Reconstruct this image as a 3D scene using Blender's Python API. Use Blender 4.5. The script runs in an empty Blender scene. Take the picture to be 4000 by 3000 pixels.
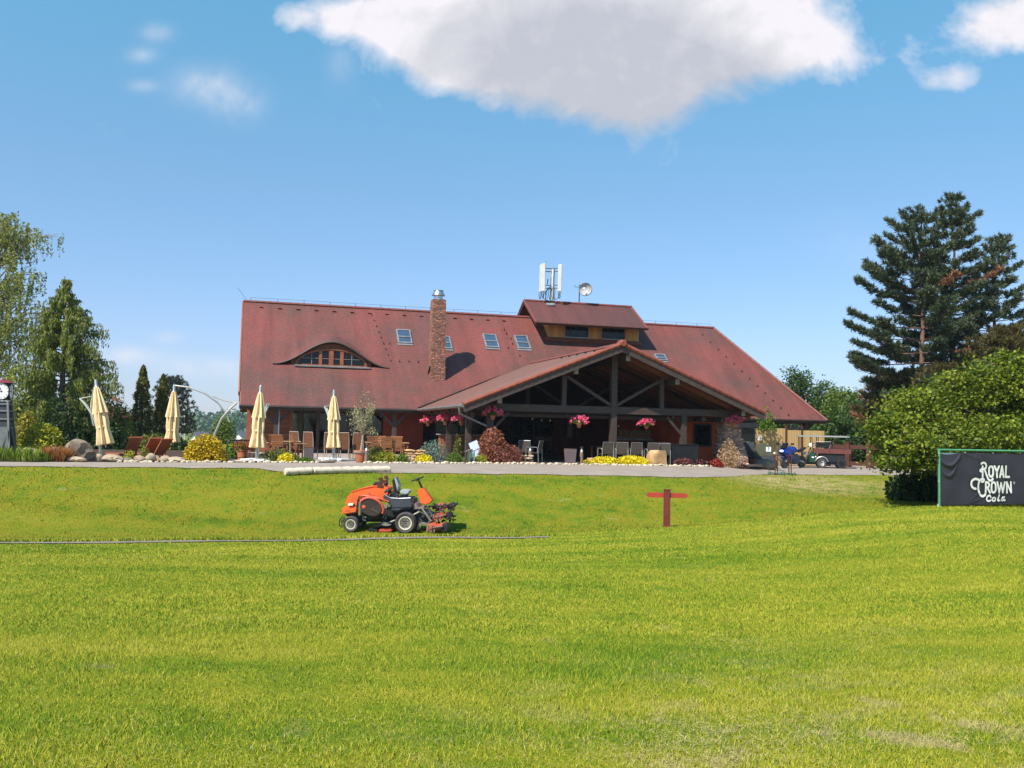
import bpy, bmesh, math, random
import numpy as np
from mathutils import Vector as V, Matrix as M
random.seed(11)
RNG = np.random.default_rng(11)
SC = bpy.context.scene
C = SC.collection
R = math.radians
# ------------------------------------------------------------------ camera
EYE, F = 1.35, 3600.0
cam = bpy.data.objects.new('camera', bpy.data.cameras.new('camera'))
C.objects.link(cam)
cam.data.sensor_width = 36.0
cam.data.lens = 36.0 * F / 4000.0
cam.data.clip_start = 0.1
cam.data.clip_end = 6000.0
CM = M.Translation((0, 0, EYE)) @ M.Rotation(R(90) + math.atan(180 / F), 4, 'X') @ M.Rotation(R(1.2), 4, 'Z')
cam.matrix_world = CM
SC.camera = cam
CR = CM.to_3x3()

def ray(px, py):
    d = CR @ V((px - 2000, -(py - 1500), -F))
    return d / d.y

def P(px, py, d):            # point seen at a pixel of the 4000x3000 photograph, d metres away
    return V((0, 0, EYE)) + ray(px, py) * d

def at(px, py, d):           # the ground under such a point
    p = P(px, py, d)
    return V((p.x, p.y, gz(p.x, p.y)))

def hit(px, py, p0, n):
    r = ray(px, py)
    k = (V(p0) - V((0, 0, EYE))).dot(n) / r.dot(n)
    return V((0, 0, EYE)) + r * k

# ------------------------------------------------------------------ terrain
CX = [-60, -17.9, -9.9, -4, 0, 2, 4.44, 5.75, 6.8, 7.85, 8.9, 11.2, 14, 18, 60]
CZ = [-1.40, -1.39, -1.38, -1.37, -1.35, -1.27, -1.13, -.99, -.84, -.67, -.58, -.46, -.40, -.38, -.3]
NX = [-60, -15.2, -8.2, -7.0, -3.8, 0, 5.2, 6.3, 8.0, 10.9, 13.2, 17.0, 60]
NY = [14, 27.4, 29.6, 28.6, 29.9, 30.8, 31.4, 31.5, 34.0, 39.1, 39.6, 40.7, 40.7]
NZ = [-.05, -.05, -.05, -.1, -.12, -.12, -.13, -.15, -.2, -.3, -.3, -.3, -.25]
FX = [-60, -16.2, -9.0, -4.8, 0, 7.4, 9.5, 12.5, 19, 60]
FY = [15, 29.1, 32.7, 34.6, 36.6, 38.2, 40.5, 45, 45, 45]
FZ = [0, 0, 0, 0, 0, 0, -.08, -.2, -.2, -.2]

def sstep(t):
    t = np.clip(t, 0, 1)
    return t * t * (3 - 2 * t)

def gzn(X, Y):
    X = np.asarray(X, float); Y = np.asarray(Y, float)
    zb = np.interp(X, CX, CZ)
    ys = np.where(X < 0, np.maximum(23.6 + .26 * X, 12), np.minimum(23.6 + .2 * X, 24.5))
    yn = np.interp(X, NX, NY); zn = np.interp(X, NX, NZ)
    yf = np.maximum(np.interp(X, FX, FY), yn + .5)
    s = np.clip(Y / ys, 0, 1)
    z0 = -.25
    front = z0 + (zb - z0) * (.8 * s + .2 * s * s)
    dip = .3 * sstep((X - 2.5) / 4) 
    ye = ys + 2.0
    zd = zb - dip
    mid = zb + (zd - zb) * sstep((Y - ys) / 2.0)
    t = np.clip((Y - ye) / np.maximum(yn - ye, .5), 0, 1)
    bank = zd + (zn - zd) * (.55 * t + .45 * sstep(t))
    zf = np.interp(X, FX, FZ)
    path = zn + (zf - zn) * np.clip((Y - yn) / (yf - yn), 0, 1)
    z = np.where(Y < ys, front, np.where(Y < ye, mid, np.where(Y < yn, bank, path)))
    z = z + .03 * np.sin(X * .9 + .3 * Y) * np.sin(Y * .7 + 1) * np.clip((yn - Y) / 6, 0, 1) * np.clip(Y / 6, 0, 1)
    z = z - 10 * sstep((Y - 66) / 130) + 14 * sstep((Y - 380) / 500)
    return z

def gz(x, y):
    return float(gzn(x, y))

# ------------------------------------------------------------------ object helpers
W = {}

def reg(o, parent, local):
    W[o.name] = (W[parent.name] if parent else M.Identity(4)) @ local
    return o

def tag(o, label, cat, group=None, kind=None):
    if label: o['label'] = label
    if cat: o['category'] = cat
    if group: o['group'] = group
    if kind: o['kind'] = kind
    return o

def thing(name, label, cat, loc=(0, 0, 0), rz=0, group=None):
    o = bpy.data.objects.new(name, None)
    o.empty_display_size = .2
    C.objects.link(o)
    o.location = loc; o.rotation_euler = (0, 0, rz)
    W[o.name] = M.Translation(loc) @ M.Rotation(rz, 4, 'Z')
    return tag(o, label, cat, group)

def link(name, me, mats, parent):
    for m in (mats if isinstance(mats, (list, tuple)) else [mats]):
        me.materials.append(m)
    o = bpy.data.objects.new(name, me)
    C.objects.link(o)
    if parent: o.parent = parent
    reg(o, parent, M.Identity(4))
    return o

def kids(o): return [c for c in C.objects if c.parent == o]

def dup(root, loc, rz=0, label=None, group=None, scale=None):
    r = root.copy(); C.objects.link(r)
    r.location = loc; r.rotation_euler = (0, 0, rz)
    if scale: r.scale = scale
    if label: r['label'] = label
    if group: r['group'] = group
    W[r.name] = M.Translation(loc) @ M.Rotation(rz, 4, 'Z')
    for ch in kids(root):
        c = ch.copy(); C.objects.link(c); c.parent = r; W[c.name] = W[r.name]
        for g in kids(ch):
            d = g.copy(); C.objects.link(d); d.parent = c; W[d.name] = W[r.name]
    return r

class MB:
    def __init__(s, T=None):
        s.v = []; s.f = []; s.m = []; s.T = T or M.Identity(4); s.g = []
    def add(s, vs, fs, mi=0):
        o = len(s.v); s.g.append((o, o + len(vs), len(s.f), len(s.f) + len(fs)))
        s.v += [tuple(s.T @ V(v)) for v in vs]
        s.f += [tuple(i + o for i in f) for f in fs]
        s.m += [mi] * len(fs)
        return s
    def box(s, c, d, rot=None, mi=0, top=1.0):
        x, y, z = d[0] / 2, d[1] / 2, d[2] / 2
        vs = [V((a * x * (top if e > 0 else 1), b * y * (top if e > 0 else 1), e * z)) for e in (-1, 1) for b in (-1, 1) for a in (-1, 1)]
        if rot is not None: vs = [rot @ v for v in vs]
        vs = [v + V(c) for v in vs]
        return s.add(vs, [(0, 2, 3, 1), (4, 5, 7, 6), (0, 1, 5, 4), (2, 6, 7, 3), (0, 4, 6, 2), (1, 3, 7, 5)], mi)
    def bb(s, x0, x1, y0, y1, z0, z1, mi=0):
        return s.box(((x0 + x1) / 2, (y0 + y1) / 2, (z0 + z1) / 2), (abs(x1 - x0), abs(y1 - y0), abs(z1 - z0)), mi=mi)
    def bar(s, a, b, w, h=None, mi=0, up=(0, 0, 1)):
        a = V(a); b = V(b); h = h or w
        d = (b - a); L = d.length
        if L < 1e-6: return s
        d /= L
        u = V(up)
        if abs(d.dot(u)) > .98: u = V((0, 1, 0))
        x = d.cross(u).normalized(); y = x.cross(d)
        q = [(-1, -1), (1, -1), (1, 1), (-1, 1)]
        vs = [a + x * (i * w / 2) + y * (j * h / 2) for i, j in q] + [b + x * (i * w / 2) + y * (j * h / 2) for i, j in q]
        return s.add(vs, [(3, 2, 1, 0), (4, 5, 6, 7), (0, 1, 5, 4), (1, 2, 6, 5), (2, 3, 7, 6), (3, 0, 4, 7)], mi)
    def tube(s, pts, r, n=8, mi=0):
        pts = [V(p) for p in pts]
        rs = r if isinstance(r, (list, tuple)) else [r] * len(pts)
        vs = []; fs = []
        u = None
        for i, p in enumerate(pts):
            d = (pts[min(i + 1, len(pts) - 1)] - pts[max(i - 1, 0)]).normalized()
            if u is None:
                u = d.cross(V((0, 0, 1)) if abs(d.z) < .95 else V((1, 0, 0))).normalized()
            else:
                u = (u - d * u.dot(d)).normalized()
            w = d.cross(u)
            for k in range(n):
                a = 2 * math.pi * k / n
                vs.append(p + (u * math.cos(a) + w * math.sin(a)) * rs[i])
        for i in range(len(pts) - 1):
            for k in range(n):
                k2 = (k + 1) % n
                fs.append((i * n + k, i * n + k2, (i + 1) * n + k2, (i + 1) * n + k))
        fs.append(tuple(range(n - 1, -1, -1)))
        fs.append(tuple((len(pts) - 1) * n + k for k in range(n)))
        return s.add(vs, fs, mi)
    def lathe(s, prof, c=(0, 0, 0), n=16, mi=0, axis='Z', star=0, sn=8, cap=True):
        vs = []; fs = []
        for r, z in prof:
            for k in range(n):
                a = 2 * math.pi * k / n
                rr = r * (1 + star * math.cos(sn * a))
                p = (rr * math.cos(a), rr * math.sin(a), z)
                if axis == 'Y': p = (p[0], z, p[1])
                if axis == 'X': p = (z, p[0], p[1])
                vs.append(V(p) + V(c))
        for i in range(len(prof) - 1):
            for k in range(n):
                k2 = (k + 1) % n
                fs.append((i * n + k, i * n + k2, (i + 1) * n + k2, (i + 1) * n + k))
        if cap:
            fs.append(tuple(range(n - 1, -1, -1)))
            fs.append(tuple((len(prof) - 1) * n + k for k in range(n)))
        return s.add(vs, fs, mi)
    def prism(s, poly, y0, y1, mi=0, ax='Y', taper=1.0):
        n = len(poly)
        cx = sum(p[0] for p in poly) / n; cz = sum(p[1] for p in poly) / n
        def g(p, y): return (p[0], y, p[1]) if ax == 'Y' else ((y, p[0], p[1]) if ax == 'X' else (p[0], p[1], y))
        q = [(cx + (p[0] - cx) * taper, cz + (p[1] - cz) * taper) for p in poly]
        vs = [g(p, y0) for p in poly] + [g(p, y1) for p in q]
        fs = [tuple(range(n - 1, -1, -1)), tuple(range(n, 2 * n))] + [(i, (i + 1) % n, n + (i + 1) % n, n + i) for i in range(n)]
        return s.add(vs, fs, mi)
    def ball(s, c, r, sub=2, mi=0, rough=0, seed=0, flat=False):
        bm = bmesh.new(); bmesh.ops.create_icosphere(bm, subdivisions=sub, radius=1)
        rr = random.Random(seed)
        off = [V((rr.uniform(-1, 1), rr.uniform(-1, 1), rr.uniform(-1, 1))).normalized() for _ in range(9)]
        amp = [rr.uniform(.2, 1) for _ in range(9)]
        vs = []
        for v in bm.verts:
            d = v.co.normalized(); k = 1.0
            if rough:
                for o_, a_ in zip(off, amp):
                    q = d.dot(o_)
                    if q > .55: k -= rough * a_ * (q - .55)
                k += rough * .12 * rr.uniform(-1, 1)
            p = d * k
            vs.append(V((p.x * r[0], p.y * r[1], p.z * r[2])) + V(c))
        fs = [tuple(v.index for v in f.verts) for f in bm.faces]
        bm.free()
        return s.add(vs, fs, mi)
    def build(s, name, mats, parent=None, world=False, smooth=False, bevel=0, ang=35):
        vs = s.v
        if world and parent:
            I = W[parent.name].inverted(); vs = [tuple(I @ V(v)) for v in vs]
        me = bpy.data.meshes.new(name)
        me.from_pydata(vs, [], s.f)
        me.polygons.foreach_set('material_index', s.m)
        bm = bmesh.new(); bm.from_mesh(me)
        bmesh.ops.recalc_face_normals(bm, faces=bm.faces)
        if bevel:
            es = [e for e in bm.edges if len(e.link_faces) == 2 and e.calc_face_angle(0) > R(30)]
            try: bmesh.ops.bevel(bm, geom=es, offset=bevel, segments=2, affect='EDGES', clamp_overlap=True)
            except Exception: pass
        if smooth or bevel:
            for f in bm.faces: f.smooth = True
            for e in bm.edges:
                if len(e.link_faces) == 2: e.smooth = e.calc_face_angle(0) < R(ang)
        bm.to_mesh(me); bm.free()
        return link(name, me, mats, parent)

def build_each(mb, name, mats, parent, **kw):
    for v0, v1, f0, f1 in mb.g:
        p = MB(); p.v = mb.v[v0:v1]; p.f = [tuple(i - v0 for i in f) for f in mb.f[f0:f1]]; p.m = mb.m[f0:f1]
        p.build(name, mats, parent, **kw)

def arr_mesh(name, A, mats, parent=None, world=False, uv=None, smooth=False):
    """A: (N,k,3) separate polygons"""
    A = np.asarray(A, np.float32)
    N, k, _ = A.shape
    v = A.reshape(-1, 3)
    if world and parent:
        I = np.array(W[parent.name].inverted())
        v = v @ I[:3, :3].T + I[:3, 3]
    me = bpy.data.meshes.new(name)
    me.vertices.add(N * k); me.loops.add(N * k); me.polygons.add(N)
    me.vertices.foreach_set('co', np.ascontiguousarray(v, np.float32).ravel())
    me.loops.foreach_set('vertex_index', np.arange(N * k, dtype=np.int32))
    me.polygons.foreach_set('loop_start', np.arange(0, N * k, k, dtype=np.int32))
    me.polygons.foreach_set('loop_total', np.full(N, k, np.int32))
    me.update(calc_edges=True)
    return link(name, me, mats, parent)

def grid_mesh(name, G, UV, mats, parent=None, keep=None, smooth=True):
    """G: (n,m,3) points, UV: (n,m,2)"""
    n, m, _ = G.shape
    idx = np.arange(n * m).reshape(n, m)
    q = np.stack([idx[:-1, :-1], idx[:-1, 1:], idx[1:, 1:], idx[1:, :-1]], -1).reshape(-1, 4)
    if keep is not None: q = q[keep.ravel()]
    me = bpy.data.meshes.new(name)
    me.from_pydata([tuple(p) for p in G.reshape(-1, 3)], [], [tuple(int(i) for i in f) for f in q])
    if UV is not None:
        ul = me.uv_layers.new(name='uv')
        fl = UV.reshape(-1, 2)
        li = np.empty(len(me.loops), np.int32); me.loops.foreach_get('vertex_index', li)
        ul.data.foreach_set('uv', fl[li].astype(np.float32).ravel())
    if smooth: me.polygons.foreach_set('use_smooth', [True] * len(me.polygons))
    me.update()
    return link(name, me, mats, parent)

# ------------------------------------------------------------------ materials
def newmat(n):
    m = bpy.data.materials.new(n); m.use_nodes = True
    nt = m.node_tree
    return m, nt, nt.nodes, nt.links, nt.nodes['Principled BSDF']

def rgb(c): return (c[0], c[1], c[2], 1)

def noise(N, L, vec, scale, detail=4, rough=.55, dist=0):
    t = N.new('ShaderNodeTexNoise')
    t.inputs['Scale'].default_value = scale; t.inputs['Detail'].default_value = detail
    t.inputs['Roughness'].default_value = rough; t.inputs['Distortion'].default_value = dist
    if vec is not None: L.new(vec, t.inputs['Vector'])
    return t.outputs['Fac']

def ramp(N, L, fac, stops, interp='LINEAR'):
    r = N.new('ShaderNodeValToRGB')
    r.color_ramp.interpolation = interp
    e = r.color_ramp.elements
    while len(e) < len(stops): e.new(.5)
    for i, (p, c) in enumerate(stops):
        e[i].position = p; e[i].color = rgb(c) if not isinstance(c, (int, float)) else (c, c, c, 1)
    L.new(fac, r.inputs['Fac'])
    return r.outputs['Color']

def mix(N, L, fac, a, b, mode='MIX'):
    x = N.new('ShaderNodeMix'); x.data_type = 'RGBA'; x.blend_type = mode
    for k, v in ((0, fac), (6, a), (7, b)):
        if isinstance(v, (int, float)): x.inputs[k].default_value = v
        elif isinstance(v, tuple): x.inputs[k].default_value = rgb(v)
        else: L.new(v, x.inputs[k])
    return x.outputs[2]

def math_(N, L, op, a, b=0.0, c=0.0, clamp=False):
    x = N.new('ShaderNodeMath'); x.operation = op; x.use_clamp = clamp
    for k, v in enumerate((a, b, c)):
        if isinstance(v, (int, float)): x.inputs[k].default_value = v
        else: L.new(v, x.inputs[k])
    return x.outputs[0]

def bump(N, L, h, strength, dist, bs):
    b = N.new('ShaderNodeBump'); b.inputs['Strength'].default_value = strength; b.inputs['Distance'].default_value = dist
    L.new(h, b.inputs['Height']); L.new(b.outputs['Normal'], bs.inputs['Normal'])

def mat(n, c, rough=.6, c2=None, ns=3.0, spec=.4, metal=0, bmp=0, bsc=25, str_=(1, 1, 1), coat=0, lo=.35, hi=.65):
    m, nt, N, L, B = newmat(n)
    B.inputs['Roughness'].default_value = rough
    B.inputs['Metallic'].default_value = metal
    B.inputs['Specular IOR Level'].default_value = spec
    B.inputs['Coat Weight'].default_value = coat
    tc = N.new('ShaderNodeTexCoord')
    mp = N.new('ShaderNodeMapping'); mp.inputs['Scale'].default_value = str_
    L.new(tc.outputs['Object'], mp.inputs['Vector'])
    vec = mp.outputs['Vector']
    c2 = c2 or tuple(min(1, k * .72) for k in c)
    f = noise(N, L, vec, ns, 5, .6)
    L.new(ramp(N, L, f, [(lo, c2), (hi, c)]), B.inputs['Base Color'])
    if rough < .95:
        g = noise(N, L, vec, ns * 2.3, 3)
        rr = N.new('ShaderNodeMapRange'); rr.inputs['To Min'].default_value = max(0, rough - .08); rr.inputs['To Max'].default_value = min(1, rough + .1)
        L.new(g, rr.inputs['Value']); L.new(rr.outputs[0], B.inputs['Roughness'])
    if bmp: bump(N, L, noise(N, L, vec, bsc, 6, .65), bmp, .02, B)
    return m

def leafmat(n, dark, light, trans=.35, rough=.55, ns=1.2, spec=.3, upn=0.0):
    m, nt, N, L, B = newmat(n)
    g = N.new('ShaderNodeNewGeometry')
    f = noise(N, L, g.outputs['Position'], ns, 3)
    s = math_(N, L, 'ADD', math_(N, L, 'MULTIPLY', g.outputs['Random Per Island'], .65), math_(N, L, 'MULTIPLY', f, .7))
    s = math_(N, L, 'SUBTRACT', s, .17)
    col = ramp(N, L, s, [(.15, dark), (.85, light)])
    L.new(col, B.inputs['Base Color'])
    B.inputs['Roughness'].default_value = rough
    B.inputs['Specular IOR Level'].default_value = spec
    T = N.new('ShaderNodeBsdfTranslucent')
    L.new(mix(N, L, 1.0, col, (1.0, .95, .45), 'MULTIPLY'), T.inputs['Color'])
    X = N.new('ShaderNodeMixShader'); X.inputs[0].default_value = trans
    L.new(B.outputs[0], X.inputs[1]); L.new(T.outputs[0], X.inputs[2])
    L.new(X.outputs[0], N['Material Output'].inputs['Surface'])
    if upn:
        vm = N.new('ShaderNodeMix'); vm.data_type = 'VECTOR'; vm.inputs[0].default_value = upn
        L.new(g.outputs['Normal'], vm.inputs[4]); vm.inputs[5].default_value = (0, 0, 1)
        L.new(vm.outputs[1], B.inputs['Normal'])
    return m

def glassmat(n, tint=(.9, .95, .93), refl=.5):
    m, nt, N, L, B = newmat(n)
    t = N.new('ShaderNodeBsdfTransparent'); t.inputs['Color'].default_value = rgb(tint)
    g = N.new('ShaderNodeBsdfGlossy'); g.inputs['Roughness'].default_value = .03
    fr = N.new('ShaderNodeFresnel'); fr.inputs['IOR'].default_value = 1.5
    X = N.new('ShaderNodeMixShader')
    L.new(math_(N, L, 'ADD', math_(N, L, 'MULTIPLY', fr.outputs[0], 1.0), refl * .1), X.inputs[0])
    L.new(t.outputs[0], X.inputs[1]); L.new(g.outputs[0], X.inputs[2])
    L.new(X.outputs[0], N['Material Output'].inputs['Surface'])
    return m

def planks(n, c, c2, scale=6.0, axis=2, rough=.7):
    """board cladding: narrow dark joints across one axis"""
    m, nt, N, L, B = newmat(n)
    tc = N.new('ShaderNodeTexCoord')
    sx = N.new('ShaderNodeSeparateXYZ'); L.new(tc.outputs['Object'], sx.inputs[0])
    k = math_(N, L, 'MULTIPLY', sx.outputs[axis], scale)
    fr = math_(N, L, 'FRACT', k)
    idn = math_(N, L, 'FLOOR', k)
    wn = N.new('ShaderNodeTexWhiteNoise'); wn.noise_dimensions = '1D'; L.new(idn, wn.inputs['W'])
    grain = N.new('ShaderNodeMapping'); sc = [9, 9, 9]; sc[axis] = 40
    if axis == 2: sc = [2, 2, 30]
    else: sc = [30, 30, 2]
    grain.inputs['Scale'].default_value = sc; L.new(tc.outputs['Object'], grain.inputs['Vector'])
    f = noise(N, L, grain.outputs[0], 1, 4, .6)
    mixf = math_(N, L, 'ADD', math_(N, L, 'MULTIPLY', wn.outputs['Value'], .55), math_(N, L, 'MULTIPLY', f, .6))
    col = ramp(N, L, mixf, [(.2, c2), (.8, c)])
    gap = math_(N, L, 'LESS_THAN', fr, .07)
    col = mix(N, L, gap, col, tuple(k_ * .25 for k_ in c2))
    L.new(col, B.inputs['Base Color']); B.inputs['Roughness'].default_value = rough
    bump(N, L, math_(N, L, 'SUBTRACT', 1.0, gap), .5, .01, B)
    return m
# ------------------------------------------------------------------ ground
def grasscol(N, L, isl=0.0):
    g = N.new('ShaderNodeNewGeometry')
    pos = g.outputs['Position']
    mp = N.new('ShaderNodeMapping'); mp.inputs['Scale'].default_value = (.32, 1.35, 1); mp.inputs['Rotation'].default_value = (0, 0, -.30)
    L.new(pos, mp.inputs['Vector'])
    big = noise(N, L, mp.outputs[0], .5, 5, .62, .4)
    med = noise(N, L, pos, 1.7, 5, .62)
    f = math_(N, L, 'ADD', math_(N, L, 'MULTIPLY', big, .75), math_(N, L, 'MULTIPLY', med, .35))
    if isl:
        f = math_(N, L, 'ADD', f, math_(N, L, 'MULTIPLY', math_(N, L, 'SUBTRACT', g.outputs['Random Per Island'], .5), isl))
    col = ramp(N, L, f, [(.39, G_DARK), (.51, G_MID), (.60, G_YEL), (.75, G_PALE)])
    # the bank behind the mower is sunburnt and yellower
    sx = N.new('ShaderNodeSeparateXYZ'); L.new(pos, sx.inputs[0])
    # the bank is rougher turf than the mown lawn: from the swale line backwards
    ysw = math_(N, L, 'ADD', math_(N, L, 'MULTIPLY', math_(N, L, 'MINIMUM', sx.outputs[0], 2.0), .26), 23.3)
    bankf = math_(N, L, 'MULTIPLY', math_(N, L, 'SUBTRACT', sx.outputs[1], ysw), 1.2, clamp=True)
    bcol = mix(N, L, math_(N, L, 'MULTIPLY', math_(N, L, 'SUBTRACT', med, .42), 4.5, clamp=True), mix(N, L, .5, col, (.10, .155, .008)), (.25, .225, .014))
    col = mix(N, L, math_(N, L, 'MULTIPLY', bankf, .8), col, bcol)
    # dry patches
    dry = noise(N, L, pos, 1.15, 5, .62, .3)
    thr = math_(N, L, 'MULTIPLY', math_(N, L, 'SUBTRACT', dry, .64), 7.0, clamp=True)
    vd = N.new('ShaderNodeVectorMath'); vd.operation = 'DISTANCE'
    sc = N.new('ShaderNodeMapping'); sc.inputs['Scale'].default_value = (.26, .24, .24); L.new(pos, sc.inputs['Vector'])
    L.new(sc.outputs[0], vd.inputs[0]); vd.inputs[1].default_value = (11.0 * .26, 35.5 * .24, 0)
    p2 = math_(N, L, 'MULTIPLY', math_(N, L, 'SUBTRACT', 1.25, vd.outputs['Value']), 1.3, clamp=True)
    p2 = math_(N, L, 'MULTIPLY', p2, math_(N, L, 'MULTIPLY', math_(N, L, 'SUBTRACT', med, .36), 4.0, clamp=True))
    # worn turf in front, to the right
    vd2 = N.new('ShaderNodeVectorMath'); vd2.operation = 'DISTANCE'
    L.new(pos, vd2.inputs[0]); vd2.inputs[1].default_value = (2.6, 5.0, 0)
    near = math_(N, L, 'MULTIPLY', math_(N, L, 'SUBTRACT', 3.8, vd2.outputs['Value']), .3, clamp=True)
    fine = noise(N, L, pos, 2.2, 5, .65, .4)
    p3 = math_(N, L, 'MULTIPLY', near, math_(N, L, 'MULTIPLY', math_(N, L, 'SUBTRACT', fine, .50), 7.0, clamp=True))
    allp = math_(N, L, 'MAXIMUM', math_(N, L, 'MAXIMUM', math_(N, L, 'MULTIPLY', thr, .7), math_(N, L, 'MULTIPLY', p2, .95)), math_(N, L, 'MULTIPLY', p3, .8))
    col = mix(N, L, allp, col, G_STRAW)
    return col, g

G_DARK = (.115, .21, .010); G_MID = (.235, .288, .016); G_YEL = (.325, .325, .020); G_PALE = (.43, .39, .05)
G_BANK = (.17, .185, .007); G_STRAW = (.46, .37, .17)

m, nt, N, L, B = newmat('lawn_ground')
col, g = grasscol(N, L)
col = mix(N, L, 1.0, col, (.72, .72, .7), 'MULTIPLY')
L.new(col, B.inputs['Base Color']); B.inputs['Roughness'].default_value = .95; B.inputs['Specular IOR Level'].default_value = .1
bump(N, L, noise(N, L, g.outputs['Position'], 26, 5, .7), .9, .05, B)
M_lawn = m
m, nt, N, L, B = newmat('grass_blades')
col, g = grasscol(N, L, .55)
L.new(col, B.inputs['Base Color']); B.inputs['Roughness'].default_value = .6; B.inputs['Specular IOR Level'].default_value = .12
T = N.new('ShaderNodeBsdfTranslucent'); L.new(col, T.inputs['Color'])
vm = N.new('ShaderNodeMix'); vm.data_type = 'VECTOR'; vm.inputs[0].default_value = .55
L.new(g.outputs['Normal'], vm.inputs[4]); vm.inputs[5].default_value = (0, 0, 1)
L.new(vm.outputs[1], B.inputs['Normal'])
X = N.new('ShaderNodeMixShader'); X.inputs[0].default_value = .3
L.new(B.outputs[0], X.inputs[1]); L.new(T.outputs[0], X.inputs[2]); L.new(X.outputs[0], N['Material Output'].inputs['Surface'])
M_blade = m

xs = np.concatenate([np.array([-900, -600, -400, -200, -110, -70, -50, -40, -33]), np.arange(-28, 28.01, .4), np.array([33, 40, 50, 70, 110, 200, 400, 600, 900])])
ys = np.concatenate([np.array([-60, -25, -10, -4]), np.arange(-2, 50.01, .4), np.array([53, 57, 61, 65, 70, 76, 84, 95, 110, 130, 155, 190, 240, 300, 380, 480, 600, 750, 900])])
XX, YY = np.meshgrid(xs, ys)
G = np.stack([XX, YY, gzn(XX, YY)], -1)
tag(grid_mesh('ground', G, None, M_lawn), None, None, kind='structure')

def strip(name, X, Y0, Y1, n, m, lift=.015, kind='structure'):
    G = np.zeros((n + 1, len(X), 3))
    for i in range(n + 1):
        a = i / n
        Y = Y0 * (1 - a) + Y1 * a
        G[i] = np.stack([X, Y, gzn(X, Y) + lift], -1)
    return tag(grid_mesh(name, G, None, m), None, None, kind=kind)

M_path = mat('path_asphalt', (.30, .245, .205), .9, (.24, .195, .165), ns=1.1, spec=.2, bmp=.35, bsc=60)
M_lowpath = mat('cart_path_concrete', (.22, .185, .15), .9, (.165, .14, .115), ns=2, spec=.2, bmp=.3, bsc=60)
M_pave = mat('terrace_paving', (.33, .265, .22), .9, (.26, .21, .175), ns=1.5, spec=.2, bmp=.3, bsc=40)
M_soil = mat('bark_mulch', (.10, .065, .045), .95, (.035, .024, .018), ns=9, spec=.1, bmp=.9, bsc=50)
X = np.arange(-42, 22, .4)
wob = .08 * np.sin(X * 2.1) + .06 * np.sin(X * 5.3 + 1)
strip('path', X, np.interp(X, NX, NY) + wob, np.maximum(np.interp(X, FX, FY), np.interp(X, NX, NY) + .5), 10, M_path)
X = np.arange(-45, 1.4, .4)
strip('cart_path', X, np.maximum(22.72 + .26 * X, 11) + .03 * np.sin(X * 3) + .025 * np.sin(X * 7.3), np.maximum(23.25 + .26 * X, 11.7), 3, M_lowpath, .02)
X = np.arange(-13.5, 22.1, .5)
strip('terrace', X, np.interp(X, FX, FY) + .05, np.full(len(X), 64.0), 20, M_pave, .01)
for x0, x1, dep in ((-20, -9.1, 1.4), (-9.2, -6.4, 1.0), (-4.9, -.3, 1.0), (1.3, 10.6, 1.0)):
    X = np.arange(x0, x1, .3)
    strip('flower_bed', X, np.interp(X, FX, FY) + .02, np.interp(X, FX, FY) + dep + .15 * np.sin(X * 2.2), 3, M_soil, .035)

# pale pebbles edging the beds: too many to count
M_peb = mat('pale_pebbles', (.62, .52, .38), .85, (.42, .34, .24), ns=7, bmp=.3)
mb = MB()
rr = random.Random(5)
for x0, x1 in ((-13, -7.0), (-5.4, 1.0), (1.3, 9.6)):
    x = x0
    while x < x1:
        s = rr.uniform(.06, .12)
        y = float(np.interp(x, FX, FY)) + rr.uniform(-.05, .06)
        mb.ball((x, y, gz(x, y) + s * .35), (s * 1.25, s, s * .62), 1, rough=.5, seed=rr.random())
        x += s * rr.uniform(1.0, 2.1)
tag(mb.build('pebble_edging', M_peb, smooth=True), 'pale pebbles edging the flower beds along the path', 'pebbles', kind='stuff')

# mown grass
TF = [(.05, math.cos(q_) * k_, math.sin(q_) * k_, q_ * 7) for q_, k_ in [(i_ * 2.4, 1.3 * 1.62 ** (i_ % 7)) for i_ in range(14)]]
def blades(n, Y0, Y1, h, w, margin=2.3, pw=1.0, jit=None, xr=None):
    Y = Y0 + (Y1 - Y0) * RNG.random(n) ** pw
    hw = .585 * Y + margin
    X = (RNG.random(n) * 2 - 1) * hw
    if xr: X = RNG.uniform(xr[0], xr[1], n)
    yn = np.interp(X, NX, NY)
    lp = 22.92 + .26 * X
    ok = (Y < yn + .06) & ~((np.abs(Y - lp) < .25 + .04 * np.sin(X * 5.1)) & (X < .8))
    X, Y = X[ok], Y[ok]; n = len(X)
    Z = gzn(X, Y) - .004
    # tufty height
    tuft = .85 + sum(a_ * np.sin(X * kx + Y * ky + p_) for a_, kx, ky, p_ in TF)
    H = h * tuft * RNG.uniform(.55, 1.35, n)
    a = RNG.uniform(0, 2 * np.pi, n); b = RNG.uniform(0, 2 * np.pi, n)
    ln = RNG.uniform(.1, 1.0, n) * H
    wx = np.cos(a) * w * RNG.uniform(.6, 1.3, n); wy = np.sin(a) * w * RNG.uniform(.6, 1.3, n)
    A = np.zeros((n, 3, 3), np.float32)
    A[:, 0] = np.stack([X - wx, Y - wy, Z], -1)
    A[:, 1] = np.stack([X + wx, Y + wy, Z], -1)
    A[:, 2] = np.stack([X + np.cos(b) * ln, Y + np.sin(b) * ln, Z + H], -1)
    return A

A = np.concatenate([
    blades(300000, 3.4, 9.5, .036, .0034, pw=1.3),
    blades(240000, 9, 17, .034, .006),
    blades(150000, 16, 25, .034, .010),
    blades(130000, 24, 44, .045, .016),
    blades(5000, 24, 44, .07, .02),
])
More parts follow.
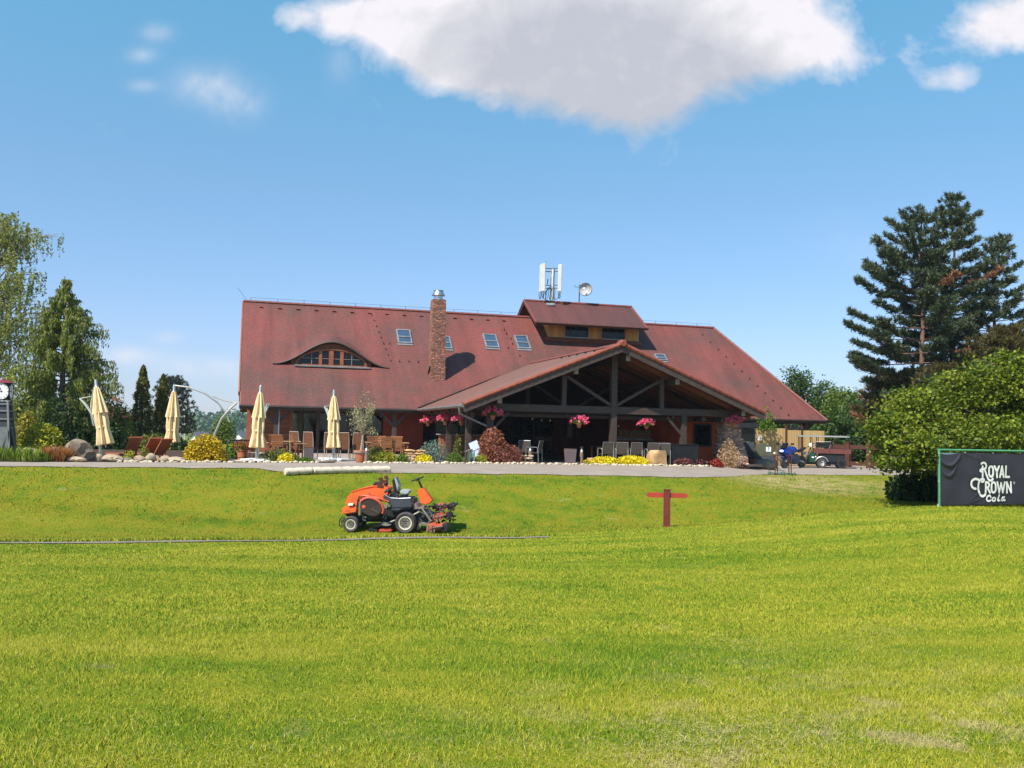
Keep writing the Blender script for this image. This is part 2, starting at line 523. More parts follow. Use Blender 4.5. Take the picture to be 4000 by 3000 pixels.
# the turf lip behind the cart path
n = 9000
Xl = RNG.uniform(-16, 1.2, n); Yl = 23.34 + .26 * Xl + RNG.uniform(-.03, .22, n); Zl = gzn(Xl, Yl)
Al = np.zeros((n, 3, 3), np.float32); a = RNG.uniform(0, 6.28, n); hh = RNG.uniform(.05, .1, n)
Al[:, 0] = np.stack([Xl - .02 * np.cos(a), Yl - .02 * np.sin(a), Zl], -1); Al[:, 1] = np.stack([Xl + .02 * np.cos(a), Yl + .02 * np.sin(a), Zl], -1)
Al[:, 2] = np.stack([Xl + RNG.uniform(-.03, .03, n), Yl + RNG.uniform(-.04, .03, n), Zl + hh], -1)
tag(arr_mesh('grass', np.concatenate([A, Al]), M_blade), 'short mown yellow-green grass on the lawn and bank', 'grass', kind='stuff')

# dry thatch lying in the worn turf near the camera
M_thatch = leafmat('dry_thatch', (.34, .25, .11), (.66, .53, .28), .2)
n_ = 0; Al = []
for px, py, r, n in ((2700, 2930, .34, 1500), (3080, 2860, .26, 700), (3960, 2900, .4, 900), (3450, 2475, .22, 260), (2900, 2520, .25, 260), (3320, 2520, .3, 200), (1880, 2395, .18, 60), (1500, 2950, .5, 350), (400, 2960, .5, 300), (3000, 2700, .8, 500), (2000, 2700, 2.2, 400), (600, 2650, 2.0, 300)):
    rp = ray(px, py); dd_ = 4.0
    for _ in range(30):
        dd_ = (EYE - gz(rp.x * dd_, dd_)) / -rp.z
    c_ = RNG.normal(0, 1, (n, 2)) * np.array([r, r * 1.1]) + np.array([rp.x * dd_, dd_])
    a = RNG.uniform(0, 6.283, n); l = RNG.uniform(.02, .075, n); w = RNG.uniform(.0009, .002, n)
    z = gzn(c_[:, 0], c_[:, 1]) + RNG.uniform(.012, .04, n); tz = RNG.uniform(-.012, .014, n)
    A_ = np.zeros((n, 3, 3)); ca, sa = np.cos(a), np.sin(a)
    A_[:, 0] = np.stack([c_[:, 0] - sa * w, c_[:, 1] + ca * w, z], 1); A_[:, 1] = np.stack([c_[:, 0] + sa * w, c_[:, 1] - ca * w, z], 1); A_[:, 2] = np.stack([c_[:, 0] + ca * l, c_[:, 1] + sa * l, z + tz], 1)
    Al.append(A_)
tag(arr_mesh('dry_grass', np.concatenate(Al), M_thatch), 'dry straw-coloured thatch lying in worn patches of the front lawn', 'dry grass', kind='stuff')
# ------------------------------------------------------------------ clubhouse
YAW = math.atan2(.28, .96)
O = V((-14.75, 50, 0))
TB = M.Translation(O) @ M.Rotation(YAW, 4, 'Z')
TBi = TB.inverted()
ZR, SL = 8.06, .896

def lray(px, py):
    return TBi @ V((0, 0, EYE)), TBi.to_3x3() @ ray(px, py)
def hitw(px, py, w):
    o, d = lray(px, py); k = (-w - o.y) / d.y
    p = o + d * k; return p.x, p.z
def hitt(px, py, t):
    o, d = lray(px, py); k = (t - o.x) / d.x
    p = o + d * k; return -p.y, p.z
def roof(px, py):
    o, d = lray(px, py)
    # z = ZR + SL*y  (y = -w)
    k = (ZR + SL * o.y - o.z) / (d.z - SL * d.y)
    p = o + d * k; return p.x, -p.y
def mz_(w): return ZR - SL * w
PT, PZ, PHW, PSL = 15.45, 5.05, 6.8, .40
def pz_(t): return PZ - PSL * np.abs(t - PT)

def tilemat(n, red, brown, lo=.35, hi=.62, seed=0.0):
    m, nt, N, L, B = newmat(n)
    uv = N.new('ShaderNodeUVMap')
    g = N.new('ShaderNodeNewGeometry')
    br = N.new('ShaderNodeTexBrick')
    br.inputs['Scale'].default_value = 1; br.inputs['Brick Width'].default_value = .19; br.inputs['Row Height'].default_value = .165
    br.inputs['Mortar Size'].default_value = .014; br.inputs['Mortar Smooth'].default_value = .3; br.inputs['Bias'].default_value = 0
    br.inputs['Color1'].default_value = (.93, .93, .93, 1); br.inputs['Color2'].default_value = (1.06, 1.03, 1.0, 1); br.inputs['Mortar'].default_value = (.84, .83, .83, 1)
    L.new(uv.outputs[0], br.inputs['Vector'])
    ad = N.new('ShaderNodeVectorMath'); ad.inputs[1].default_value = (seed, seed, 0); L.new(uv.outputs[0], ad.inputs[0])
    big = noise(N, L, ad.outputs[0], .22, 4, .55, .3)
    med = noise(N, L, ad.outputs[0], 1.3, 5, .7)
    f = math_(N, L, 'ADD', math_(N, L, 'MULTIPLY', big, .72), math_(N, L, 'MULTIPLY', med, .28))
    base = ramp(N, L, f, [(lo, brown), (hi, red)])
    st = N.new('ShaderNodeMapping'); st.inputs['Scale'].default_value = (1.6, .13, 1); L.new(uv.outputs[0], st.inputs['Vector'])
    streak = noise(N, L, st.outputs[0], 1.0, 5, .65)
    base = mix(N, L, 1.0, base, ramp(N, L, streak, [(.36, .80), (.62, 1.06)]), 'MULTIPLY')
    fine = noise(N, L, uv.outputs[0], 7, 3, .6)
    base = mix(N, L, 1.0, base, ramp(N, L, fine, [(.3, .86), (.7, 1.1)]), 'MULTIPLY')
    L.new(mix(N, L, 1.0, base, br.outputs['Color'], 'MULTIPLY'), B.inputs['Base Color'])
    B.inputs['Roughness'].default_value = .62; B.inputs['Specular IOR Level'].default_value = .35
    # each course laps over the one below
    sv = N.new('ShaderNodeSeparateXYZ'); L.new(uv.outputs[0], sv.inputs[0])
    saw = math_(N, L, 'FRACT', math_(N, L, 'DIVIDE', sv.outputs[1], .165))
    h = math_(N, L, 'SUBTRACT', math_(N, L, 'MULTIPLY', saw, .6), br.outputs['Fac'])
    bump(N, L, h, .55, .035, B)
    return m

M_tile = tilemat('roof_tiles', (.195, .053, .044), (.105, .055, .045), .38, .60)
M_ptile = tilemat('porch_roof_tiles', (.20, .090, .068), (.165, .085, .066), seed=13)
M_ltile = tilemat('lantern_roof_tiles', (.125, .040, .036), (.09, .039, .034), seed=31)
M_verge = mat('orange_verge_tile', (.27, .068, .036), .65, (.18, .048, .028), ns=4)
M_ridge = mat('ridge_tile', (.20, .052, .040), .65, (.14, .042, .034), ns=5)
M_beam = mat('dark_stained_timber', (.080, .052, .042), .6, (.045, .031, .026), ns=3, str_=(1, 1, 6), bmp=.2)
M_beamw = mat('weathered_timber_end', (.33, .29, .25), .8, (.2, .17, .15), ns=8)
M_soffit = planks('brown_soffit_boards', (.17, .055, .022), (.10, .032, .014), 7, 1)
M_plank = planks('brown_log_cladding', (.27, .095, .042), (.17, .055, .025), 4.2, 2)
M_honey = planks('honey_larch_boards', (.62, .31, .10), (.44, .19, .055), 9, 0)
M_red = mat('terracotta_render', (.60, .105, .032), .85, (.50, .085, .026), ns=1.5, spec=.2, bmp=.15, bsc=60)
M_glassd = mat('dark_window_glass', (.008, .010, .012), .08, (.006, .007, .008), spec=.3)
M_pane = glassmat('clear_window_pane', (.62, .68, .65), 0)
M_sky = mat('skylight_glass', (.05, .08, .13), .05, (.04, .07, .11), spec=1.0)
M_alu = mat('grey_flashing', (.42, .42, .43), .4, (.3, .3, .31), metal=.6)
M_gut = mat('dark_gutter_metal', (.055, .042, .038), .45, metal=.4)
M_gutl = mat('zinc_gutter', (.36, .34, .33), .4, (.25, .24, .23), metal=.7)
M_frame = mat('red_brown_window_frame', (.33, .10, .045), .6, (.24, .07, .03), ns=4)
M_black = mat('black_metal', (.02, .02, .022), .5)
M_redw = mat('oxblood_render', (.27, .05, .022), .85, (.22, .04, .018), ns=2)
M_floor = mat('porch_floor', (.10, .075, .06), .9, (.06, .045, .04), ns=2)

def stonemat(n, c, c2, mort, scale, ratio=.5):
    m, nt, N, L, B = newmat(n)
    tc = N.new('ShaderNodeTexCoord')
    mp = N.new('ShaderNodeMapping'); mp.inputs['Scale'].default_value = (scale, scale, scale / ratio)
    L.new(tc.outputs['Object'], mp.inputs['Vector'])
    w = N.new('ShaderNodeVectorMath'); w.operation = 'ADD'
    nz = N.new('ShaderNodeTexNoise'); nz.inputs['Scale'].default_value = 1.2; L.new(mp.outputs[0], nz.inputs['Vector'])
    L.new(mp.outputs[0], w.inputs[0]); L.new(nz.outputs['Color'], w.inputs[1])
    vo = N.new('ShaderNodeTexVoronoi'); vo.inputs['Scale'].default_value = 1; vo.inputs['Randomness'].default_value = .8
    L.new(w.outputs[0], vo.inputs['Vector'])
    ve = N.new('ShaderNodeTexVoronoi'); ve.feature = 'DISTANCE_TO_EDGE'; ve.inputs['Scale'].default_value = 1; ve.inputs['Randomness'].default_value = .8
    L.new(w.outputs[0], ve.inputs['Vector'])
    sx = N.new('ShaderNodeSeparateColor'); L.new(vo.outputs['Color'], sx.inputs[0])
    col = ramp(N, L, sx.outputs[0], [(.1, c2), (.9, c)])
    gap = ramp(N, L, ve.outputs['Distance'], [(.03, 1.0), (.12, 0.0)])
    col = mix(N, L, gap, col, mort)
    L.new(col, B.inputs['Base Color']); B.inputs['Roughness'].default_value = .88
    bump(N, L, math_(N, L, 'MINIMUM', ve.outputs['Distance'], .25), 1.0, .12, B)
    return m
M_chim = stonemat('chimney_brick', (.47, .20, .12), (.24, .085, .055), (.10, .06, .05), 5.5, .42)
M_pier = stonemat('rubble_stone', (.56, .36, .27), (.33, .17, .13), (.16, .10, .08), 3.6, .4)

house = thing('clubhouse', 'long clubhouse with red tiled roof, open timber porch and brick chimney', 'clubhouse', O, YAW)

# --- main roof (front slope with the eyebrow swell)
T1, TE, WE = 28.54, 32.3, 6.45
EC, EH, EW, EB = 4.5, 1.22, 3.0, 4.03
def eye_h(t):
    x = np.clip(np.abs(t - EC) / EW, 0, 1)
    return EH * (.5 + .5 * np.cos(np.pi * x)) ** 1.05
def smax(a, b, k=.18):
    h = np.clip(.5 + .5 * (a - b) / k, 0, 1)
    return b + (a - b) * h + k * h * (1 - h)
def roofgrid(name, w0, w1, nw, eye):
    nt = 170
    ws = np.linspace(w0, w1, nw); ss = np.linspace(0, 1, nt)
    Wg, Sg = np.meshgrid(ws, ss, indexing='ij')
    Tg = Sg * (T1 + (TE - T1) * Wg / WE)
    Zg = mz_(Wg)
    if eye:
        h = eye_h(Tg)
        up = mz_(EB) + h + .30 * (EB - Wg)
        Zs = smax(up, Zg, .22)
        Zg = np.where(h > .015, np.where(Zs > Zg, Zs, Zg), Zg)
        Zg = np.where(h > .015, Zg, mz_(Wg))
    Zg = Zg + .012 * np.sin(Tg * 1.9 + Wg) * np.sin(Wg * 1.3) + .010 * np.sin(Tg * .7 + 2)
    G = np.stack([Tg, -Wg, Zg], -1)
    # slope length
    sl = np.concatenate([np.zeros((1, nt)), np.cumsum(np.hypot(np.diff(Wg, axis=0), np.diff(Zg, axis=0)), 0)], 0) + w0 * 1.343
    UV = np.stack([Tg, -sl], -1)
    tc = (Tg[:-1, :-1] + Tg[1:, 1:]) / 2; wc = (Wg[:-1, :-1] + Wg[1:, 1:]) / 2
    keep = ~((np.abs(tc - PT) < PHW) & (mz_(wc) < pz_(tc) - .2))
    return G, UV, keep
G1, U1, K1 = roofgrid('', 0, EB, 40, True)
G2, U2, K2 = roofgrid('', EB, WE, 14, False)
rf = grid_mesh('roof', G1, U1, M_tile, house, K1)
tc2 = (G2[:-1, :-1, 0] + G2[1:, 1:, 0]) / 2
grid_mesh('lower_roof', G2, U2, M_tile, house, K2 & (tc2 < PT)); grid_mesh('lower_roof', G2, U2, M_tile, house, K2 & (tc2 > PT))
def quadgrid(name, a, b, c, d, nu, nv, uvs, mats, par):   # a-b along u at v=0; d-c at v=1
    a, b, c, d = map(np.array, (a, b, c, d))
    u = np.linspace(0, 1, nu)[None, :, None]; v = np.linspace(0, 1, nv)[:, None, None]
    G = (a * (1 - u) + b * u) * (1 - v) + (d * (1 - u) + c * u) * v
    UV = np.zeros((nv, nu, 2))
    UV[..., 0] = np.linalg.norm(G - G[:, :1], axis=-1) + uvs[0]; UV[..., 1] = -np.linalg.norm(G - G[:1], axis=-1) + uvs[1]
    return grid_mesh(name, G, UV, mats, par)
quadgrid('rear_roof', (T1, 0, ZR), (0, 0, ZR), (0, WE, mz_(WE)), (TE, WE, mz_(WE)), 40, 10, (0, 0), M_tile, house)
quadgrid('hip_roof', (T1, -.001, ZR), (T1, .001, ZR), (TE, WE, mz_(WE)), (TE, -WE, mz_(WE)), 20, 12, (0, 0), M_tile, house)

# soffits under the slopes, fascia and gutter
mb = MB()
d = .16
def sof(a, b, c, e):
    mb.add([a, b, c, e], [(0, 1, 2, 3)])
for t0, t1 in ((.12, 8.6), (22.3, 29.0)):
    te = t1 if t1 < 28 else TE - .25
    sof((t0, -.4, ZR - d - .4 * SL), (t1, -.4, ZR - d - .4 * SL), (te, -WE + .06, mz_(WE) - d + .05), (t0, -WE + .06, mz_(WE) - d + .05))
sof((.12, .4, ZR - d - .4 * SL), (29, .4, ZR - d - .4 * SL), (TE - .25, WE - .06, mz_(WE) - d + .05), (.12, WE - .06, mz_(WE) - d + .05))
build_each(mb, 'soffit', M_soffit, house)
mb = MB()
for a, b in (((0, -WE + .03), (8.6, -WE + .03)), ((22.3, -WE + .03), (TE - .02, -WE + .03)), ((TE - .03, -WE + .05), (TE - .03, WE - .05)), ((0, WE - .03), (TE - .03, WE - .03))):
    mb.bar((a[0], a[1], mz_(WE) - .1), (b[0], b[1], mz_(WE) - .1), .05, .17)
build_each(mb, 'fascia', M_beam, house)
mb = MB()
mb.tube([(0, -WE - .06, mz_(WE) - .05), (8.65, -WE - .06, mz_(WE) - .06)], .065)
mb.tube([(22.3, -WE - .06, mz_(WE) - .05), (TE, -WE - .06, mz_(WE) - .06)], .065)
build_each(mb, 'gutter', M_gut, house, smooth=True)
# verge boards at the left gable
mb = MB()
for sgn in (-1, 1):
    mb.bar((-.03, 0, ZR - .12), (-.03, sgn * (WE - .75), mz_(WE - .75) - .12), .07, .26)
    mb.bar((.06, sgn * (WE - .75), mz_(WE - .75) - .1), (.06, sgn * WE, mz_(WE) - .1), .06, .2)
build_each(mb, 'verge_board', M_frame, house)
# ridge tiles, vents, snow hooks
mb = MB()
rr = random.Random(3)
def ridge_row(a, b, r, mb):
    a = V(a); b = V(b); n = max(2, int((b - a).length / .36))
    for i in range(n):
        p = a.lerp(b, i / n); q = a.lerp(b, (i + 1.12) / n)
        mb.tube([p, q], [r * .92, r * 1.05], 6)
ridge_row((0, 0, ZR + .0), (T1, 0, ZR + .0), .10, mb)
ridge_row((T1, 0, ZR), (TE, -WE, mz_(WE) + .02), .09, mb)
ridge_row((T1, 0, ZR), (TE, WE, mz_(WE) + .02), .09, mb)
mb.build('ridge_tiles', M_ridge, house, smooth=True)
mb = MB()
for i in range(22):
    t = .95 + i * .98
    if 15.5 < t < 23: continue
    mb.box((t, -.40, mz_(.40) + .03), (.20, .12, .05), M.Rotation(-math.atan(SL), 3, 'X'))
build_each(mb, 'ridge_vent', M_ridge, house)
mb = MB()
pts = [(1452 + i * 9.2, 1232 + i * 22.5) for i in range(9)] + [(1560, 1414), (1597, 1414), (1633, 1416), (1522, 1345), (1680, 1300), (1970, 1290), (1978, 1305), (1996, 1325), (2002, 1345), (1985, 1362), (2030, 1392)]
pts += [(2745 + i * 30.5, 1310 + i * 28.6) for i in range(12)]
for px, py in pts:
    t, w = roof(px, py)
    mb.box((t, -w, mz_(w) + .05), (.035, .08, .10), M.Rotation(-math.atan(SL), 3, 'X'))
build_each(mb, 'snow_hook', M_black, house)
mb = MB()
for i in range(20):
    t = .4 + i * 1.42
    if 15.6 < t < 23: continue
    mb.tube([(t, 0, ZR + .08), (t, 0, ZR + .24)], .012, 5)
mb.tube([(.4, 0, ZR + .23), (15.6, 0, ZR + .23)], .007, 5)
mb.tube([(23, 0, ZR + .23), (28.4, 0, ZR + .23)], .007, 5)
mb.tube([(.25, 0, ZR), (-.35, 0, ZR + .75)], .008, 5)
build_each(mb, 'lightning_wire', M_black, house)

# --- eyebrow window
def arch(x, k=.72): return k * math.sqrt(max(0, 1 - (x / 1.75) ** 2))
zb = mz_(EB)
mb = MB()
xs_ = [(-2.05 + 4.1 * i / 40) for i in range(41)]
poly = [(EC - 2.05, zb - .05), (EC + 2.05, zb - .05)] + [(EC + x, zb + max(.02, float(eye_h(EC + x)) - .05)) for x in reversed(xs_)]
mb.prism(poly, -EB + .16, -EB + .22)
ew = mb.build('eyebrow_window', M_soffit, house)
mb = MB()
mb.bb(EC - 1.85, EC + 1.85, -EB + .08, -EB + .2, zb - .02, zb + .07)
for x0, x1 in ((-.66, -.5), (-.15, .08), (.42, .6)):
    mb.bb(EC + x0, EC + x1, -EB + .09, -EB + .2, zb + .03, zb + .80)
pa = [V((EC + 1.78 * math.cos(a), -EB + .12, zb + .05 + .80 * math.sin(a))) for a in [math.pi * i / 24 for i in range(25)]]
mb.tube(pa, .06, 6)
mb.build('frame', M_frame, ew)
for x0, x1 in ((-1.68, -.66), (-.5, -.15), (.08, .42), (.6, 1.6)):
    n = 10
    top = [(EC + x1 + (x0 - x1) * i / n, zb + .06 + min(.74, arch(x1 + (x0 - x1) * i / n, .74))) for i in range(n + 1)]
    mb = MB(); mb.prism([(EC + x0, zb + .06), (EC + x1, zb + .06)] + top, -EB + .13, -EB + .155)
    mb.build('pane', M_glassd, ew)
mb = MB()
for x in (-1.02, 1.02): mb.bb(EC + x - .015, EC + x + .015, -EB + .105, -EB + .128, zb + .06, zb + .06 + arch(x, .68))
for x0, x1 in ((-1.5, -.66), (-.5, -.15), (.08, .42), (.6, 1.42)): mb.bb(EC + x0, EC + x1, -EB + .108, -EB + .126, zb + .37, zb + .39)
mb.build('glazing_bars', M_beamw, ew)
mb = MB(); mb.box((EC + .05, -EB - .07, zb - .035), (3.85, .26, .05), M.Rotation(R(12), 3, 'X'))
mb.build('sill_flashing', M_alu, ew)
mb = MB()
pts = [V((EC + x, -EB - .03, zb + float(eye_h(EC + x)) + .01)) for x in np.linspace(-2.95, 2.95, 50)]
mb.tube(pts, .05, 6)
mb.build('eyebrow_edge', M_beam, house)

# --- chimney
t0, w0 = roof(1705, 1462)
ch = MB()
zt = mz_(w0) + 3.95
hw0, hw1 = .40, .345
def ring(h, z): return [(t0 - h, -w0 - h, z), (t0 + h, -w0 - h, z), (t0 + h, -w0 + h, z), (t0 - h, -w0 + h, z)]
nn = 24
vs = []; fs = []
for i in range(nn + 1):
    z = mz_(w0) - .5 + (zt - mz_(w0) + .5) * i / nn
    vs += ring(hw0 + (hw1 - hw0) * i / nn + rr.uniform(-.012, .012), z)
for i in range(nn):
    for k in range(4):
        fs.append((i * 4 + k, i * 4 + (k + 1) % 4, (i + 1) * 4 + (k + 1) % 4, (i + 1) * 4 + k))
fs.append((nn * 4, nn * 4 + 1, nn * 4 + 2, nn * 4 + 3))
ch.add(vs, fs)
chim = ch.build('chimney', M_chim, house)
mb = MB(); mb.box((t0, -w0 - .02, mz_(w0 + .4) + .07), (.98, .1, .2)); mb.box((t0, -w0, mz_(w0) + .06), (.94, .94, .09), M.Rotation(-math.atan(SL), 3, 'X'))
mb.build('flashing', M_gut, chim)
mb = MB()
mb.lathe([(.27, zt), (.27, zt + .1), (.22, zt + .12), (.22, zt + .2), (.34, zt + .22), (.36, zt + .24), (.25, zt + .45), (.24, zt + .47), (.27, zt + .48), (.27, zt + .52), (.02, zt + .53)], (t0, -w0, 0), 16)
mb.build('flue_cowl', mat('stainless_steel', (.62, .63, .65), .25, (.5, .5, .52), metal=.9), chim, smooth=True)

# --- skylights
ang = math.atan(SL)
RX = M.Rotation(ang, 3, 'X')
for px, py, ww, hh in ((1578, 1318, .72, 1.15), (1734, 1341, .72, 1.05), (1917, 1335, .72, 1.15), (2040, 1340, .72, 1.15), (2580, 1399, .62, .5)):
    t, w = roof(px, py)
    T = M.Translation((t, -w, mz_(w))) @ M.Rotation(ang, 4, 'X')
    mb = MB(T)
    for sx in (-1, 1): mb.box((sx * ww / 2, 0, .05), (.07, hh, .12))
    for sy in (-1, 1): mb.box((0, sy * hh / 2, .05), (ww + .08, .07, .122))
    mb.box((0, -.06, .07), (ww, .07, .10))
    mb.box((0, -hh / 2 - .1, .02), (ww + .12, .14, .05))
    sk = mb.build('skylight', M_alu, house)
    for y0, y1 in ((-hh / 2 + .04, -.1), (-.02, hh / 2 - .04)):
        mb = MB(T); mb.bb(-ww / 2 + .03, ww / 2 - .03, y0, y1, .03, .075); mb.build('pane', M_sky, sk)

M_eave = mat('brown_eave_boards', (.10, .038, .025), .6, (.07, .026, .018), ns=4)
# --- lantern (raised dormer across the ridge)
LT0, LT1, LZ, LW, LE = 16.0, 22.9, 9.07, 2.4, 7.54
quadgrid('lantern_roof', (LT0, 0, LZ), (LT1, 0, LZ), (LT1, -LW, LE), (LT0, -LW, LE), 60, 14, (0, 0), M_ltile, house)
quadgrid('lantern_roof', (LT1, 0, LZ), (LT0, 0, LZ), (LT0, LW, LE), (LT1, LW, LE), 60, 14, (0, 0), M_ltile, house)
mb = MB()
for s in (-1, 1):
    mb.add([(LT0 + .03, 0, LZ - .13), (LT1 - .03, 0, LZ - .13), (LT1 - .03, s * (LW - .03), LE - .13), (LT0 + .03, s * (LW - .03), LE - .13)], [(0, 1, 2, 3)])
    mb.bar((LT0, s * LW, LE - .07), (LT1, s * LW, LE - .07), .06, .16)
    for t in (LT0 + .02, LT1 - .02): mb.bar((t, 0, LZ - .09), (t, s * LW, LE - .09), .06, .18)
    mb.tube([(LT0, s * (LW + .06), LE - .05), (LT1 + .05, s * (LW + .06), LE - .05)], .06, 8)
build_each(mb, 'lantern_eave', M_eave, house)
mb = MB()
ridge_row((LT0, 0, LZ), (LT1, 0, LZ), .09, mb)
for s in (-1, 1):
    ridge_row((LT1, 0, LZ), (LT1, s * LW, LE), .06, mb); ridge_row((LT0, 0, LZ), (LT0, s * LW, LE), .06, mb)
mb.build('lantern_ridge_tiles', M_ridge, house, smooth=True)
LW1 = 1.45; la, lb = 17.1, 22.65
zlb = mz_(LW1) - .1
def lz(w): return LZ - (LZ - LE) / LW * w - .14
mb = MB()
for s in (-1, 1):
    mb.bb(la, lb, s * (LW1 - .12), s * LW1, zlb, lz(LW1) + .03)
for t in (la, lb):
    mb.prism([(-LW1 + .01, zlb), (LW1 - .01, zlb), (LW1 - .01, lz(LW1)), (0, lz(0)), (-LW1 + .01, lz(LW1))], t - .05, t + .05, ax='X')
build_each(mb, 'lantern_wall', M_honey, house)
mb = MB()
for px in (2147, 2205, 2297, 2348, 2441, 2491):
    t, z = hitw(px, 1300, LW1)
    mb.bb(t - .05, t + .05, -LW1 - .04, -LW1, zlb + .08, lz(LW1) - .02)
build_each(mb, 'lantern_post', M_honey, house)
for pa_, pb_ in ((2208, 2295), (2351, 2438)):
    ta, z1 = hitw(pa_, 1283, LW1); tb, z2 = hitw(pb_, 1326, LW1)
    mb = MB()
    z0 = zlb + .22; z1 = lz(LW1) - .08
    for z in (z0, z1): mb.bb(ta, tb, -LW1 - .05, -LW1, z - .035, z + .035)
    for t in (ta, tb): mb.bb(t - .03, t + .03, -LW1 - .048, -LW1, z0 + .035, z1 - .035)
    wv = mb.build('window', M_beam, house)
    mb = MB(); mb.bb(ta + .03, tb - .03, -LW1 - .02, -LW1 - .005, z0 + .035, z1 - .035); mb.build('pane', M_glassd, wv)
    mb = MB(); mb.box(((ta + tb) / 2, -LW1 - .1, z0 - .05), (tb - ta + .1, .16, .03)); mb.build('sill', M_alu, wv)
mb = MB(); mb.box(((la + lb) / 2, -LW1 - .17, mz_(LW1 + .17) + .07), (lb - la + .5, .34, .05), M.Rotation(ang, 3, 'X'))
mb.build('lantern_apron_tiles', M_verge, house)

# --- porch roof
WF = 16.2
def porch_side(s, lab):
    ts = np.linspace(0, PHW, 40); ns = 60
    G = np.zeros((len(ts), ns, 3)); UV = np.zeros((len(ts), ns, 2))
    for i, dt in enumerate(ts):
        z = PZ - PSL * dt
        wb = (ZR - z) / SL - .06
        ws = np.linspace(WF, wb, ns)
        G[i, :, 0] = PT + s * dt; G[i, :, 1] = -ws; G[i, :, 2] = z
        UV[i, :, 0] = ws; UV[i, :, 1] = -dt * math.hypot(1, PSL)
    return grid_mesh('porch_roof', G, UV, M_ptile, house)
porch_side(-1, 'l'); porch_side(1, 'r')
# ceiling boards
mb = MB()
for s in (-1, 1):
    e = PHW - .06
    mb.add([(PT, -WF + .08, PZ - .16), (PT, -3.5, PZ - .16), (PT + s * e, -6.5, PZ - PSL * e - .16), (PT + s * e, -WF + .08, PZ - PSL * e - .16)], [(0, 1, 2, 3)])
build_each(mb, 'porch_ceiling', M_soffit, house)
mb = MB()
for s in (-1, 1):
    for w in np.arange(7.2, 15.8, .8):
        mb.bar((PT + s * .1, -w, PZ - .26), (PT + s * (PHW - .1), -w, PZ - PSL * (PHW - .1) - .25), .1, .17)
build_each(mb, 'porch_rafter', M_soffit, house)
mb = MB()
for s in (-1, 1):
    mb.bar((PT, -WF - .02, PZ - .17), (PT + s * (PHW + .02), -WF - .02, PZ - PSL * (PHW + .02) - .17), .06, .27)
build_each(mb, 'barge_board', M_beam, house)
mb = MB()
for s in (-1, 1):
    n = 24
    for i in range(n):
        a = PHW * i / n + .02; b = PHW * (i + 1.1) / n
        p = V((PT + s * a, -WF - .03, PZ - PSL * a + .035)); q = V((PT + s * b, -WF - .03, PZ - PSL * b + .02))
        mb.tube([p, q], [.085, .10], 8)
mb.lathe([(.12, -.25), (.15, -.22), (.15, .2), (.1, .25)], (PT, -WF + .05, PZ + .05), 10, axis='Y')
mb.build('verge_tiles', M_verge, house, smooth=True)
mb = MB(); ridge_row((PT, -WF + .1, PZ + .01), (PT, -3.2, PZ + .01), .10, mb)
mb.build('porch_ridge_tiles', M_ridge, house, smooth=True)
mb = MB()
zv = PZ - PSL * PHW
mb.bar((PT, -3.1, PZ + .06), (PT - PHW - .02, -6.45, zv + .05), .22, .03)
mb.bar((PT, -3.1, PZ + .06), (PT + PHW + .02, -6.45, zv + .05), .22, .03)
build_each(mb, 'valley_flashing', M_gut, house)
mb = MB()
for i in range(11):
    dt = .5 + i * .62
    mb.box((PT + dt, -WF + .35, PZ - PSL * dt + .09), (.05, .05, .12))
for i in range(6):
    mb.box((PT - .35, -WF + 1.2 + i * 1.1, PZ - .1), (.1, .05, .08))
build_each(mb, 'snow_hook', M_black, house)
mb = MB()
mb.tube([(PT - PHW - .06, -6.6, zv - .07), (PT - PHW - .06, -WF - .05, zv - .05)], .065)
mb.tube([(PT + PHW + .06, -6.6, zv - .07), (PT + PHW + .06, -WF - .05, zv - .05)], .065)
ga = V((PT - PHW - .06, -WF + .6, zv - .1))
a1 = V(hitw(1790, 1605, 15.3) + (0,)); 
mb.tube([ga, ga + V((.05, .05, -.25)), ga + V((1.3, .35, -.75)), ga + V((1.55, .4, -.95)), ga + V((1.56, .4, -2.0))], .045, 8)
build_each(mb, 'porch_gutter', M_gutl, house, smooth=True)

# --- porch truss (a metre behind the barge boards)
WT = 15.2
def H(px, py): 
    t, z = hitw(px, py, WT); return V((t, -WT, z))
mb = MB()
zb_ = H(2400, 1605).z
mb.bar((PT - PHW + .75, -WT, zb_ + .02), (PT + PHW - .35, -WT, zb_ + .02), .2, .30)
mb.bar((PT - PHW + .75, -WT + .9, zb_ - .28), (PT + PHW - .35, -WT + .9, zb_ - .28), .14, .14)
build_each(mb, 'tie_beam', M_beam, house)
kt = H(2395, 1600).x
mb = MB(); mb.bb(kt - .13, kt + .13, -WT - .13, -WT + .13, 0, PZ - .3); mb.build('king_post', M_beam, house)
ql = H(2203, 1530).x; qr = H(2584, 1540).x
for q in (ql, qr):
    zq = PZ - PSL * abs(q - PT) - .3
    mb = MB(); mb.bb(q - .095, q + .095, -WT - .08, -WT + .08, zb_ + .172, zq); mb.build('queen_post', M_beam, house)
    s = 1 if q > kt else -1
    mb = MB(); mb.bar((q - s * .1, -WT, zq - .18), (kt + s * .14, -WT, zb_ + .24), .12, .17, up=(0, 1, 0)); mb.build('truss_brace', M_beam, house)
    # rear truss glimpsed behind
    mb = MB(); mb.bb(q - .08, q + .08, -10.1, -9.9, zb_, zq); mb.bar((q - s * .1, -10, zq - .18), (kt + s * .14, -10, zb_ + .2), .12, .14, up=(0, 1, 0)); mb.build('rear_truss', M_beam, house)
mb = MB(); mb.bar((PT - PHW + .6, -10, zb_), (PT + PHW - .4, -10, zb_), .18, .24); mb.build('rear_truss', M_beam, house)
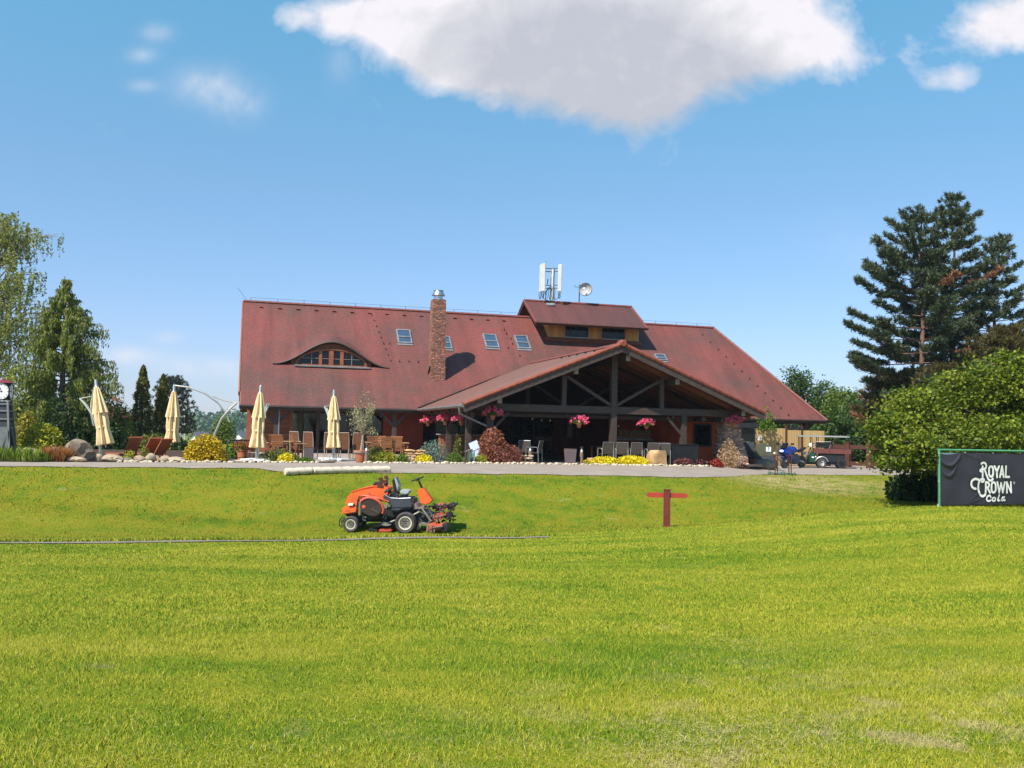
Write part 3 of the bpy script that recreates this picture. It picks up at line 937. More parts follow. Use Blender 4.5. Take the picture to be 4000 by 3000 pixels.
for px, py in ((1932, 1567), (2225, 1466), (2425, 1382), (2614, 1470), (2868, 1592)):
    h = H(px, py)
    zq = PZ - PSL * abs(h.x - PT) - .40
    mb = MB(); mb.bb(h.x - .1, h.x + .1, -WF + .2, -6.2, zq - .12, zq + .12); pu = mb.build('purlin', M_beam, house)
    mb = MB(); mb.bb(h.x - .095, h.x + .095, -WF + .185, -WF + .199, zq - .115, zq + .115); mb.build('purlin_end', M_beamw, pu)
# posts
def post(t, w, zt_, br=(), r=.11):
    mb = MB(); mb.bb(t - r, t + r, -w - r, -w + r, 0, zt_)
    for dx, dy in br:
        mb.bar((t + dx * .08, -w + dy * .08, zt_ - .85), (t + dx * .8, -w + dy * .8, zt_ - .08), .11, .13, up=(.3, 1, 0) if dx else (1, 0, 0))
    return mb.build('post', M_beam, house)
ze = mz_(WE) - .12
t, _ = hitw(1077, 1700, 6.1); post(t, 6.1, ze + .15, ((-1, 0), (1, 0)))
t, _ = hitw(1538, 1700, 6.1); post(t, 6.1, ze + .15, ((-1, 0), (1, 0)))
t, _ = hitw(1205, 1700, 5.0)

PL = PT - PHW + .55
for px in (1752, 1829):
    post(PL, hitt(px, 1700, PL)[0], zv - .2, ((0, -1), (0, 1)))
t, _ = hitw(1912, 1700, WT); post(t, WT, zb_ - .12, ((1, 0),), .13)
t, _ = hitw(2668, 1700, WT); post(t, WT, zb_ - .12, ((-1, 0),), .12)
mb = MB(); mb.bb(PL - .12, PL + .12, -WT, -6.5, zv - .32, zv - .13); mb.bb(0.4, 9.6, -6.2, -6.0, ze - .1, ze + .1); build_each(mb, 'wall_plate', M_beam, house)
tb_ = hitw(1077, 1700, 6.1)[0]
mb = MB(); mb.tube([(tb_ + .13, -6.24, ze + .02), (tb_ + .13, -6.24, .1)], .035, 8); mb.build('downpipe', M_gutl, house, smooth=True)

# --- walls
WW = 5.0
ta = .5; tw = hitw(1131, 1700, WW)[0]
mb = MB(); mb.bb(ta, tw, -WW, -WW + .16, 0, mz_(WW) - .25)
mb.build('log_wall', M_plank, house)
mb = MB()
mb.prism([(-WW + .17, 0), (5.5, 0), (5.5, mz_(5.5) - .25), (.1, ZR - .35), (-.1, ZR - .35), (-WW + .17, mz_(WW) - .3)], ta, ta + .14, ax='X')
mb.build('gable_wall', M_plank, house)
mb = MB(); mb.bb(ta - .12, ta + .12, -WW - .12, -WW - .003, 0, mz_(WW) - .3); mb.bb(tw - .02, tw + .13, -WW - .05, -WW + .2, 0, mz_(WW) - .3)
build_each(mb, 'corner_post', M_frame, house)
tr = hitw(1495, 1700, WW)[0]
mb = MB(); mb.bb(tr, 9.0, -WW, -WW + .16, 0, mz_(WW) - .25); mb.bb(9.0, 9.16, -WW - 0, -2, 0, 2.9)
build_each(mb, 'red_wall', M_redw, house)
# glazed left bay: header, mullions, panes
mb = MB(); mb.bb(tw + .131, tr - .002, -WW - .02, -WW + .16, 2.42, mz_(WW) - .25)
mb.build('lintel', M_beam, house)
mull = [hitw(px, 1700, WW)[0] for px in (1173, 1240, 1358, 1430)]
lw_ = tw + .13
for i, mt in enumerate(mull + [tr]):
    mb = MB()
    if i < 4: mb.bb(mt - .07, mt + .07, -WW - .01, -WW + .1, .001, 2.419)
    mb.bb(lw_, mt - .071, -WW, -WW + .08, .001, .12)
    mb.bb(lw_, mt - .071, -WW, -WW + .08, 1.95, 2.03)
    wv = mb.build('window', M_beam, house)
    mb = MB(); mb.bb(lw_, mt - .071, -WW + .03, -WW + .045, .121, 2.418); mb.build('pane', M_pane, wv)
    lw_ = mt + .07
mb = MB()     # rear wall with one window opening
a, b, z0, z1 = 2.55, 3.85, 1.0, 2.45
for q in ((ta + .15, a, 0, 3.1), (b, 24.2, 0, 3.1), (a, b, 0, z0), (a, b, z1, 3.1)): mb.bb(q[0], q[1], 5.4, 5.55, q[2], q[3])
rw = mb.build('rear_wall', M_plank, house)
mb = MB(); mb.bb(a, b, 5.45, 5.47, z0, z1); mb.build('pane', M_pane, rw)
mb = MB(); mb.bb(3.0, 3.12, 5.42, 5.53, z0, z1); mb.bb(a, 2.999, 5.43, 5.52, 2.1, 2.17); mb.bb(3.121, b, 5.43, 5.52, 2.1, 2.17); mb.build('glazing_bars', M_beam, rw)
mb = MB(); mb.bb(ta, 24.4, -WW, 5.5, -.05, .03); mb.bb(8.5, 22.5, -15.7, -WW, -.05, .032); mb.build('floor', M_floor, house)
M_redd = mat('shade_darkened_red', (.13, .03, .016), .8, (.09, .022, .012), ns=2)  # wall red darkened so the porch shade sits in the colour
# room behind the porch, plus a dark wall added to darken the glazed bay
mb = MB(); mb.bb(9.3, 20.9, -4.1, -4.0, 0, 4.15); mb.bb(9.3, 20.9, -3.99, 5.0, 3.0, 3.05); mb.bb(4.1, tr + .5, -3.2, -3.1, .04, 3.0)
mb.build('inner_wall', mat('interior_shade_dark', (.03, .022, .02), .8), house)  # near-black base colour stands in for the shade indoors
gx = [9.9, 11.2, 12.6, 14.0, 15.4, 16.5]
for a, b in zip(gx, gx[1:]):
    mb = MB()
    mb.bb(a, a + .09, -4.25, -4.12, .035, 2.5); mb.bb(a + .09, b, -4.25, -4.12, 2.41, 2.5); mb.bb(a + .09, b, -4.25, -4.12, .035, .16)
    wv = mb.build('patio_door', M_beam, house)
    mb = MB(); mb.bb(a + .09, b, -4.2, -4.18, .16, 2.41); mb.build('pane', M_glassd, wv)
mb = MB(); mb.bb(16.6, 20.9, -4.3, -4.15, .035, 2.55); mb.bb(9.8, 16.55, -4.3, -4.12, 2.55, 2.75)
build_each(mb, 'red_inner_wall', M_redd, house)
for px in (2226, 2262):
    t = hitw(px, 1700, 4.5)[0]
    mb = MB(); mb.bb(t - .13, t + .13, -4.5, -4.4, 1.0, 2.35); mb.build('wall_panel', M_beamw if px < 2240 else M_beam, house)
# orange store room on the right of the porch
sa = hitw(2672, 1700, 13.3)[0]; sb = hitw(2806, 1700, 13.3)[0] + .6
mb = MB(); mb.bb(sa, sb, -13.3, -4.5, .02, zb_ - .12)
st = mb.build('store_room', M_red, house)
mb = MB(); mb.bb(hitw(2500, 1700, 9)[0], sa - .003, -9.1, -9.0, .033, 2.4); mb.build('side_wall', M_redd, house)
xa, za = hitw(2709, 1657, 13.3); xb, zb2 = hitw(2776, 1743, 13.3)
mb = MB()
for z in (za, zb2): mb.bb(xa - .04, xb + .04, -13.35, -13.302, z - .035, z + .035)
for x in (xa, xb): mb.bb(x - .04, x + .04, -13.348, -13.302, min(za, zb2) + .035, max(za, zb2) - .035)
wv = mb.build('window', M_beam, house)
mb = MB(); mb.bb(xa + .04, xb - .04, -13.325, -13.305, min(za, zb2) + .035, max(za, zb2) - .035); mb.build('pane', M_glassd, wv)
mb = MB()
for px in (2700, 2772):
    t = hitw(px, 1640, 14)[0]; mb.bb(t - .09, t + .09, -15.2, -13.2, zb_ - .36, zb_ - .16)
build_each(mb, 'joist_end', M_beam, house)
# flared stone pier at the porch corner
t1_, z1_ = hitw(2838, 1630, 14.7)
prof = [(0, .62), (.35, .60), (.8, .54), (1.3, .46), (1.9, .42), (2.55, .40)]
vs = []; fs = []
nz_ = 16
rr = random.Random(9)
for i in range(nz_ + 1):
    z = 2.3 * i / nz_
    h = float(np.interp(z, [p[0] for p in prof], [p[1] for p in prof]))
    for k in range(16):
        a = k / 16 * 2 * math.pi
        q = max(abs(math.cos(a)), abs(math.sin(a)))
        e = h / q ** .8 * (1 + rr.uniform(-.05, .05))
        vs.append((t1_ + e * math.cos(a) + (.25 * (1 - z / 2.3)), -14.7 + e * math.sin(a), z))
for i in range(nz_):
    for k in range(16):
        fs.append((i * 16 + k, i * 16 + (k + 1) % 16, (i + 1) * 16 + (k + 1) % 16, (i + 1) * 16 + k))
fs.append(tuple(nz_ * 16 + k for k in range(16)))
MB().add(vs, fs).build('stone_pier', M_pier, house)
# carport posts on the right
for t in (26.2, 28.6, 31.3):
    for w in (5.9, -5.5):
        post(t, w, mz_(5.9) - .2, ((-1, 0), (1, 0)) if w > 0 else ())
mb = MB(); mb.bb(24.5, 31.4, -6.0, -5.8, mz_(5.9) - .35, mz_(5.9) - .15); mb.bb(24.5, 31.4, 5.4, 5.6, mz_(5.9) - .35, mz_(5.9) - .15)
build_each(mb, 'carport_beam', M_beam, house)
# ------------------------------------------------------------------ helpers for plants and stones
def dF(px, off):
    d = 42.0
    for _ in range(12):
        x = (px - 2000) / F * d
        d = float(np.interp(x, FX, FY)) + off
    return d
def sph(n):
    v = RNG.normal(size=(n, 3)); return v / np.linalg.norm(v, axis=1, keepdims=True)
def leafq(c, size, asp=.5, up=.25, droop=None):
    n = len(c); nr = sph(n); nr[:, 2] += up; nr /= np.linalg.norm(nr, axis=1, keepdims=True)
    t = np.cross(nr, sph(n)); t /= np.linalg.norm(t, axis=1, keepdims=True) + 1e-9
    if droop is not None:
        t = t * (1 - droop) + np.array([0, 0, -1]) * droop; t /= np.linalg.norm(t, axis=1, keepdims=True) + 1e-9
    b = np.cross(nr, t); b /= np.linalg.norm(b, axis=1, keepdims=True) + 1e-9
    s = (np.full(n, size) if np.isscalar(size) else size)[:, None] * RNG.uniform(.65, 1.3, (n, 1))
    return np.stack([c - t * s * .5, c + b * s * asp * .5 - t * s * .08, c + t * s * .5, c - b * s * asp * .5 - t * s * .08], 1)
def dome(n, rx, ry, h, fill=.35, clump=0, flat=0):
    """points in a bush-shaped volume, thickest near its skin"""
    d = sph(n); d[:, 2] = np.abs(d[:, 2]) if not flat else d[:, 2]
    r = 1 - np.abs(RNG.normal(0, fill, n)); r = np.clip(r, .1, 1.12)
    if clump:
        k = sph(clump); k[:, 2] = np.abs(k[:, 2])
        near = (d @ k.T).max(1)
        r *= .80 + .26 * np.clip((near - .75) / .25, 0, 1)
    p = d * r[:, None]
    return p * np.array([rx, ry, h])
M_twig = mat('twig_bark', (.20, .14, .09), .9, (.1, .07, .05), ns=9)
def bush(name, label, cat, px, py, wpx, hpx, d, m, leaf, n, asp=.5, up=.25, clump=9, group=None, fill=.3, twigs=5, lift=0):
    g = at(px, py, d)
    t = thing(name, label, cat, g, 0, group)
    rx = wpx * d / F / 2; h = hpx * d / F
    p = dome(n, rx, min(rx, max(.3, rx * .7)), h, fill, clump); p[:, 2] += .02 + lift
    arr_mesh('foliage', leafq(p, leaf, asp, up), m, t)
    if twigs:
        mb = MB()
        for i in range(twigs):
            a = random.uniform(0, 6.28); q = V((math.cos(a) * rx * .5, math.sin(a) * rx * .4, h * .7))
            mb.tube([(0, 0, -.03), q * .5 + V((0, 0, .05)), q], [.018, .012, .006], 5)
        mb.build('stems', M_twig, t)
    return t
def spikes(name, label, cat, px0, px1, py, hpx, d, m, n, w=.02, group=None, lean=.35):
    """upright blades: irises, tall grass"""
    a = at(px0, py, d); b = at(px1, py, d)
    t = thing(name, label, cat, (a + b) / 2, 0, group)
    A = np.zeros((n, 4, 3)); h = hpx * d / F
    x = RNG.uniform(-.5, .5, n) * (b.x - a.x); y = RNG.uniform(-.25, .25, n) + x * (b.y - a.y) / max(.01, (b.x - a.x))
    H = h * RNG.uniform(.5, 1.1, n); th = RNG.uniform(0, 6.28, n); l = RNG.uniform(0, lean, n) * H; ph = RNG.uniform(0, 6.28, n)
    z = np.zeros(n); dx, dy = np.cos(th) * w, np.sin(th) * w
    A[:, 0] = np.stack([x - dx, y - dy, z], 1); A[:, 1] = np.stack([x + dx, y + dy, z], 1)
    mx, my = x + np.cos(ph) * l * .35, y + np.sin(ph) * l * .35
    A[:, 1] = np.stack([mx + dx, my + dy, H * .6], 1); A[:, 3] = np.stack([mx - dx, my - dy, H * .6], 1)
    A[:, 0] = np.stack([x, y, z], 1); A[:, 2] = np.stack([x + np.cos(ph) * l, y + np.sin(ph) * l, H], 1)
    arr_mesh('blades', A, m, t)
    return t

LG_gold = leafmat('golden_foliage', (.25, .17, .006), (.78, .56, .022), .3)
LG_yel = leafmat('yellow_flowers', (.60, .47, .008), (.88, .76, .03), .25)
LG_yelgr = leafmat('yellow_green_leaves', (.16, .18, .012), (.50, .48, .04), .35)
LG_olive = leafmat('olive_juniper', (.07, .085, .015), (.25, .25, .055), .3)
LG_green = leafmat('fresh_green_leaves', (.05, .11, .012), (.19, .30, .03), .35)
LG_dark = leafmat('dark_green_leaves', (.012, .035, .010), (.06, .12, .025), .3)
LG_blue = leafmat('blue_spruce_needles', (.06, .11, .09), (.24, .33, .27), .2)
LG_red = leafmat('red_barberry_leaves', (.13, .035, .018), (.50, .20, .12), .35)
LG_red2 = leafmat('dark_red_leaves', (.10, .03, .022), (.36, .135, .10), .35)
LG_purple = leafmat('purple_leaves', (.045, .014, .018), (.16, .045, .05), .3)
LG_scar = leafmat('scarlet_leaves', (.22, .02, .015), (.48, .07, .04), .3)
LG_grey = leafmat('grey_olive_leaves', (.17, .17, .085), (.46, .44, .25), .3)
LG_tan = leafmat('dry_tan_stalks', (.26, .15, .07), (.62, .42, .24), .25)
LG_rust = leafmat('rust_grass', (.22, .075, .02), (.50, .22, .07), .3)
LG_pink = leafmat('pink_petals', (.75, .04, .16), (.95, .26, .42), .3)
LG_lime = leafmat('lime_iris_blades', (.09, .16, .015), (.36, .42, .06), .35)
M_rock = mat('tan_boulder', (.46, .36, .25), .9, (.26, .19, .13), ns=2.2, bmp=.8, bsc=9)
M_rockg = mat('grey_brown_boulder', (.27, .215, .155), .9, (.12, .09, .065), ns=2.5, bmp=1.0, bsc=7)
M_sand = mat('golden_sandstone', (.58, .37, .18), .85, (.38, .22, .10), ns=3, bmp=.6, bsc=12)
M_terra = mat('terracotta_clay', (.50, .17, .075), .75, (.38, .12, .055), ns=4)
M_planter = mat('taupe_planter', (.17, .12, .125), .6, (.13, .095, .10), ns=3)

# raised planting at the left end of the terrace
X = np.arange(-30, -10.2, .5); 
G = np.zeros((9, len(X), 3))
for i in range(9):
    a = i / 8
    Y = np.interp(X, FX, FY) + .8 + 9 * a
    G[i] = np.stack([X, Y, .02 + .22 * math.sin(math.pi * min(1, a * 1.6 + .02) * .5 if a < .6 else math.pi * .5) * np.clip((-10.4 - X) / 1.2, 0, 1) * min(1, (1 - a) * 5)], -1)
tag(grid_mesh('flower_bed', G, None, M_soil), None, None, kind='structure')

# --- stones at the terrace edge
def stone(px, py, wpx, hpx, off, m, label, seed, group=None, rough=.55, dep=.8):
    d = dF(px, off) if off < 5 else off; g = at(px, py, d)
    w = wpx * d / F / 2; h = hpx * d / F / 2
    mb = MB(); mb.ball((0, 0, h * .86), (w * 1.12, w * dep, h * 1.15), 3, rough=rough, seed=seed)
    o = mb.build('boulder', m, smooth=True, ang=28)
    o.location = g
    return tag(o, label, 'boulder', group)
GR = 'boulders along the terrace edge'
stone(312, 1806, 118, 92, .75, M_rockg, 'large grey-brown boulder beside the rust-coloured grass', 4, GR, .7)
stone(300, 1808, 70, 24, .2, M_rock, 'flat pale stone at the foot of the large grey boulder', 5, GR)
stone(112, 1792, 92, 54, 1.1, M_rock, 'long tan slab behind the iris clump', 6, GR)
stone(207, 1800, 74, 62, .7, M_rockg, 'brown rounded rock overgrown with rust grass', 7, GR)
stone(382, 1797, 36, 32, .6, M_rock, 'upright rounded stone beneath the leaning parasol foot', 8, GR)
stone(435, 1808, 84, 32, .3, M_rock, 'wide tan slab lying under the single lounger', 9, GR)
stone(462, 1792, 48, 20, .8, M_rock, 'thin stone wedged on top of the wide slab', 10, GR)
stone(495, 1808, 42, 22, .25, M_rockg, 'small dark stone right of the wide slab', 11, GR)
stone(543, 1808, 44, 28, .3, M_rock, 'light stone with a hollow under it, before the green tuft', 12, GR)
stone(585, 1806, 46, 38, .3, M_rock, 'rounded tan stone below the pair of loungers', 13, GR)
stone(590, 1790, 60, 30, .9, M_rock, 'sloping stone behind the rounded tan stone', 14, GR)
stone(612, 1806, 30, 26, .25, M_sand, 'orange-brown square stone next to the rounded tan stone', 15, GR)
stone(646, 1795, 40, 26, .8, M_rock, 'pale angular stone under the second lounger of the pair', 16, GR)
stone(640, 1812, 28, 26, .15, M_rock, 'small pointed cream stone at the path edge', 17, GR)
stone(690, 1790, 72, 22, .7, M_rock, 'long cream slab left of the golden mound bush', 18, GR)
stone(697, 1808, 46, 18, .2, M_rock, 'low cream stone tucked against the golden mound bush', 19, GR)
stone(2988, 1826, 88, 42, 42.3, M_rockg, 'big smooth boulder below the olive golf cart', 20, 'boulders right of the porch', .25)
def block(px, py, wpx, hpx, off, m, label, seed):
    d = dF(px, off); g = at(px, py, d); w = wpx * d / F; h = hpx * d / F
    bm = bmesh.new(); bmesh.ops.create_cube(bm, size=1); bmesh.ops.subdivide_edges(bm, edges=bm.edges, cuts=5, use_grid_fill=True)
    rr = random.Random(seed)
    cuts = [(V((rr.uniform(-1, 1), rr.uniform(-1, 1), rr.uniform(-.2, 1))).normalized(), rr.uniform(.60, .72)) for _ in range(12)]
    vs = []
    for v in bm.verts:
        p = v.co.copy()
        for n_, k_ in cuts:
            e_ = p.dot(n_) - k_
            if e_ > 0: p -= n_ * e_
        p += V((rr.uniform(-1, 1), rr.uniform(-1, 1), rr.uniform(-1, 1))) * .022
        vs.append((p.x * w * 1.04, p.y * w * .9, (p.z + .5) * h))
    fs = [tuple(v.index for v in f_.verts) for f_ in bm.faces]; bm.free()
    o = MB().add(vs, fs).build('sandstone_block', m, smooth=True, ang=20); o.location = g; o.rotation_euler = (0, 0, R(24))
    return tag(o, label, 'stone block', 'sandstone blocks')
block(2564, 1818, 58, 60, .5, M_sand, 'tall squared sandstone block in front of the grey chairs', 1)
block(2314, 1808, 34, 26, .7, M_sand, 'small sandstone block at the left end of the long yellow bed', 2)
def stack(px, py, wpx, hpx, off, rows, label, seed, m=M_sand):
    d = dF(px, off); g = at(px, py, d); w = wpx * d / F; h = hpx * d / F
    t = thing('stacked_stones', label, 'stone stack', g, 0, 'dry stacked stone piles')
    rr = random.Random(seed); z = 0
    for i in range(rows):
        hh = h / rows; x = -w / 2 * rr.uniform(.8, 1)
        while x < w / 2 - .05:
            sw = rr.uniform(.3, .75) * w * .8; sw = min(sw, w / 2 - x + .1)
            mb = MB(); mb.ball((x + sw / 2, rr.uniform(-.04, .04), z + hh / 2), (sw / 2 * 1.06, .2, hh * .56), 2, rough=.5, seed=rr.random())
            mb.build('stone', m, t, smooth=True, ang=28)
            x += sw
        z += hh
stack(1612, 1810, 84, 53, .7, 5, 'dry stacked sandstone slabs between the bushes left of the porch', 3)
stack(2048, 1815, 58, 36, .5, 4, 'low pile of pale stones against the red-leaved bushes', 4, M_rock)
stack(3530, 1833, 70, 36, 1.6, 3, 'pale block pile at the end of the dark fence', 5, M_rock)

# --- planting
bush('golden_bush', 'large golden mound bush beside the terrace railing', 'bush', 800, 1806, 168, 104, dF(797, .9), LG_gold, .085, 5200, .6, .3, 14)
bush('conifer_shrub', 'bronze-gold pointed conifer shrub beside the clock tower', 'shrub', 100, 1730, 100, 190, dF(100, 3.2), leafmat('bronze_gold_foliage', (.12, .11, .012), (.42, .36, .05), .3), .10, 4200, .5, .2, 22, fill=.35)
bush('broad_shrub', 'broad yellow-green leafy shrub behind the tan slab', 'shrub', 160, 1740, 205, 140, dF(160, 2.4), LG_yelgr, .10, 4200, .6, .5, 16)
bush('spiky_bush', 'bare tan spiky bush behind the large boulder', 'bush', 338, 1728, 66, 78, dF(338, 2.0), LG_tan, .12, 420, .16, .2, 8, fill=.6)
spikes('iris_clump', 'green iris clump at the far left of the path edge', 'iris', -60, 150, 1806, 62, dF(60, .35), LG_lime, 420, .022)
spikes('iris_clump', 'yellowing iris clump between the tan slab and the rust grass', 'iris', 150, 200, 1806, 40, dF(170, .35), LG_lime, 120, .02)
spikes('rust_grass', 'rust-brown ornamental grass left of the large boulder', 'grass tuft', 165, 262, 1806, 62, dF(214, .5), LG_rust, 900, .012, lean=.9)
bush('green_tuft', 'yellow-green weedy tuft among the stones by the single lounger', 'plant', 505, 1795, 60, 52, dF(505, .7), LG_yelgr, .07, 500, .3, .2, 6, fill=.5)
bush('green_tuft', 'feathery green tuft between the single lounger and the pair', 'plant', 560, 1788, 62, 60, dF(560, 1.0), LG_lime, .08, 520, .22, .2, 6, fill=.5)
bush('spreading_juniper', 'low spreading olive juniper in front of the wooden chairs', 'juniper', 1085, 1803, 175, 50, dF(1085, .9), LG_olive, .10, 2600, .35, .3, 18, fill=.45)
bush('flowering_mound', 'small bright yellow flower mound at the left end of the kerb logs', 'flowers', 1118, 1809, 76, 36, dF(1118, .35), LG_yel, .06, 1300, .7, .6, 8)
bush('ground_cover', 'low green ground-cover plant right of the small yellow mound', 'plant', 1188, 1809, 90, 20, dF(1188, .35), LG_green, .06, 1000, .5, .6, 8)
bush('weeping_shrub', 'olive weeping shrub behind the potted tree', 'shrub', 1468, 1790, 88, 62, dF(1468, 1.4), LG_olive, .11, 1700, .25, .1, 14)
bush('variegated_shrub', 'yellow-and-green variegated shrub in front of the wooden tables', 'shrub', 1502, 1808, 112, 46, dF(1502, .6), LG_yelgr, .075, 1800, .5, .4, 12)
spikes('green_tuft', 'upright green tuft left of the stacked sandstone', 'plant', 1555, 1588, 1810, 40, dF(1570, .5), LG_green, 160, .02)
bush('flowering_mound', 'bright yellow flower mound right of the stacked sandstone', 'flowers', 1655, 1811, 72, 36, dF(1655, .4), LG_yel, .06, 1400, .7, .6, 8)
bush('blue_spruce', 'blue-green dwarf spruce below the hanging baskets', 'spruce', 1692, 1800, 122, 88, dF(1692, 1.0), LG_blue, .085, 2300, .3, .2, 20, fill=.4)
bush('fern_plant', 'bright green arching plant right of the dwarf spruce', 'plant', 1775, 1805, 95, 40, dF(1775, .6), LG_green, .09, 1000, .22, .4, 10)
bush('small_conifer', 'slender olive conifer in front of the porch posts', 'conifer', 1785, 1800, 46, 112, dF(1785, 1.5), LG_olive, .09, 900, .4, .2, 10, fill=.5)
spikes('tall_grass', 'pale green spiky plant beside the blue chair', 'plant', 1826, 1856, 1810, 52, dF(1840, .5), LG_blue, 60, .028, lean=.25)
bush('olive_clump', 'small olive-yellow clump at the foot of the red-leaved bush', 'plant', 1877, 1812, 56, 36, dF(1877, .45), LG_yelgr, .07, 700, .4, .4, 8)
bush('red_bush', 'tall rounded red-leaved bush at the left corner of the porch', 'bush', 1922, 1806, 128, 136, dF(1922, 1.0), LG_red, .095, 3600, .5, .3, 18, fill=.35)
bush('red_bush', 'lower dark red-leaved bush spreading towards the pale stones', 'bush', 1985, 1812, 128, 76, dF(1985, .5), LG_red2, .085, 2600, .5, .3, 14)
bush('flowering_bed', 'long low bed of bright yellow flowers before the porch', 'flowers', 2350, 1819, 160, 34, dF(2350, .6), LG_yel, .065, 2600, .7, .7, 16, twigs=0)
bush('flowering_bed', 'yellow flower bed reaching to the tall sandstone block', 'flowers', 2470, 1822, 150, 36, dF(2470, .6), LG_yel, .065, 2600, .7, .7, 16, twigs=0)
bush('purple_clump', 'maroon leafy clump below the store room wall', 'plant', 2668, 1822, 78, 32, dF(2668, .5), leafmat('maroon_leaves', (.09, .025, .025), (.25, .08, .075), .3), .08, 1000, .7, .6, 9, twigs=0)
bush('purple_clump', 'dark purple clump between the maroon and scarlet plants', 'plant', 2742, 1823, 74, 26, dF(2742, .5), LG_purple, .08, 800, .7, .6, 9, twigs=0)
bush('scarlet_clump', 'scarlet leafy clump at the foot of the stone pier', 'plant', 2800, 1826, 60, 34, 39.6, LG_scar, .09, 700, .6, .5, 8, twigs=0)
bush('dry_climber', 'dry tan climber sprawling over the foot of the stone pier', 'climber', 2850, 1828, 110, 112, 40.45, LG_tan, .13, 1700, .2, .2, 14, fill=.45)
bush('purple_clump', 'small violet clump left of the big smooth boulder', 'plant', 2898, 1828, 56, 16, 40.9, LG_purple, .06, 360, .6, .5, 6, twigs=0)

# --- kerb logs: pale spiral-ridged rolls lying at the lawn edge
M_roll = mat('pale_straw_roll', (.66, .56, .44), .9, (.50, .41, .31), ns=6, bmp=.6, bsc=40)
def roll(px0, px1, label):
    a = at(px0, 1848, 28.25 + (px0 - 1113) * .0045); b = at(px1, 1848, 28.25 + (px1 - 1113) * .0045)
    L_ = (b - a).length; n = int(L_ / .03); ns = 20
    vs = []; fs = []
    for i in range(n + 1):
        x = L_ * i / n
        for k in range(ns):
            t = 2 * math.pi * k / ns
            q = ((x + .10 * math.cos(t - .8)) / .33) % 1
            r = .118 * (1 - .30 * (1 - q) ** 4 - .12 * q ** 9)
            if i in (0, n): r *= .85
            vs.append((x, r * math.cos(t) * 1.15, .10 + r * math.sin(t)))
    for i in range(n):
        for k in range(ns):
            fs.append((i * ns + k, i * ns + (k + 1) % ns, (i + 1) * ns + (k + 1) % ns, (i + 1) * ns + k))
    fs += [tuple(range(ns)), tuple(n * ns + k for k in range(ns))]
    o = MB().add(vs, fs).build('kerb_roll', M_roll, smooth=True, ang=50)
    dv = b - a
    o.location = a; o.rotation_euler = (0, -math.atan2(dv.z, math.hypot(dv.x, dv.y)), math.atan2(dv.y, dv.x))
    tag(o, label, 'kerb roll', 'pale rolls along the path')
roll(1113, 1218, 'short pale ridged roll at the path edge, left of the longer one')
roll(1222, 1522, 'long pale ridged roll at the path edge above the mower')

# --- pots and planters
def planter(px, py, wpx, hpx, off, label, m=M_planter):
    d = dF(px, off); g = at(px, py, d); w = wpx * d / F; h = hpx * d / F
    t = thing('planter', label, 'planter', g, R(12), 'tall taupe planters')
    mb = MB(); mb.box((0, 0, h / 2), (w * .78, w * .78, h), top=1.28); mb.build('pot', m, t, bevel=.015)
    mb = MB(); mb.box((0, 0, h - .01), (w * .93, w * .93, .04)); mb.build('soil', M_soil, t)
    return t, h
planter(1205, 1801, 40, 56, 1.2, 'tapered taupe planter left of the closed parasol')
planter(2227, 1818, 42, 62, .3, 'tapered taupe planter at the porch opening')
d_ = dF(1408, .6); g = at(1408, 1806, d_)
t = thing('potted_tree', 'small pale olive tree in a terracotta pot by the potted lamp', 'potted tree', g)
mb = MB(); mb.lathe([(.15, 0), (.17, .04), (.235, .34), (.235, .36), (.27, .37), (.28, .47), (.24, .47), (.2, .42)], n=20); mb.build('pot', M_terra, t, smooth=True)
mb = MB(); mb.lathe([(.272, .372), (.281, .43), (.281, .40)], n=20); mb.build('pot_band', M_beamw, t, smooth=True)
mb = MB(); rr = random.Random(2)
mb.tube([(0, 0, .38), (.04, 0, .7), (.06, 0, 1.05)], [.05, .045, .04], 8)
tips = []
for i in range(34):
    a = rr.uniform(0, 6.28); r = rr.uniform(.2, .5); z = rr.uniform(1.1, 2.35)
    q = V((.06 + r * math.cos(a), r * math.sin(a), z)); b = V((.06, 0, min(1.0 + .3 * rr.random(), z)))
    mid = b.lerp(q, .5) + V((0, 0, .1))
    mb.tube([b, mid, q], [.02, .013, .006], 5); tips += [mid, q, q.lerp(mid, .5)]
mb.build('trunk', mat('pale_olive_bark', (.42, .34, .24), .9, (.28, .22, .15), ns=12), t)
c = np.array([list(p) for p in tips]); c = np.repeat(c, 15, 0) + RNG.normal(0, .085, (len(c) * 15, 3))
up_ = np.stack([RNG.uniform(-.12, .25, 60), RNG.uniform(-.1, .1, 60), RNG.uniform(2.2, 2.75, 60)], 1)
arr_mesh('leaves', leafq(np.concatenate([c, up_]), .075, .4, .1), LG_grey, t)

# --- bollard lamps
M_boll = mat('brown_bollard', (.27, .17, .125), .6, (.2, .13, .1), ns=4)
M_white = mat('white_enamel', (.82, .82, .80), .4, (.74, .74, .72))
def bollard(px, py, d, h, label):
    t = thing('bollard_lamp', label, 'bollard lamp', at(px, py, d), 0, 'brown bollard lamps')
    mb = MB(); mb.lathe([(.085, 0), (.085, .03), (.07, .04), (.07, h - .2)], n=14); mb.build('post', M_boll, t, smooth=True)
    mb = MB(); mb.lathe([(.05, h - .2), (.055, h - .15), (.02, h - .08), (.02, h - .04)], n=12); mb.build('lamp', M_white, t, smooth=True)
    mb = MB()
    for k in range(4):
        a = k * 1.571 + .7; mb.tube([(.06 * math.cos(a), .06 * math.sin(a), h - .2), (.06 * math.cos(a), .06 * math.sin(a), h - .02)], .006, 5)
    mb.lathe([(.08, h - .03), (.08, h), (.02, h + .02)], n=14); mb.build('cap', M_black, t, smooth=True)
bollard(1430, 1806, dF(1430, .35), .66, 'brown bollard lamp beside the terracotta pot')
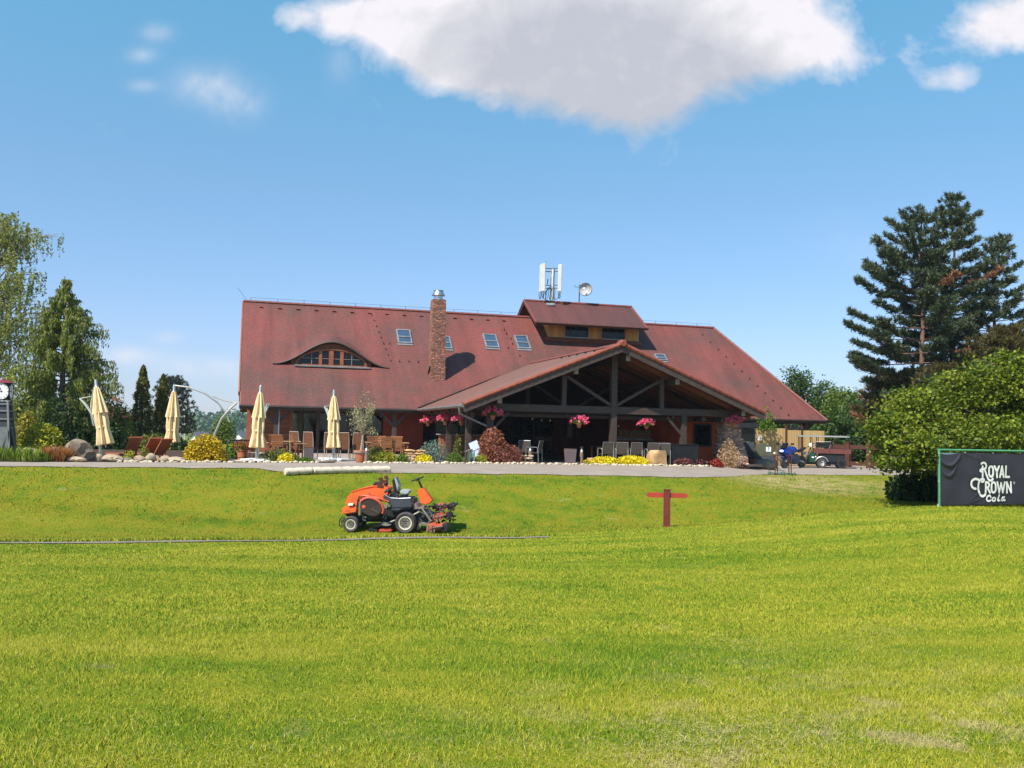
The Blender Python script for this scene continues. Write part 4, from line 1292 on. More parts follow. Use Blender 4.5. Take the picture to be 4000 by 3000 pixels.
bollard(2070, 1812, dF(2070, .9), .72, 'brown bollard lamp behind the low pale stone pile')
bollard(2271, 1816, dF(2271, .3), .72, 'brown bollard lamp right of the taupe planter at the porch')

# --- hanging flower baskets
def basket(p, s, hang, label, seed):
    t = thing('hanging_basket', label, 'flower basket', p, 0, 'pink hanging flower baskets')
    mb = MB(); mb.lathe([(.06 * s, -.2 * s), (.10 * s, -.07 * s), (.11 * s, -.07 * s), (.11 * s, -.02), (.09 * s, -.03)], n=14); mb.build('pot', M_terra, t, smooth=True)
    q = dome(240, .33 * s, .33 * s, .2 * s, .4); q[:, 2] -= .03
    arr_mesh('foliage', leafq(q, .075 * s, .6, .5), LG_green, t)
    cl = dome(46, .40 * s, .36 * s, .30 * s, .14); cl[:, 2] -= .0
    q = np.repeat(cl, 12, 0) + RNG.normal(0, .03 * s, (46 * 12, 3))
    arr_mesh('flowers', leafq(q, .07 * s, .9, .5), LG_pink, t)
    mb = MB()
    for k in range(3):
        a = k * 2.09; mb.tube([(.12 * s * math.cos(a), .12 * s * math.sin(a), 0), (0, 0, .33 * s)], .006, 4)
    mb.tube([(0, 0, .33 * s), (.02, 0, .36 * s), (0, 0, hang)], .008, 5); mb.build('hanger', M_black, t)
def bworld(t, w, z): return TB @ V((t, -w, z))
for px, py, lab, k in ((1672, 1640, 'pink basket at the eaves, nearest the red wall', 1), (1740, 1634, 'pink basket between the two left porch posts', 2), (1803, 1634, 'pink basket behind the zinc downpipe', 3)):
    w, z = hitt(px, py + 8, PL - .4 + .1 * k)
    basket(bworld(PL - .4 + .1 * k, w, z), 1.05, zv - z - .05, lab, k)
for px, py, lab, k in ((1925, 1612, 'pink basket under the left end of the tie beam, above the red bush', 4), (2262, 1644, 'pink basket hanging above the taupe planter in the porch', 5), (2526, 1652, 'pink basket right of the central king post', 6), (2868, 1642, 'pink basket under the right eave beside the stone pier', 7)):
    t_, z = hitw(px, py + 8, 15.5)
    top = min(zb_ - .2, PZ - PSL * abs(t_ - PT) - .3)
    basket(bworld(t_, 15.5, z), 1.05 if k != 6 else .9, max(.36, top - z), lab, k)
# --- string of bulbs
t = thing('string_lights', 'string of small white bulbs drooping under the porch beams', 'string lights', TB @ V((11, -10, 2.5)), YAW)
pts = []
for i, (px, py) in enumerate([(1992, 1620), (2042, 1623), (2080, 1636), (2115, 1642), (2149, 1642), (2217, 1622), (2416, 1664), (2487, 1661), (2558, 1645), (2630, 1629)]):
    t_, z = hitw(px, py, 13.6); p = bworld(t_, 13.6, z); pts.append(p + V((0, 0, .07)))
    mb = MB(); mb.ball(p, (.035, .035, .045), 1); mb.build('bulb', M_white, t, world=True, smooth=True)
for a, b in ((0, 6), (6, 10)):
    mb = MB(); mb.tube(pts[a:b], .006, 4); mb.build('cable', M_black, t, world=True)

# --- closed cantilever parasols
M_cream = mat('cream_canvas', (.82, .63, .36), .85, (.70, .50, .27), ns=5, spec=.2, bmp=.25, bsc=20)
M_pole = mat('champagne_aluminium', (.62, .57, .50), .35, (.52, .48, .42), metal=.75)
def parasol(px, py, d, rot, reach, lean, hc, label, foot=True, tilt=(0, 0)):
    g = at(px, py, d)
    t = thing('parasol', label, 'parasol', g, rot, 'closed cream cantilever parasols')
    mb = MB()
    for y in (-.035, .035):
        mb.tube([(0, y, .05), (.03, y, .55), (.14, y, 1.05), (.34, y, 1.55), (.62, y, 1.9), (.84, y, 2.12)], .033, 8)
    mb.build('mast', M_pole, t, smooth=True)
    mb = MB()
    if reach > .5:
        mb.tube([(.62, 0, 1.42), (.5, 0, 1.72), (.2, 0, 2.1), (-.25, 0, 2.42), (-.8, 0, 2.64), (-reach, 0, 2.70)], .03, 8)
    else:
        mb.tube([(.30, 0, 1.2), (.42, 0, 1.6), (.42, 0, 2.0), (.36, 0, 2.4), (-reach * .6 + .1, 0, 2.72), (-reach, 0, 2.78)], .032, 8)
    mb.build('arm', M_pole, t, smooth=True)
    mb = MB(); mb.tube([(.84, 0, 2.12), (.4, 0, 2.2), (0, 0, 2.34) if reach > .5 else (.38, 0, 2.3)], .022, 8); mb.build('strut', M_pole, t, smooth=True)
    top = 2.68 if reach > .5 else 2.72
    T = M.Translation((-reach, 0, top)) @ M.Rotation(lean, 4, 'Y') @ M.Rotation(tilt[0], 4, 'X')
    mb = MB(T); mb.lathe([(.03, .05), (.05, -.02), (.045, -.17), (.06, -.2)], n=10); mb.tube([(0, 0, -.1), (0, 0, -hc - .1)], .022, 8); mb.build('hub', M_pole, t, smooth=True)
    mb = MB(T); mb.lathe([(.055, -.2), (.10, -.42), (.15, -.75), (.20, -1.08), (.205, -1.12), (.17, -1.09)], n=72, star=.34, sn=8); mb.build('canopy_vent', M_cream, t, smooth=True)
    mb = MB(T); mb.lathe([(.07, -.9), (.155, -1.1), (.165, -1.45), (.15, -1.65), (.17, -1.8), (.215, -hc + .02), (.205, -hc)], n=72, star=.42, sn=7); mb.build('canopy', M_cream, t, smooth=True)
    mb = MB(T); mb.lathe([(.165, -1.56), (.172, -1.59), (.165, -1.62)], n=24); mb.build('strap', M_cream, t, smooth=True)
    if foot:
        mb = MB()
        mb.box((0, 0, .03), (1.0, .12, .05)); mb.box((0, 0, .031), (.12, 1.0, .05))
        mb.build('foot', M_white, t, bevel=.008)
        for x, y in ((.27, .27), (-.27, .27), (.27, -.27), (-.27, -.27)):
            mb = MB(); mb.box((x, y, .09), (.36, .36, .07)); mb.build('ballast_slab', M_white, t, bevel=.012)
    else:
        mb = MB(); mb.lathe([(.09, -.05), (.09, .04), (.05, .06), (.05, .1)], n=12); mb.build('foot', M_pole, t, smooth=True)
parasol(393, 1778, dF(393, 1.3), R(172), -.30, R(12), 2.2, 'leaning cream parasol beside the large grey boulder', False, (R(0),))
parasol(822, 1790, dF(822, 1.5), R(6), 1.36, 0, 2.02, 'cream parasol hanging from a wide arched arm behind the golden bush', False)
parasol(1003, 1808, dF(1003, .9), R(82), -.10, R(3), 2.2, 'cream parasol seen end-on at the left corner of the clubhouse')
parasol(1303, 1796, dF(1303, 2.3), R(128), -.14, R(3), 2.2, 'cream parasol on white slabs in front of the glazed bay')

# --- terrace railing with a flower pot behind it
d_ = dF(940, 2.0)
t = thing('railing', 'dark metal terrace railing with rounded ends left of the clubhouse', 'railing', at(940, 1800, d_))
p0, p1 = at(884, 1800, d_), at(1000, 1800, d_ + .7)
mb = MB(); a = V((0, 0, 0)); up = V((0, 0, 1))
mb.tube([p0 + up * .02, p0 + up * .5, p0 + up * .68 + (p1 - p0) * .03, p0 + up * .76 + (p1 - p0) * .1, p1 + up * .76 - (p1 - p0) * .15, p1 + up * .66 - (p1 - p0) * .05, p1 + up * .45, p1 + up * .02], .028, 8)
mb.build('handrail', M_gut, t, world=True, smooth=True)
mb = MB(); mb.tube([p0 + up * .12 + (p1 - p0) * .1, p1 + up * .12], .016, 6); mb.tube([p0 + up * .42 + (p1 - p0) * .5, p1 + up * .42], .016, 6); mb.build('rail', M_gut, t, world=True)
for k in (.62, .78, .92):
    mb = MB(); q = p0.lerp(p1, k); mb.tube([q + up * .02, q + up * .6], .012, 6); mb.build('baluster', M_gut, t, world=True)
g = at(946, 1790, d_ + .8); t = thing('potted_flowers', 'terracotta pot of red and pink flowers behind the railing', 'potted flowers', g)
mb = MB(); mb.lathe([(.16, 0), (.2, .36), (.22, .36), (.22, .42), (.18, .42)], n=16); mb.build('pot', M_terra, t, smooth=True)
q = dome(260, .34, .3, .32, .4); q[:, 2] += .42; arr_mesh('foliage', leafq(q, .08, .6, .4), LG_green, t)
q = dome(160, .36, .3, .36, .2); q[:, 2] += .44; arr_mesh('flowers', leafq(q, .08, .9, .5), LG_scar, t)
bush('leafy_plant', 'bright green leafy plant seen through the terrace railing', 'plant', 905, 1795, 50, 62, d_ + 1.2, LG_green, .10, 420, .7, .3, 6)

# --- furniture
M_teak = mat('oiled_orange_teak', (.29, .115, .04), .65, (.19, .07, .026), ns=3, str_=(1, 8, 8))
M_lounge = mat('red_brown_teak', (.40, .125, .06), .6, (.27, .075, .035), ns=3, str_=(8, 1, 8))
M_teakt = mat('sun_bleached_teak', (.50, .30, .15), .65, (.38, .22, .10), ns=3, str_=(1, 8, 8))
def lounger(px, py, d, rz, ang, label):
    t = thing('lounger', label, 'sun lounger', at(px, py, d), rz, 'wooden sun loungers')
    mb = MB()
    for k in range(9): mb.bb(.08 + k * .145, .19 + k * .145, -.3, .3, .28, .305)
    for y in (-.32, .32): mb.bb(0, 1.42, y - .02, y + .02, .24, .31)
    mb.build('seat', M_lounge, t)
    mb = MB(M.Translation((0, 0, .3)) @ M.Rotation(-ang, 4, 'Y'))
    for k in range(7): mb.bb(-.02, .02, -.29 + k * .084, -.215 + k * .084, .02, .82)
    mb.bb(-.025, .025, -.31, .31, .8, .85); mb.build('backrest', M_lounge, t)
    for x in (.06, 1.34):
        for y in (-.3, .3):
            mb = MB(); mb.bb(x - .03, x + .03, y - .03, y + .03, 0, .24); mb.build('leg', M_lounge, t)
    t.scale = (.8, .8, .8)
lounger(508, 1778, dF(520, 2.0), R(143), R(30), 'single wooden lounger with upright back, left of the other two')
lounger(578, 1780, dF(578, 2.4), R(150), R(34), 'wooden lounger in the shade of the pair, left one')
lounger(622, 1780, dF(625, 1.9), R(150), R(36), 'wooden lounger right beside the arched-arm parasol canopy')

def wchair(name):
    t = thing(name, '', 'chair')
    mb = MB()
    for k in range(5): mb.bb(-.24, .24, -.22 + k * .09, -.145 + k * .09, .42, .445)
    mb.build('seat', M_teak, t)
    mb = MB(M.Translation((0, .22, .44)) @ M.Rotation(R(-10), 4, 'X'))
    for k in range(4): mb.bb(-.22, .22, -.012, .012, .1 + k * .1, .185 + k * .1)
    mb.bb(-.25, .25, -.02, .02, .5, .55); mb.build('backrest', M_teak, t)
    for x in (-.24, .24):
        for y, h in ((-.2, .64), (.22, .95)):
            mb = MB(); mb.bb(x - .022, x + .022, y - .022, y + .022, 0, h if y < 0 else .5); mb.build('leg', M_teak, t)
        mb = MB(); mb.bb(x - .03, x + .03, -.24, .24, .64, .67); mb.build('armrest', M_teakt, t)
    return t
def wtable(w, dp, m, name='wooden_table'):
    t = thing(name, '', 'table')
    mb = MB()
    for k in range(6): mb.bb(-w / 2, w / 2, -dp / 2 + k * dp / 6, -dp / 2 + (k + .92) * dp / 6, .71, .74)
    mb.build('tabletop', m, t)
    for x in (-1, 1):
        for y in (-1, 1):
            mb = MB(); mb.bb(x * (w / 2 - .07) - .03, x * (w / 2 - .07) + .03, y * (dp / 2 - .07) - .03, y * (dp / 2 - .07) + .03, 0, .71); mb.build('leg', M_teak, t)
    return t
def put(proto, used, px, py, d, rz, label, group):
    g = at(px, py, d)
    if not used:
        proto.location = g; proto.rotation_euler = (0, 0, rz); proto['label'] = label; proto['group'] = group; used.append(1)
    else: dup(proto, g, rz, label, group)
pc, u1 = wchair('wooden_chair'), []
G1_ = 'orange teak chairs on the terrace'
for px, off, rz, lab in ((1068, 3.6, 200, 'teak chair behind the first table, nearest the corner parasol'), (1090, 2.4, 178, 'teak chair with its back to the path above the juniper'), (1168, 2.9, 120, 'teak chair turned sideways beside the taupe planter'),
                         (1455, 3.8, 185, 'teak chair partly behind the weeping shrub'), (1478, 5.0, 0, 'teak chair on the far side of the long tables, left'), (1512, 2.6, 180, 'teak chair with its back to the path, left of two at the long tables'), (1552, 2.5, 178, 'teak chair with its back to the path, right of two at the long tables'), (1545, 5.0, 0, 'teak chair on the far side of the long tables, right')):
    put(pc, u1, px, 1795, dF(px, off), R(rz), lab, G1_)
pt, u2 = wtable(1.1, .8, M_teakt), []
for px, off, lab in ((1115, 3.2, 'small teak table by the corner parasol'), (1478, 3.9, 'bleached teak table behind the weeping shrub'), (1540, 3.7, 'bleached teak table behind the stacked sandstone')):
    put(pt, u2, px, 1795, dF(px, off), R(16), lab, 'teak tables on the terrace')
M_wick = mat('dark_wicker', (.20, .075, .035), .8, (.09, .035, .02), ns=30)
M_cane = mat('pale_cane_frame', (.46, .36, .27), .6, (.36, .28, .2))
def hchair():
    t = thing('high_back_chair', '', 'chair')
    mb = MB(); mb.bb(-.22, .22, -.22, .22, .40, .46); mb.build('seat', M_wick, t)
    mb = MB(M.Translation((0, .22, .46)) @ M.Rotation(R(-6), 4, 'X')); mb.bb(-.2, .2, -.015, .015, -.05, .62)
    mb.build('backrest', M_wick, t)
    mb = MB(M.Translation((0, .22, .46)) @ M.Rotation(R(-6), 4, 'X')); mb.tube([(-.21, 0, -.4), (-.22, 0, .3), (-.2, 0, .64), (.2, 0, .64), (.22, 0, .3), (.21, 0, -.4)], .016, 6)
    mb.build('back_frame', M_cane, t, smooth=True)
    for x in (-.2, .2):
        mb = MB(); mb.tube([(x, -.2, 0), (x, -.2, .4)], .016, 6); mb.build('leg', M_cane, t)
        mb = MB(); mb.tube([(x, .24, 0), (x, .215, .42)], .016, 6); mb.build('leg', M_cane, t)
    return t
ph, u3 = hchair(), []
for px, off, rz, lab in ((1160, 5.3, 160, 'high-backed wicker chair against the garden window'), (1213, 4.6, 165, 'high-backed wicker chair behind the taupe planter'), (1290, 4.6, 180, 'high-backed wicker chair partly hidden by the closed parasol on white slabs'), (1345, 4.6, 180, 'high-backed wicker chair just right of the parasol on white slabs'), (1402, 4.6, 178, 'high-backed wicker chair behind the terracotta pot')):
    put(ph, u3, px, 1795, dF(px, off), R(rz), lab, 'high-backed wicker chairs by the glazed bay')
M_mesh = mat('taupe_mesh_fabric', (.105, .082, .07), .75, (.075, .06, .05), ns=40)
def gchair():
    t = thing('patio_chair', '', 'chair')
    mb = MB(); mb.bb(-.24, .24, -.24, .22, .41, .435); mb.build('seat', M_mesh, t, bevel=.01)
    mb = MB(M.Translation((0, .22, .43)) @ M.Rotation(R(-12), 4, 'X')); mb.bb(-.23, .23, -.012, .012, .02, .5); mb.build('backrest', M_mesh, t, bevel=.01)
    for x in (-.26, .26):
        mb = MB(); mb.tube([(x, -.25, 0), (x, -.25, .62), (x, -.2, .66), (x, .2, .66), (x, .27, .6), (x, .3, 0)], .016, 6); mb.build('leg_frame', M_alu, t, smooth=True)
    mb = MB(M.Translation((0, .22, .43)) @ M.Rotation(R(-12), 4, 'X')); mb.tube([(-.24, .005, 0), (-.24, .005, .51), (.24, .005, .51), (.24, .005, 0)], .014, 6); mb.build('back_frame', M_alu, t, smooth=True)
    return t
pg, u4 = gchair(), []
for px, off, rz, lab in ((2365, 1.6, 196, 'taupe patio chair left of the king post'), (2424, 1.5, 186, 'taupe patio chair just right of the king post'), (2477, 1.5, 192, 'taupe patio chair in the middle of the row behind the yellow bed'), (2546, 1.5, 184, 'taupe patio chair half behind the sandstone block'), (2592, 1.45, 176, 'taupe patio chair right of the sandstone block'), (2084, 1.7, 250, 'taupe patio chair turned sideways by the bollard at the porch'), (2052, 1.9, 170, 'taupe patio chair behind the low pale stone pile')):
    put(pg, u4, px, 1805, dF(px, off), R(rz), lab, 'taupe patio chairs on the porch')
M_dark = mat('charcoal_furniture', (.012, .012, .014), .7, (.008, .008, .009))
t = wtable(2.2, .9, M_dark, 'dining_table'); t.location = at(2410, 1800, dF(2410, 2.6)); t.rotation_euler = (0, 0, R(14)); t['label'] = 'long charcoal dining table behind the row of patio chairs'
t = wtable(1.6, .9, M_dark, 'dining_table'); t.location = at(2600, 1800, dF(2600, 2.7)); t.rotation_euler = (0, 0, R(14)); t['label'] = 'charcoal dining table at the right end of the patio chairs'
mb = MB(); mb.bb(-.6, .75, -.3, .3, 0, .86); mb.bb(-.62, .77, -.32, .32, .86, .9)
o = mb.build('serving_cabinet', M_dark, bevel=.01); o.location = at(2655, 1800, dF(2655, 1.5)); o.rotation_euler = (0, 0, YAW); tag(o, 'low charcoal cabinet in front of the orange store room', 'cabinet')
# fire-wood rack
p = TB @ V((hitw(2470, 1720, 10.8)[0], -10.8, 0)); t = thing('firewood_rack', 'rack of brown firewood on a pale shelf at the back of the porch', 'firewood rack', p, YAW)
mb = MB(); mb.bb(-.9, 1.0, -.2, .2, .98, 1.06); mb.build('shelf', M_beamw, t)
for x in (-.85, .95): 
    mb = MB(); mb.bb(x - .05, x + .05, -.2, .2, .03, .98); mb.build('upright', M_beam, t)
rr = random.Random(8); M_log = mat('split_firewood', (.34, .19, .09), .9, (.18, .09, .045), ns=8)
for r_ in range(3):
    for k in range(11):
        x = -.78 + k * .155 + (.07 if r_ % 2 else 0)
        mb = MB(); mb.lathe([(.02, -.24), (.075, -.235), (.07, .2)], (x, 0, 1.135 + r_ * .135), 7, axis='Y'); mb.build('log', M_log, t)
# bar counter on the left side of the porch
p = TB @ V((10.6, -8.5, 0)); t = thing('bar_counter', 'red-brown bar counter with pale top behind the left porch posts', 'bar counter', p, YAW)
mb = MB(); mb.bb(-1.3, 1.8, -.25, .25, .033, 1.05); mb.build('front', M_frame, t)
mb = MB(); mb.bb(-1.4, 1.9, -.33, .33, 1.05, 1.1); mb.build('countertop', M_beamw, t)
for k in range(4):
    mb = MB(); mb.bb(-1.15 + k * .72, -.6 + k * .72, -.27, -.252, .25, .85); mb.build('panel', M_teak, t)
# pale-blue sling chair behind the red bush
t = thing('sling_chair', 'chair with pale blue fabric tipped back beside the red-leaved bush', 'sling chair', at(1868, 1800, dF(1868, 1.3)), R(-15))
mb = MB(M.Translation((0, 0, .28)) @ M.Rotation(R(-24), 4, 'Y')); mb.bb(-.19, .19, -.012, .012, .0, .24); mb.bb(-.19, .19, -.012, .012, .27, .62); mb.build('fabric', mat('pale_blue_fabric', (.55, .63, .78), .8, (.48, .55, .70)), t)
mb = MB(M.Translation((0, .03, .28)) @ M.Rotation(R(-24), 4, 'Y')); mb.tube([(-.21, 0, -.15), (-.21, 0, .64), (.21, 0, .64), (.21, 0, -.15)], .016, 6); mb.tube([(-.21, 0, .25), (.21, 0, .25)], .014, 6); mb.build('frame', M_black, t)
for x in (-.1, .3):
    mb = MB(); mb.tube([(x, .04, 0), (x - .08, .04, .34)], .016, 6); mb.build('leg', M_black, t)
mb = MB(); mb.tube([(-.25, -.04, .55), (-.95, -.1, .30)], .02, 6); mb.build('pole', M_beamw, t)

# --- clock tower
M_ctw = mat('grey_painted_steel', (.20, .205, .20), .6, (.15, .155, .15), ns=3, metal=.2)
M_ctd = mat('dark_grey_steel', (.05, .05, .055), .5, (.035, .036, .04), metal=.3)
d_ = dF(22, 1.6); g = at(4, 1745, d_); g.z = .22
t = thing('clock_tower', 'grey steel clock tower with white dials at the left edge of the terrace', 'clock tower', g, R(12))
cz = P(20, 1509, d_).z - g.z
mb = MB(); mb.box((0, 0, cz * .42), (.86, .86, cz * .84), top=.50); mb.build('shaft', M_ctd, t)
for sx in (-1, 1):
    for sy in (-1, 1):
        mb = MB(); mb.bar((sx * .46, sy * .46, 0), (sx * .24, sy * .24, cz * .86), .07); mb.build('leg', M_ctw, t)
for k, z in enumerate((.02, .42, .56, .69, .8)):
    h = .46 - .22 * z / .86
    for q in ((0, -1), (1, 0), (0, 1), (-1, 0)):
        a = V((q[0] * h - q[1] * h, q[1] * h + q[0] * h, z * cz)); b = V((q[0] * h + q[1] * h, q[1] * h - q[0] * h, z * cz))
        mb = MB(); mb.bar(a, b, .05, .06); mb.build('crossbar', M_ctw, t)
mb = MB(); mb.prism([(-.43, .02), (.43, .02), (.35, cz * .41), (-.35, cz * .41)], -.455, -.44); mb.build('front_panel', M_ctw, t)
mb = MB(); mb.bar((.62, -.1, 0), (.36, -.12, cz * .5), .05); mb.bar((.1, -.5, .0), (.40, -.42, cz * .4), .03); mb.build('strut', M_ctw, t)
mb = MB(); mb.box((0, 0, cz), (.5, .5, .62)); mb.build('clock_case', M_ctd, t, bevel=.03)
mb = MB(); mb.box((0, 0, cz + .36), (.62, .62, .1), top=.5); mb.lathe([(.05, cz + .4), (.06, cz + .45), (.02, cz + .5)], n=10); mb.build('cap', mat('dark_red_cap', (.25, .03, .04), .5), t, bevel=.02)
M_dial = mat('white_clock_dial', (.85, .84, .80), .4, (.8, .79, .75))
for q in range(4):
    T = M.Rotation(q * R(90), 4, 'Z')
    mb = MB(T); mb.lathe([(.27, -.25), (.30, -.26), (.31, -.29), (.285, -.31), (.28, -.285)], (0, 0, cz), 32, axis='Y', cap=False); bz = mb.build('dial_rim', M_black, t, smooth=True)
    mb = MB(T); mb.lathe([(.28, -.27), (.278, -.285), (.001, -.287)], (0, 0, cz), 32, axis='Y'); di = mb.build('dial', M_dial, t, smooth=True)
    mb = MB(T)
    for k in range(12):
        a = k * math.pi / 6; mb.box((.235 * math.sin(a), -.289, cz + .235 * math.cos(a)), (.018, .003, .05), M.Rotation(a, 3, 'Y'))
    mb.build('hour_marks', M_black, di)
    mb = MB(T); a = R(-22); mb.bar((-.03 * math.sin(a), -.292, cz - .03 * math.cos(a)), (.15 * math.sin(a), -.292, cz + .15 * math.cos(a)), .03, .004, up=(0, 1, 0))
    mb.build('hour_hand', M_black, di)
    mb = MB(T); a = R(-87); mb.bar((-.05 * math.sin(a), -.296, cz - .05 * math.cos(a)), (.23 * math.sin(a), -.296, cz + .23 * math.cos(a)), .02, .004, up=(0, 1, 0))
    mb.build('minute_hand', M_black, di)

t.scale = (.8, .8, .92)
# --- aerials on the lantern roof
M_ant = mat('off_white_radome', (.62, .62, .59), .5, (.55, .55, .53), ns=3)
M_steel = mat('galvanised_steel', (.16, .17, .19), .5, (.10, .11, .13), metal=.5)
base = TB @ V((hitw(2150, 1178, 0)[0], 0, LZ + .02)); ad = base.y
t = thing('phone_mast', 'mobile phone mast with tall white panel antennas on the lantern ridge', 'antenna mast', base)
def AP(px, py, dy=0): return P(px, py, ad + dy)
mb = MB(); mb.tube([AP(2155, 1172), AP(2160, 1052)], .12, 12); mb.build('mast', M_ant, t, world=True, smooth=True)
for x, y0, y1, w_, dy in ((2122, 1029, 1139, .26, -.5), (2187, 1032, 1140, .25, -.35), (2111, 1034, 1142, .12, .35)):
    a = AP(x - 1, y1, dy); b = AP(x + 1.5, y0, dy)
    mb = MB(); mb.bar(a, b, w_, .14, up=(0, 1, 0)); pa = mb.build('panel_antenna', M_ant, t, world=True, bevel=.03)
    mb = MB()
    for k in (-.07, .0, .07): mb.tube([a + V((k, 0, .0)), a + V((k, 0, -.2)), a + V((k * .4, .1, -.38))], .014, 5)
    mb.build('cables', M_black, pa, world=True)
mb = MB()
for y in (1048, 1060, 1114, 1126):
    mb.tube([AP(2132, y, -.4), AP(2160, y + 2, 0)], .028, 6); mb.tube([AP(2160, y, 0), AP(2178, y, -.3)], .028, 6)
mb.tube([AP(2165, 1048, -.1), AP(2162, 1118, -.1)], .03, 6); mb.tube([AP(2140, 1090, -.2), AP(2138, 1110, -.2)], .03, 6)
mb.tube([AP(2133, 1016, -.3), AP(2133, 1035, -.3)], .008, 5)
mb.build('bracket', M_steel, t, world=True)
mb = MB()
for k in range(7):
    a = k / 6 * math.pi; mb.tube([AP(2148 + 18 * math.cos(a), 1172 - 6 * k % 9, -.2), AP(2150 + 20 * math.cos(a + .5), 1140, -.3), AP(2155 + 10 * math.cos(a), 1122, -.15)], .018, 5)
mb.tube([AP(2125, 1140, -.45), AP(2122, 1166, -.3), AP(2140, 1174, -.1)], .018, 5); mb.tube([AP(2187, 1142, -.3), AP(2180, 1164, -.2), AP(2165, 1172, -.1)], .018, 5)
mb.build('cables', M_black, t, world=True)
mb = MB(); mb.box(TB.inverted() @ AP(2150, 1192, -.35) if False else AP(2150, 1189, -.42), (.5, .3, .06), M.Rotation(R(32), 3, 'X')); mb.build('base_plate', M_alu, t, world=True)
base = TB @ V((hitw(2262, 1186, 0)[0], 0, LZ + .02)); ad = base.y
t = thing('satellite_dish', 'round satellite dish on a short dark pole above the lantern roof', 'satellite dish', base)
mb = MB(); mb.tube([AP(2262, 1190), AP(2264, 1112)], .04, 8); mb.tube([AP(2264, 1122), AP(2244, 1120)], .018, 6); mb.tube([AP(2246, 1122), AP(2246, 1112)], .014, 5); mb.build('pole', M_steel, t, world=True, smooth=True)
c_ = AP(2288, 1131, -.1); T = M.Translation(c_) @ M.Rotation(R(-14), 4, 'Z') @ M.Rotation(R(-4), 4, 'X')
mb = MB(T); mb.lathe([(.001, .06), (.18, .03), (.30, -.04), (.37, -.10), (.38, -.10), (.31, -.01), (.18, .06), (.001, .09)], n=28, axis='Y', cap=False); mb.build('dish', mat('pale_grey_dish', (.40, .39, .40), .6, (.35, .34, .35)), t, world=True, smooth=True)
mb = MB(T); mb.lathe([(.375, -.12), (.40, -.12), (.40, -.01), (.375, -.01)], n=28, axis='Y', cap=False); mb.build('rim', M_steel, t, world=True, smooth=True)
mb = MB(T); mb.lathe([(.06, -.34), (.07, -.30), (.05, -.24), (.02, -.2)], (-.05, 0, 0), n=12, axis='Y'); mb.build('feed_horn', M_white, t, world=True, smooth=True)
mb = MB(T); mb.tube([(-.05, -.3, 0), (.26, -.08, .25)], .014, 5); mb.build('feed_arm', M_steel, t, world=True)
mb = MB(); mb.tube([AP(2264, 1128), c_ + V((0, .1, 0))], .03, 6); mb.build('mount', M_steel, t, world=True)
# ------------------------------------------------------------------ ride-on mower
M_org = mat('orange_mower_paint', (.74, .13, .028), .38, (.56, .10, .03), ns=5, coat=.25, lo=.25, hi=.5)
M_orr = mat('faded_red_deck_paint', (.62, .10, .045), .5, (.40, .06, .03), ns=8)
M_blk = mat('black_mower_parts', (.022, .022, .024), .55, (.012, .012, .014), ns=9)
M_gry = mat('charcoal_body_plastic', (.055, .060, .072), .5, (.04, .045, .055), ns=3)
M_tyre = mat('dusty_tyre_rubber', (.075, .066, .062), .85, (.045, .04, .038), ns=9, bmp=.3)
M_rim = mat('cream_wheel_rim', (.66, .60, .48), .5, (.52, .46, .36), ns=5)
M_seat = mat('grey_vinyl_seat', (.40, .41, .42), .55, (.33, .34, .35), ns=6)
M_mtl = mat('worn_bare_metal', (.30, .27, .22), .55, (.20, .175, .14), ns=8, metal=.5)
MX, MY = 1545, 24.35
mroot = at(1486, 2078, MY)
t = thing('ride_on_mower', 'orange ride-on reel mower with black seat parked on the lawn below the path', 'lawn mower', mroot, R(-2))
def q(X, Y): return ((X - 820) / 592, (975 + (X - 420) * .046 - Y) / 592)
def qv(X, Y, y): a = q(X, Y); return V((a[0], y, a[1]))
def poly(pts): return [q(*p) for p in pts]
# hood, rear panel
hood = poly([(300, 585), (310, 540), (345, 440), (395, 375), (520, 330), (690, 295), (800, 285), (900, 300), (990, 345), (1000, 420), (930, 520), (700, 560), (500, 590)])
mb = MB(); mb.prism(hood, -.46, .46); ho = mb.build('hood', M_org, t, bevel=.06)
mb = MB(); mb.prism(poly([(392, 372), (520, 328), (800, 283), (860, 290), (860, 305), (700, 310), (520, 345), (400, 388)]), -.42, .42); mb.build('hood_crest', M_org, ho, bevel=.02)
mb = MB(); mb.prism(poly([(265, 600), (500, 595), (500, 690), (300, 715), (268, 715)]), -.48, .48); rp = mb.build('rear_panel', M_org, t, bevel=.03)
mb = MB(); mb.prism(poly([(365, 545), (440, 545), (440, 582), (365, 582)]), -.50, -.44); mb.build('lamp', M_white, rp, bevel=.01)
mb = MB(); mb.prism(poly([(470, 535), (495, 535), (495, 575), (470, 575)]), -.485, -.44); mb.build('reflector', M_org, rp)
mb = MB()
for x, y in ((330, 650), (350, 655), (372, 650), (384, 655)): mb.box(qv(x, y, -.483), (.022, .01, .03))
mb.build('rear_grille', M_orr, rp)
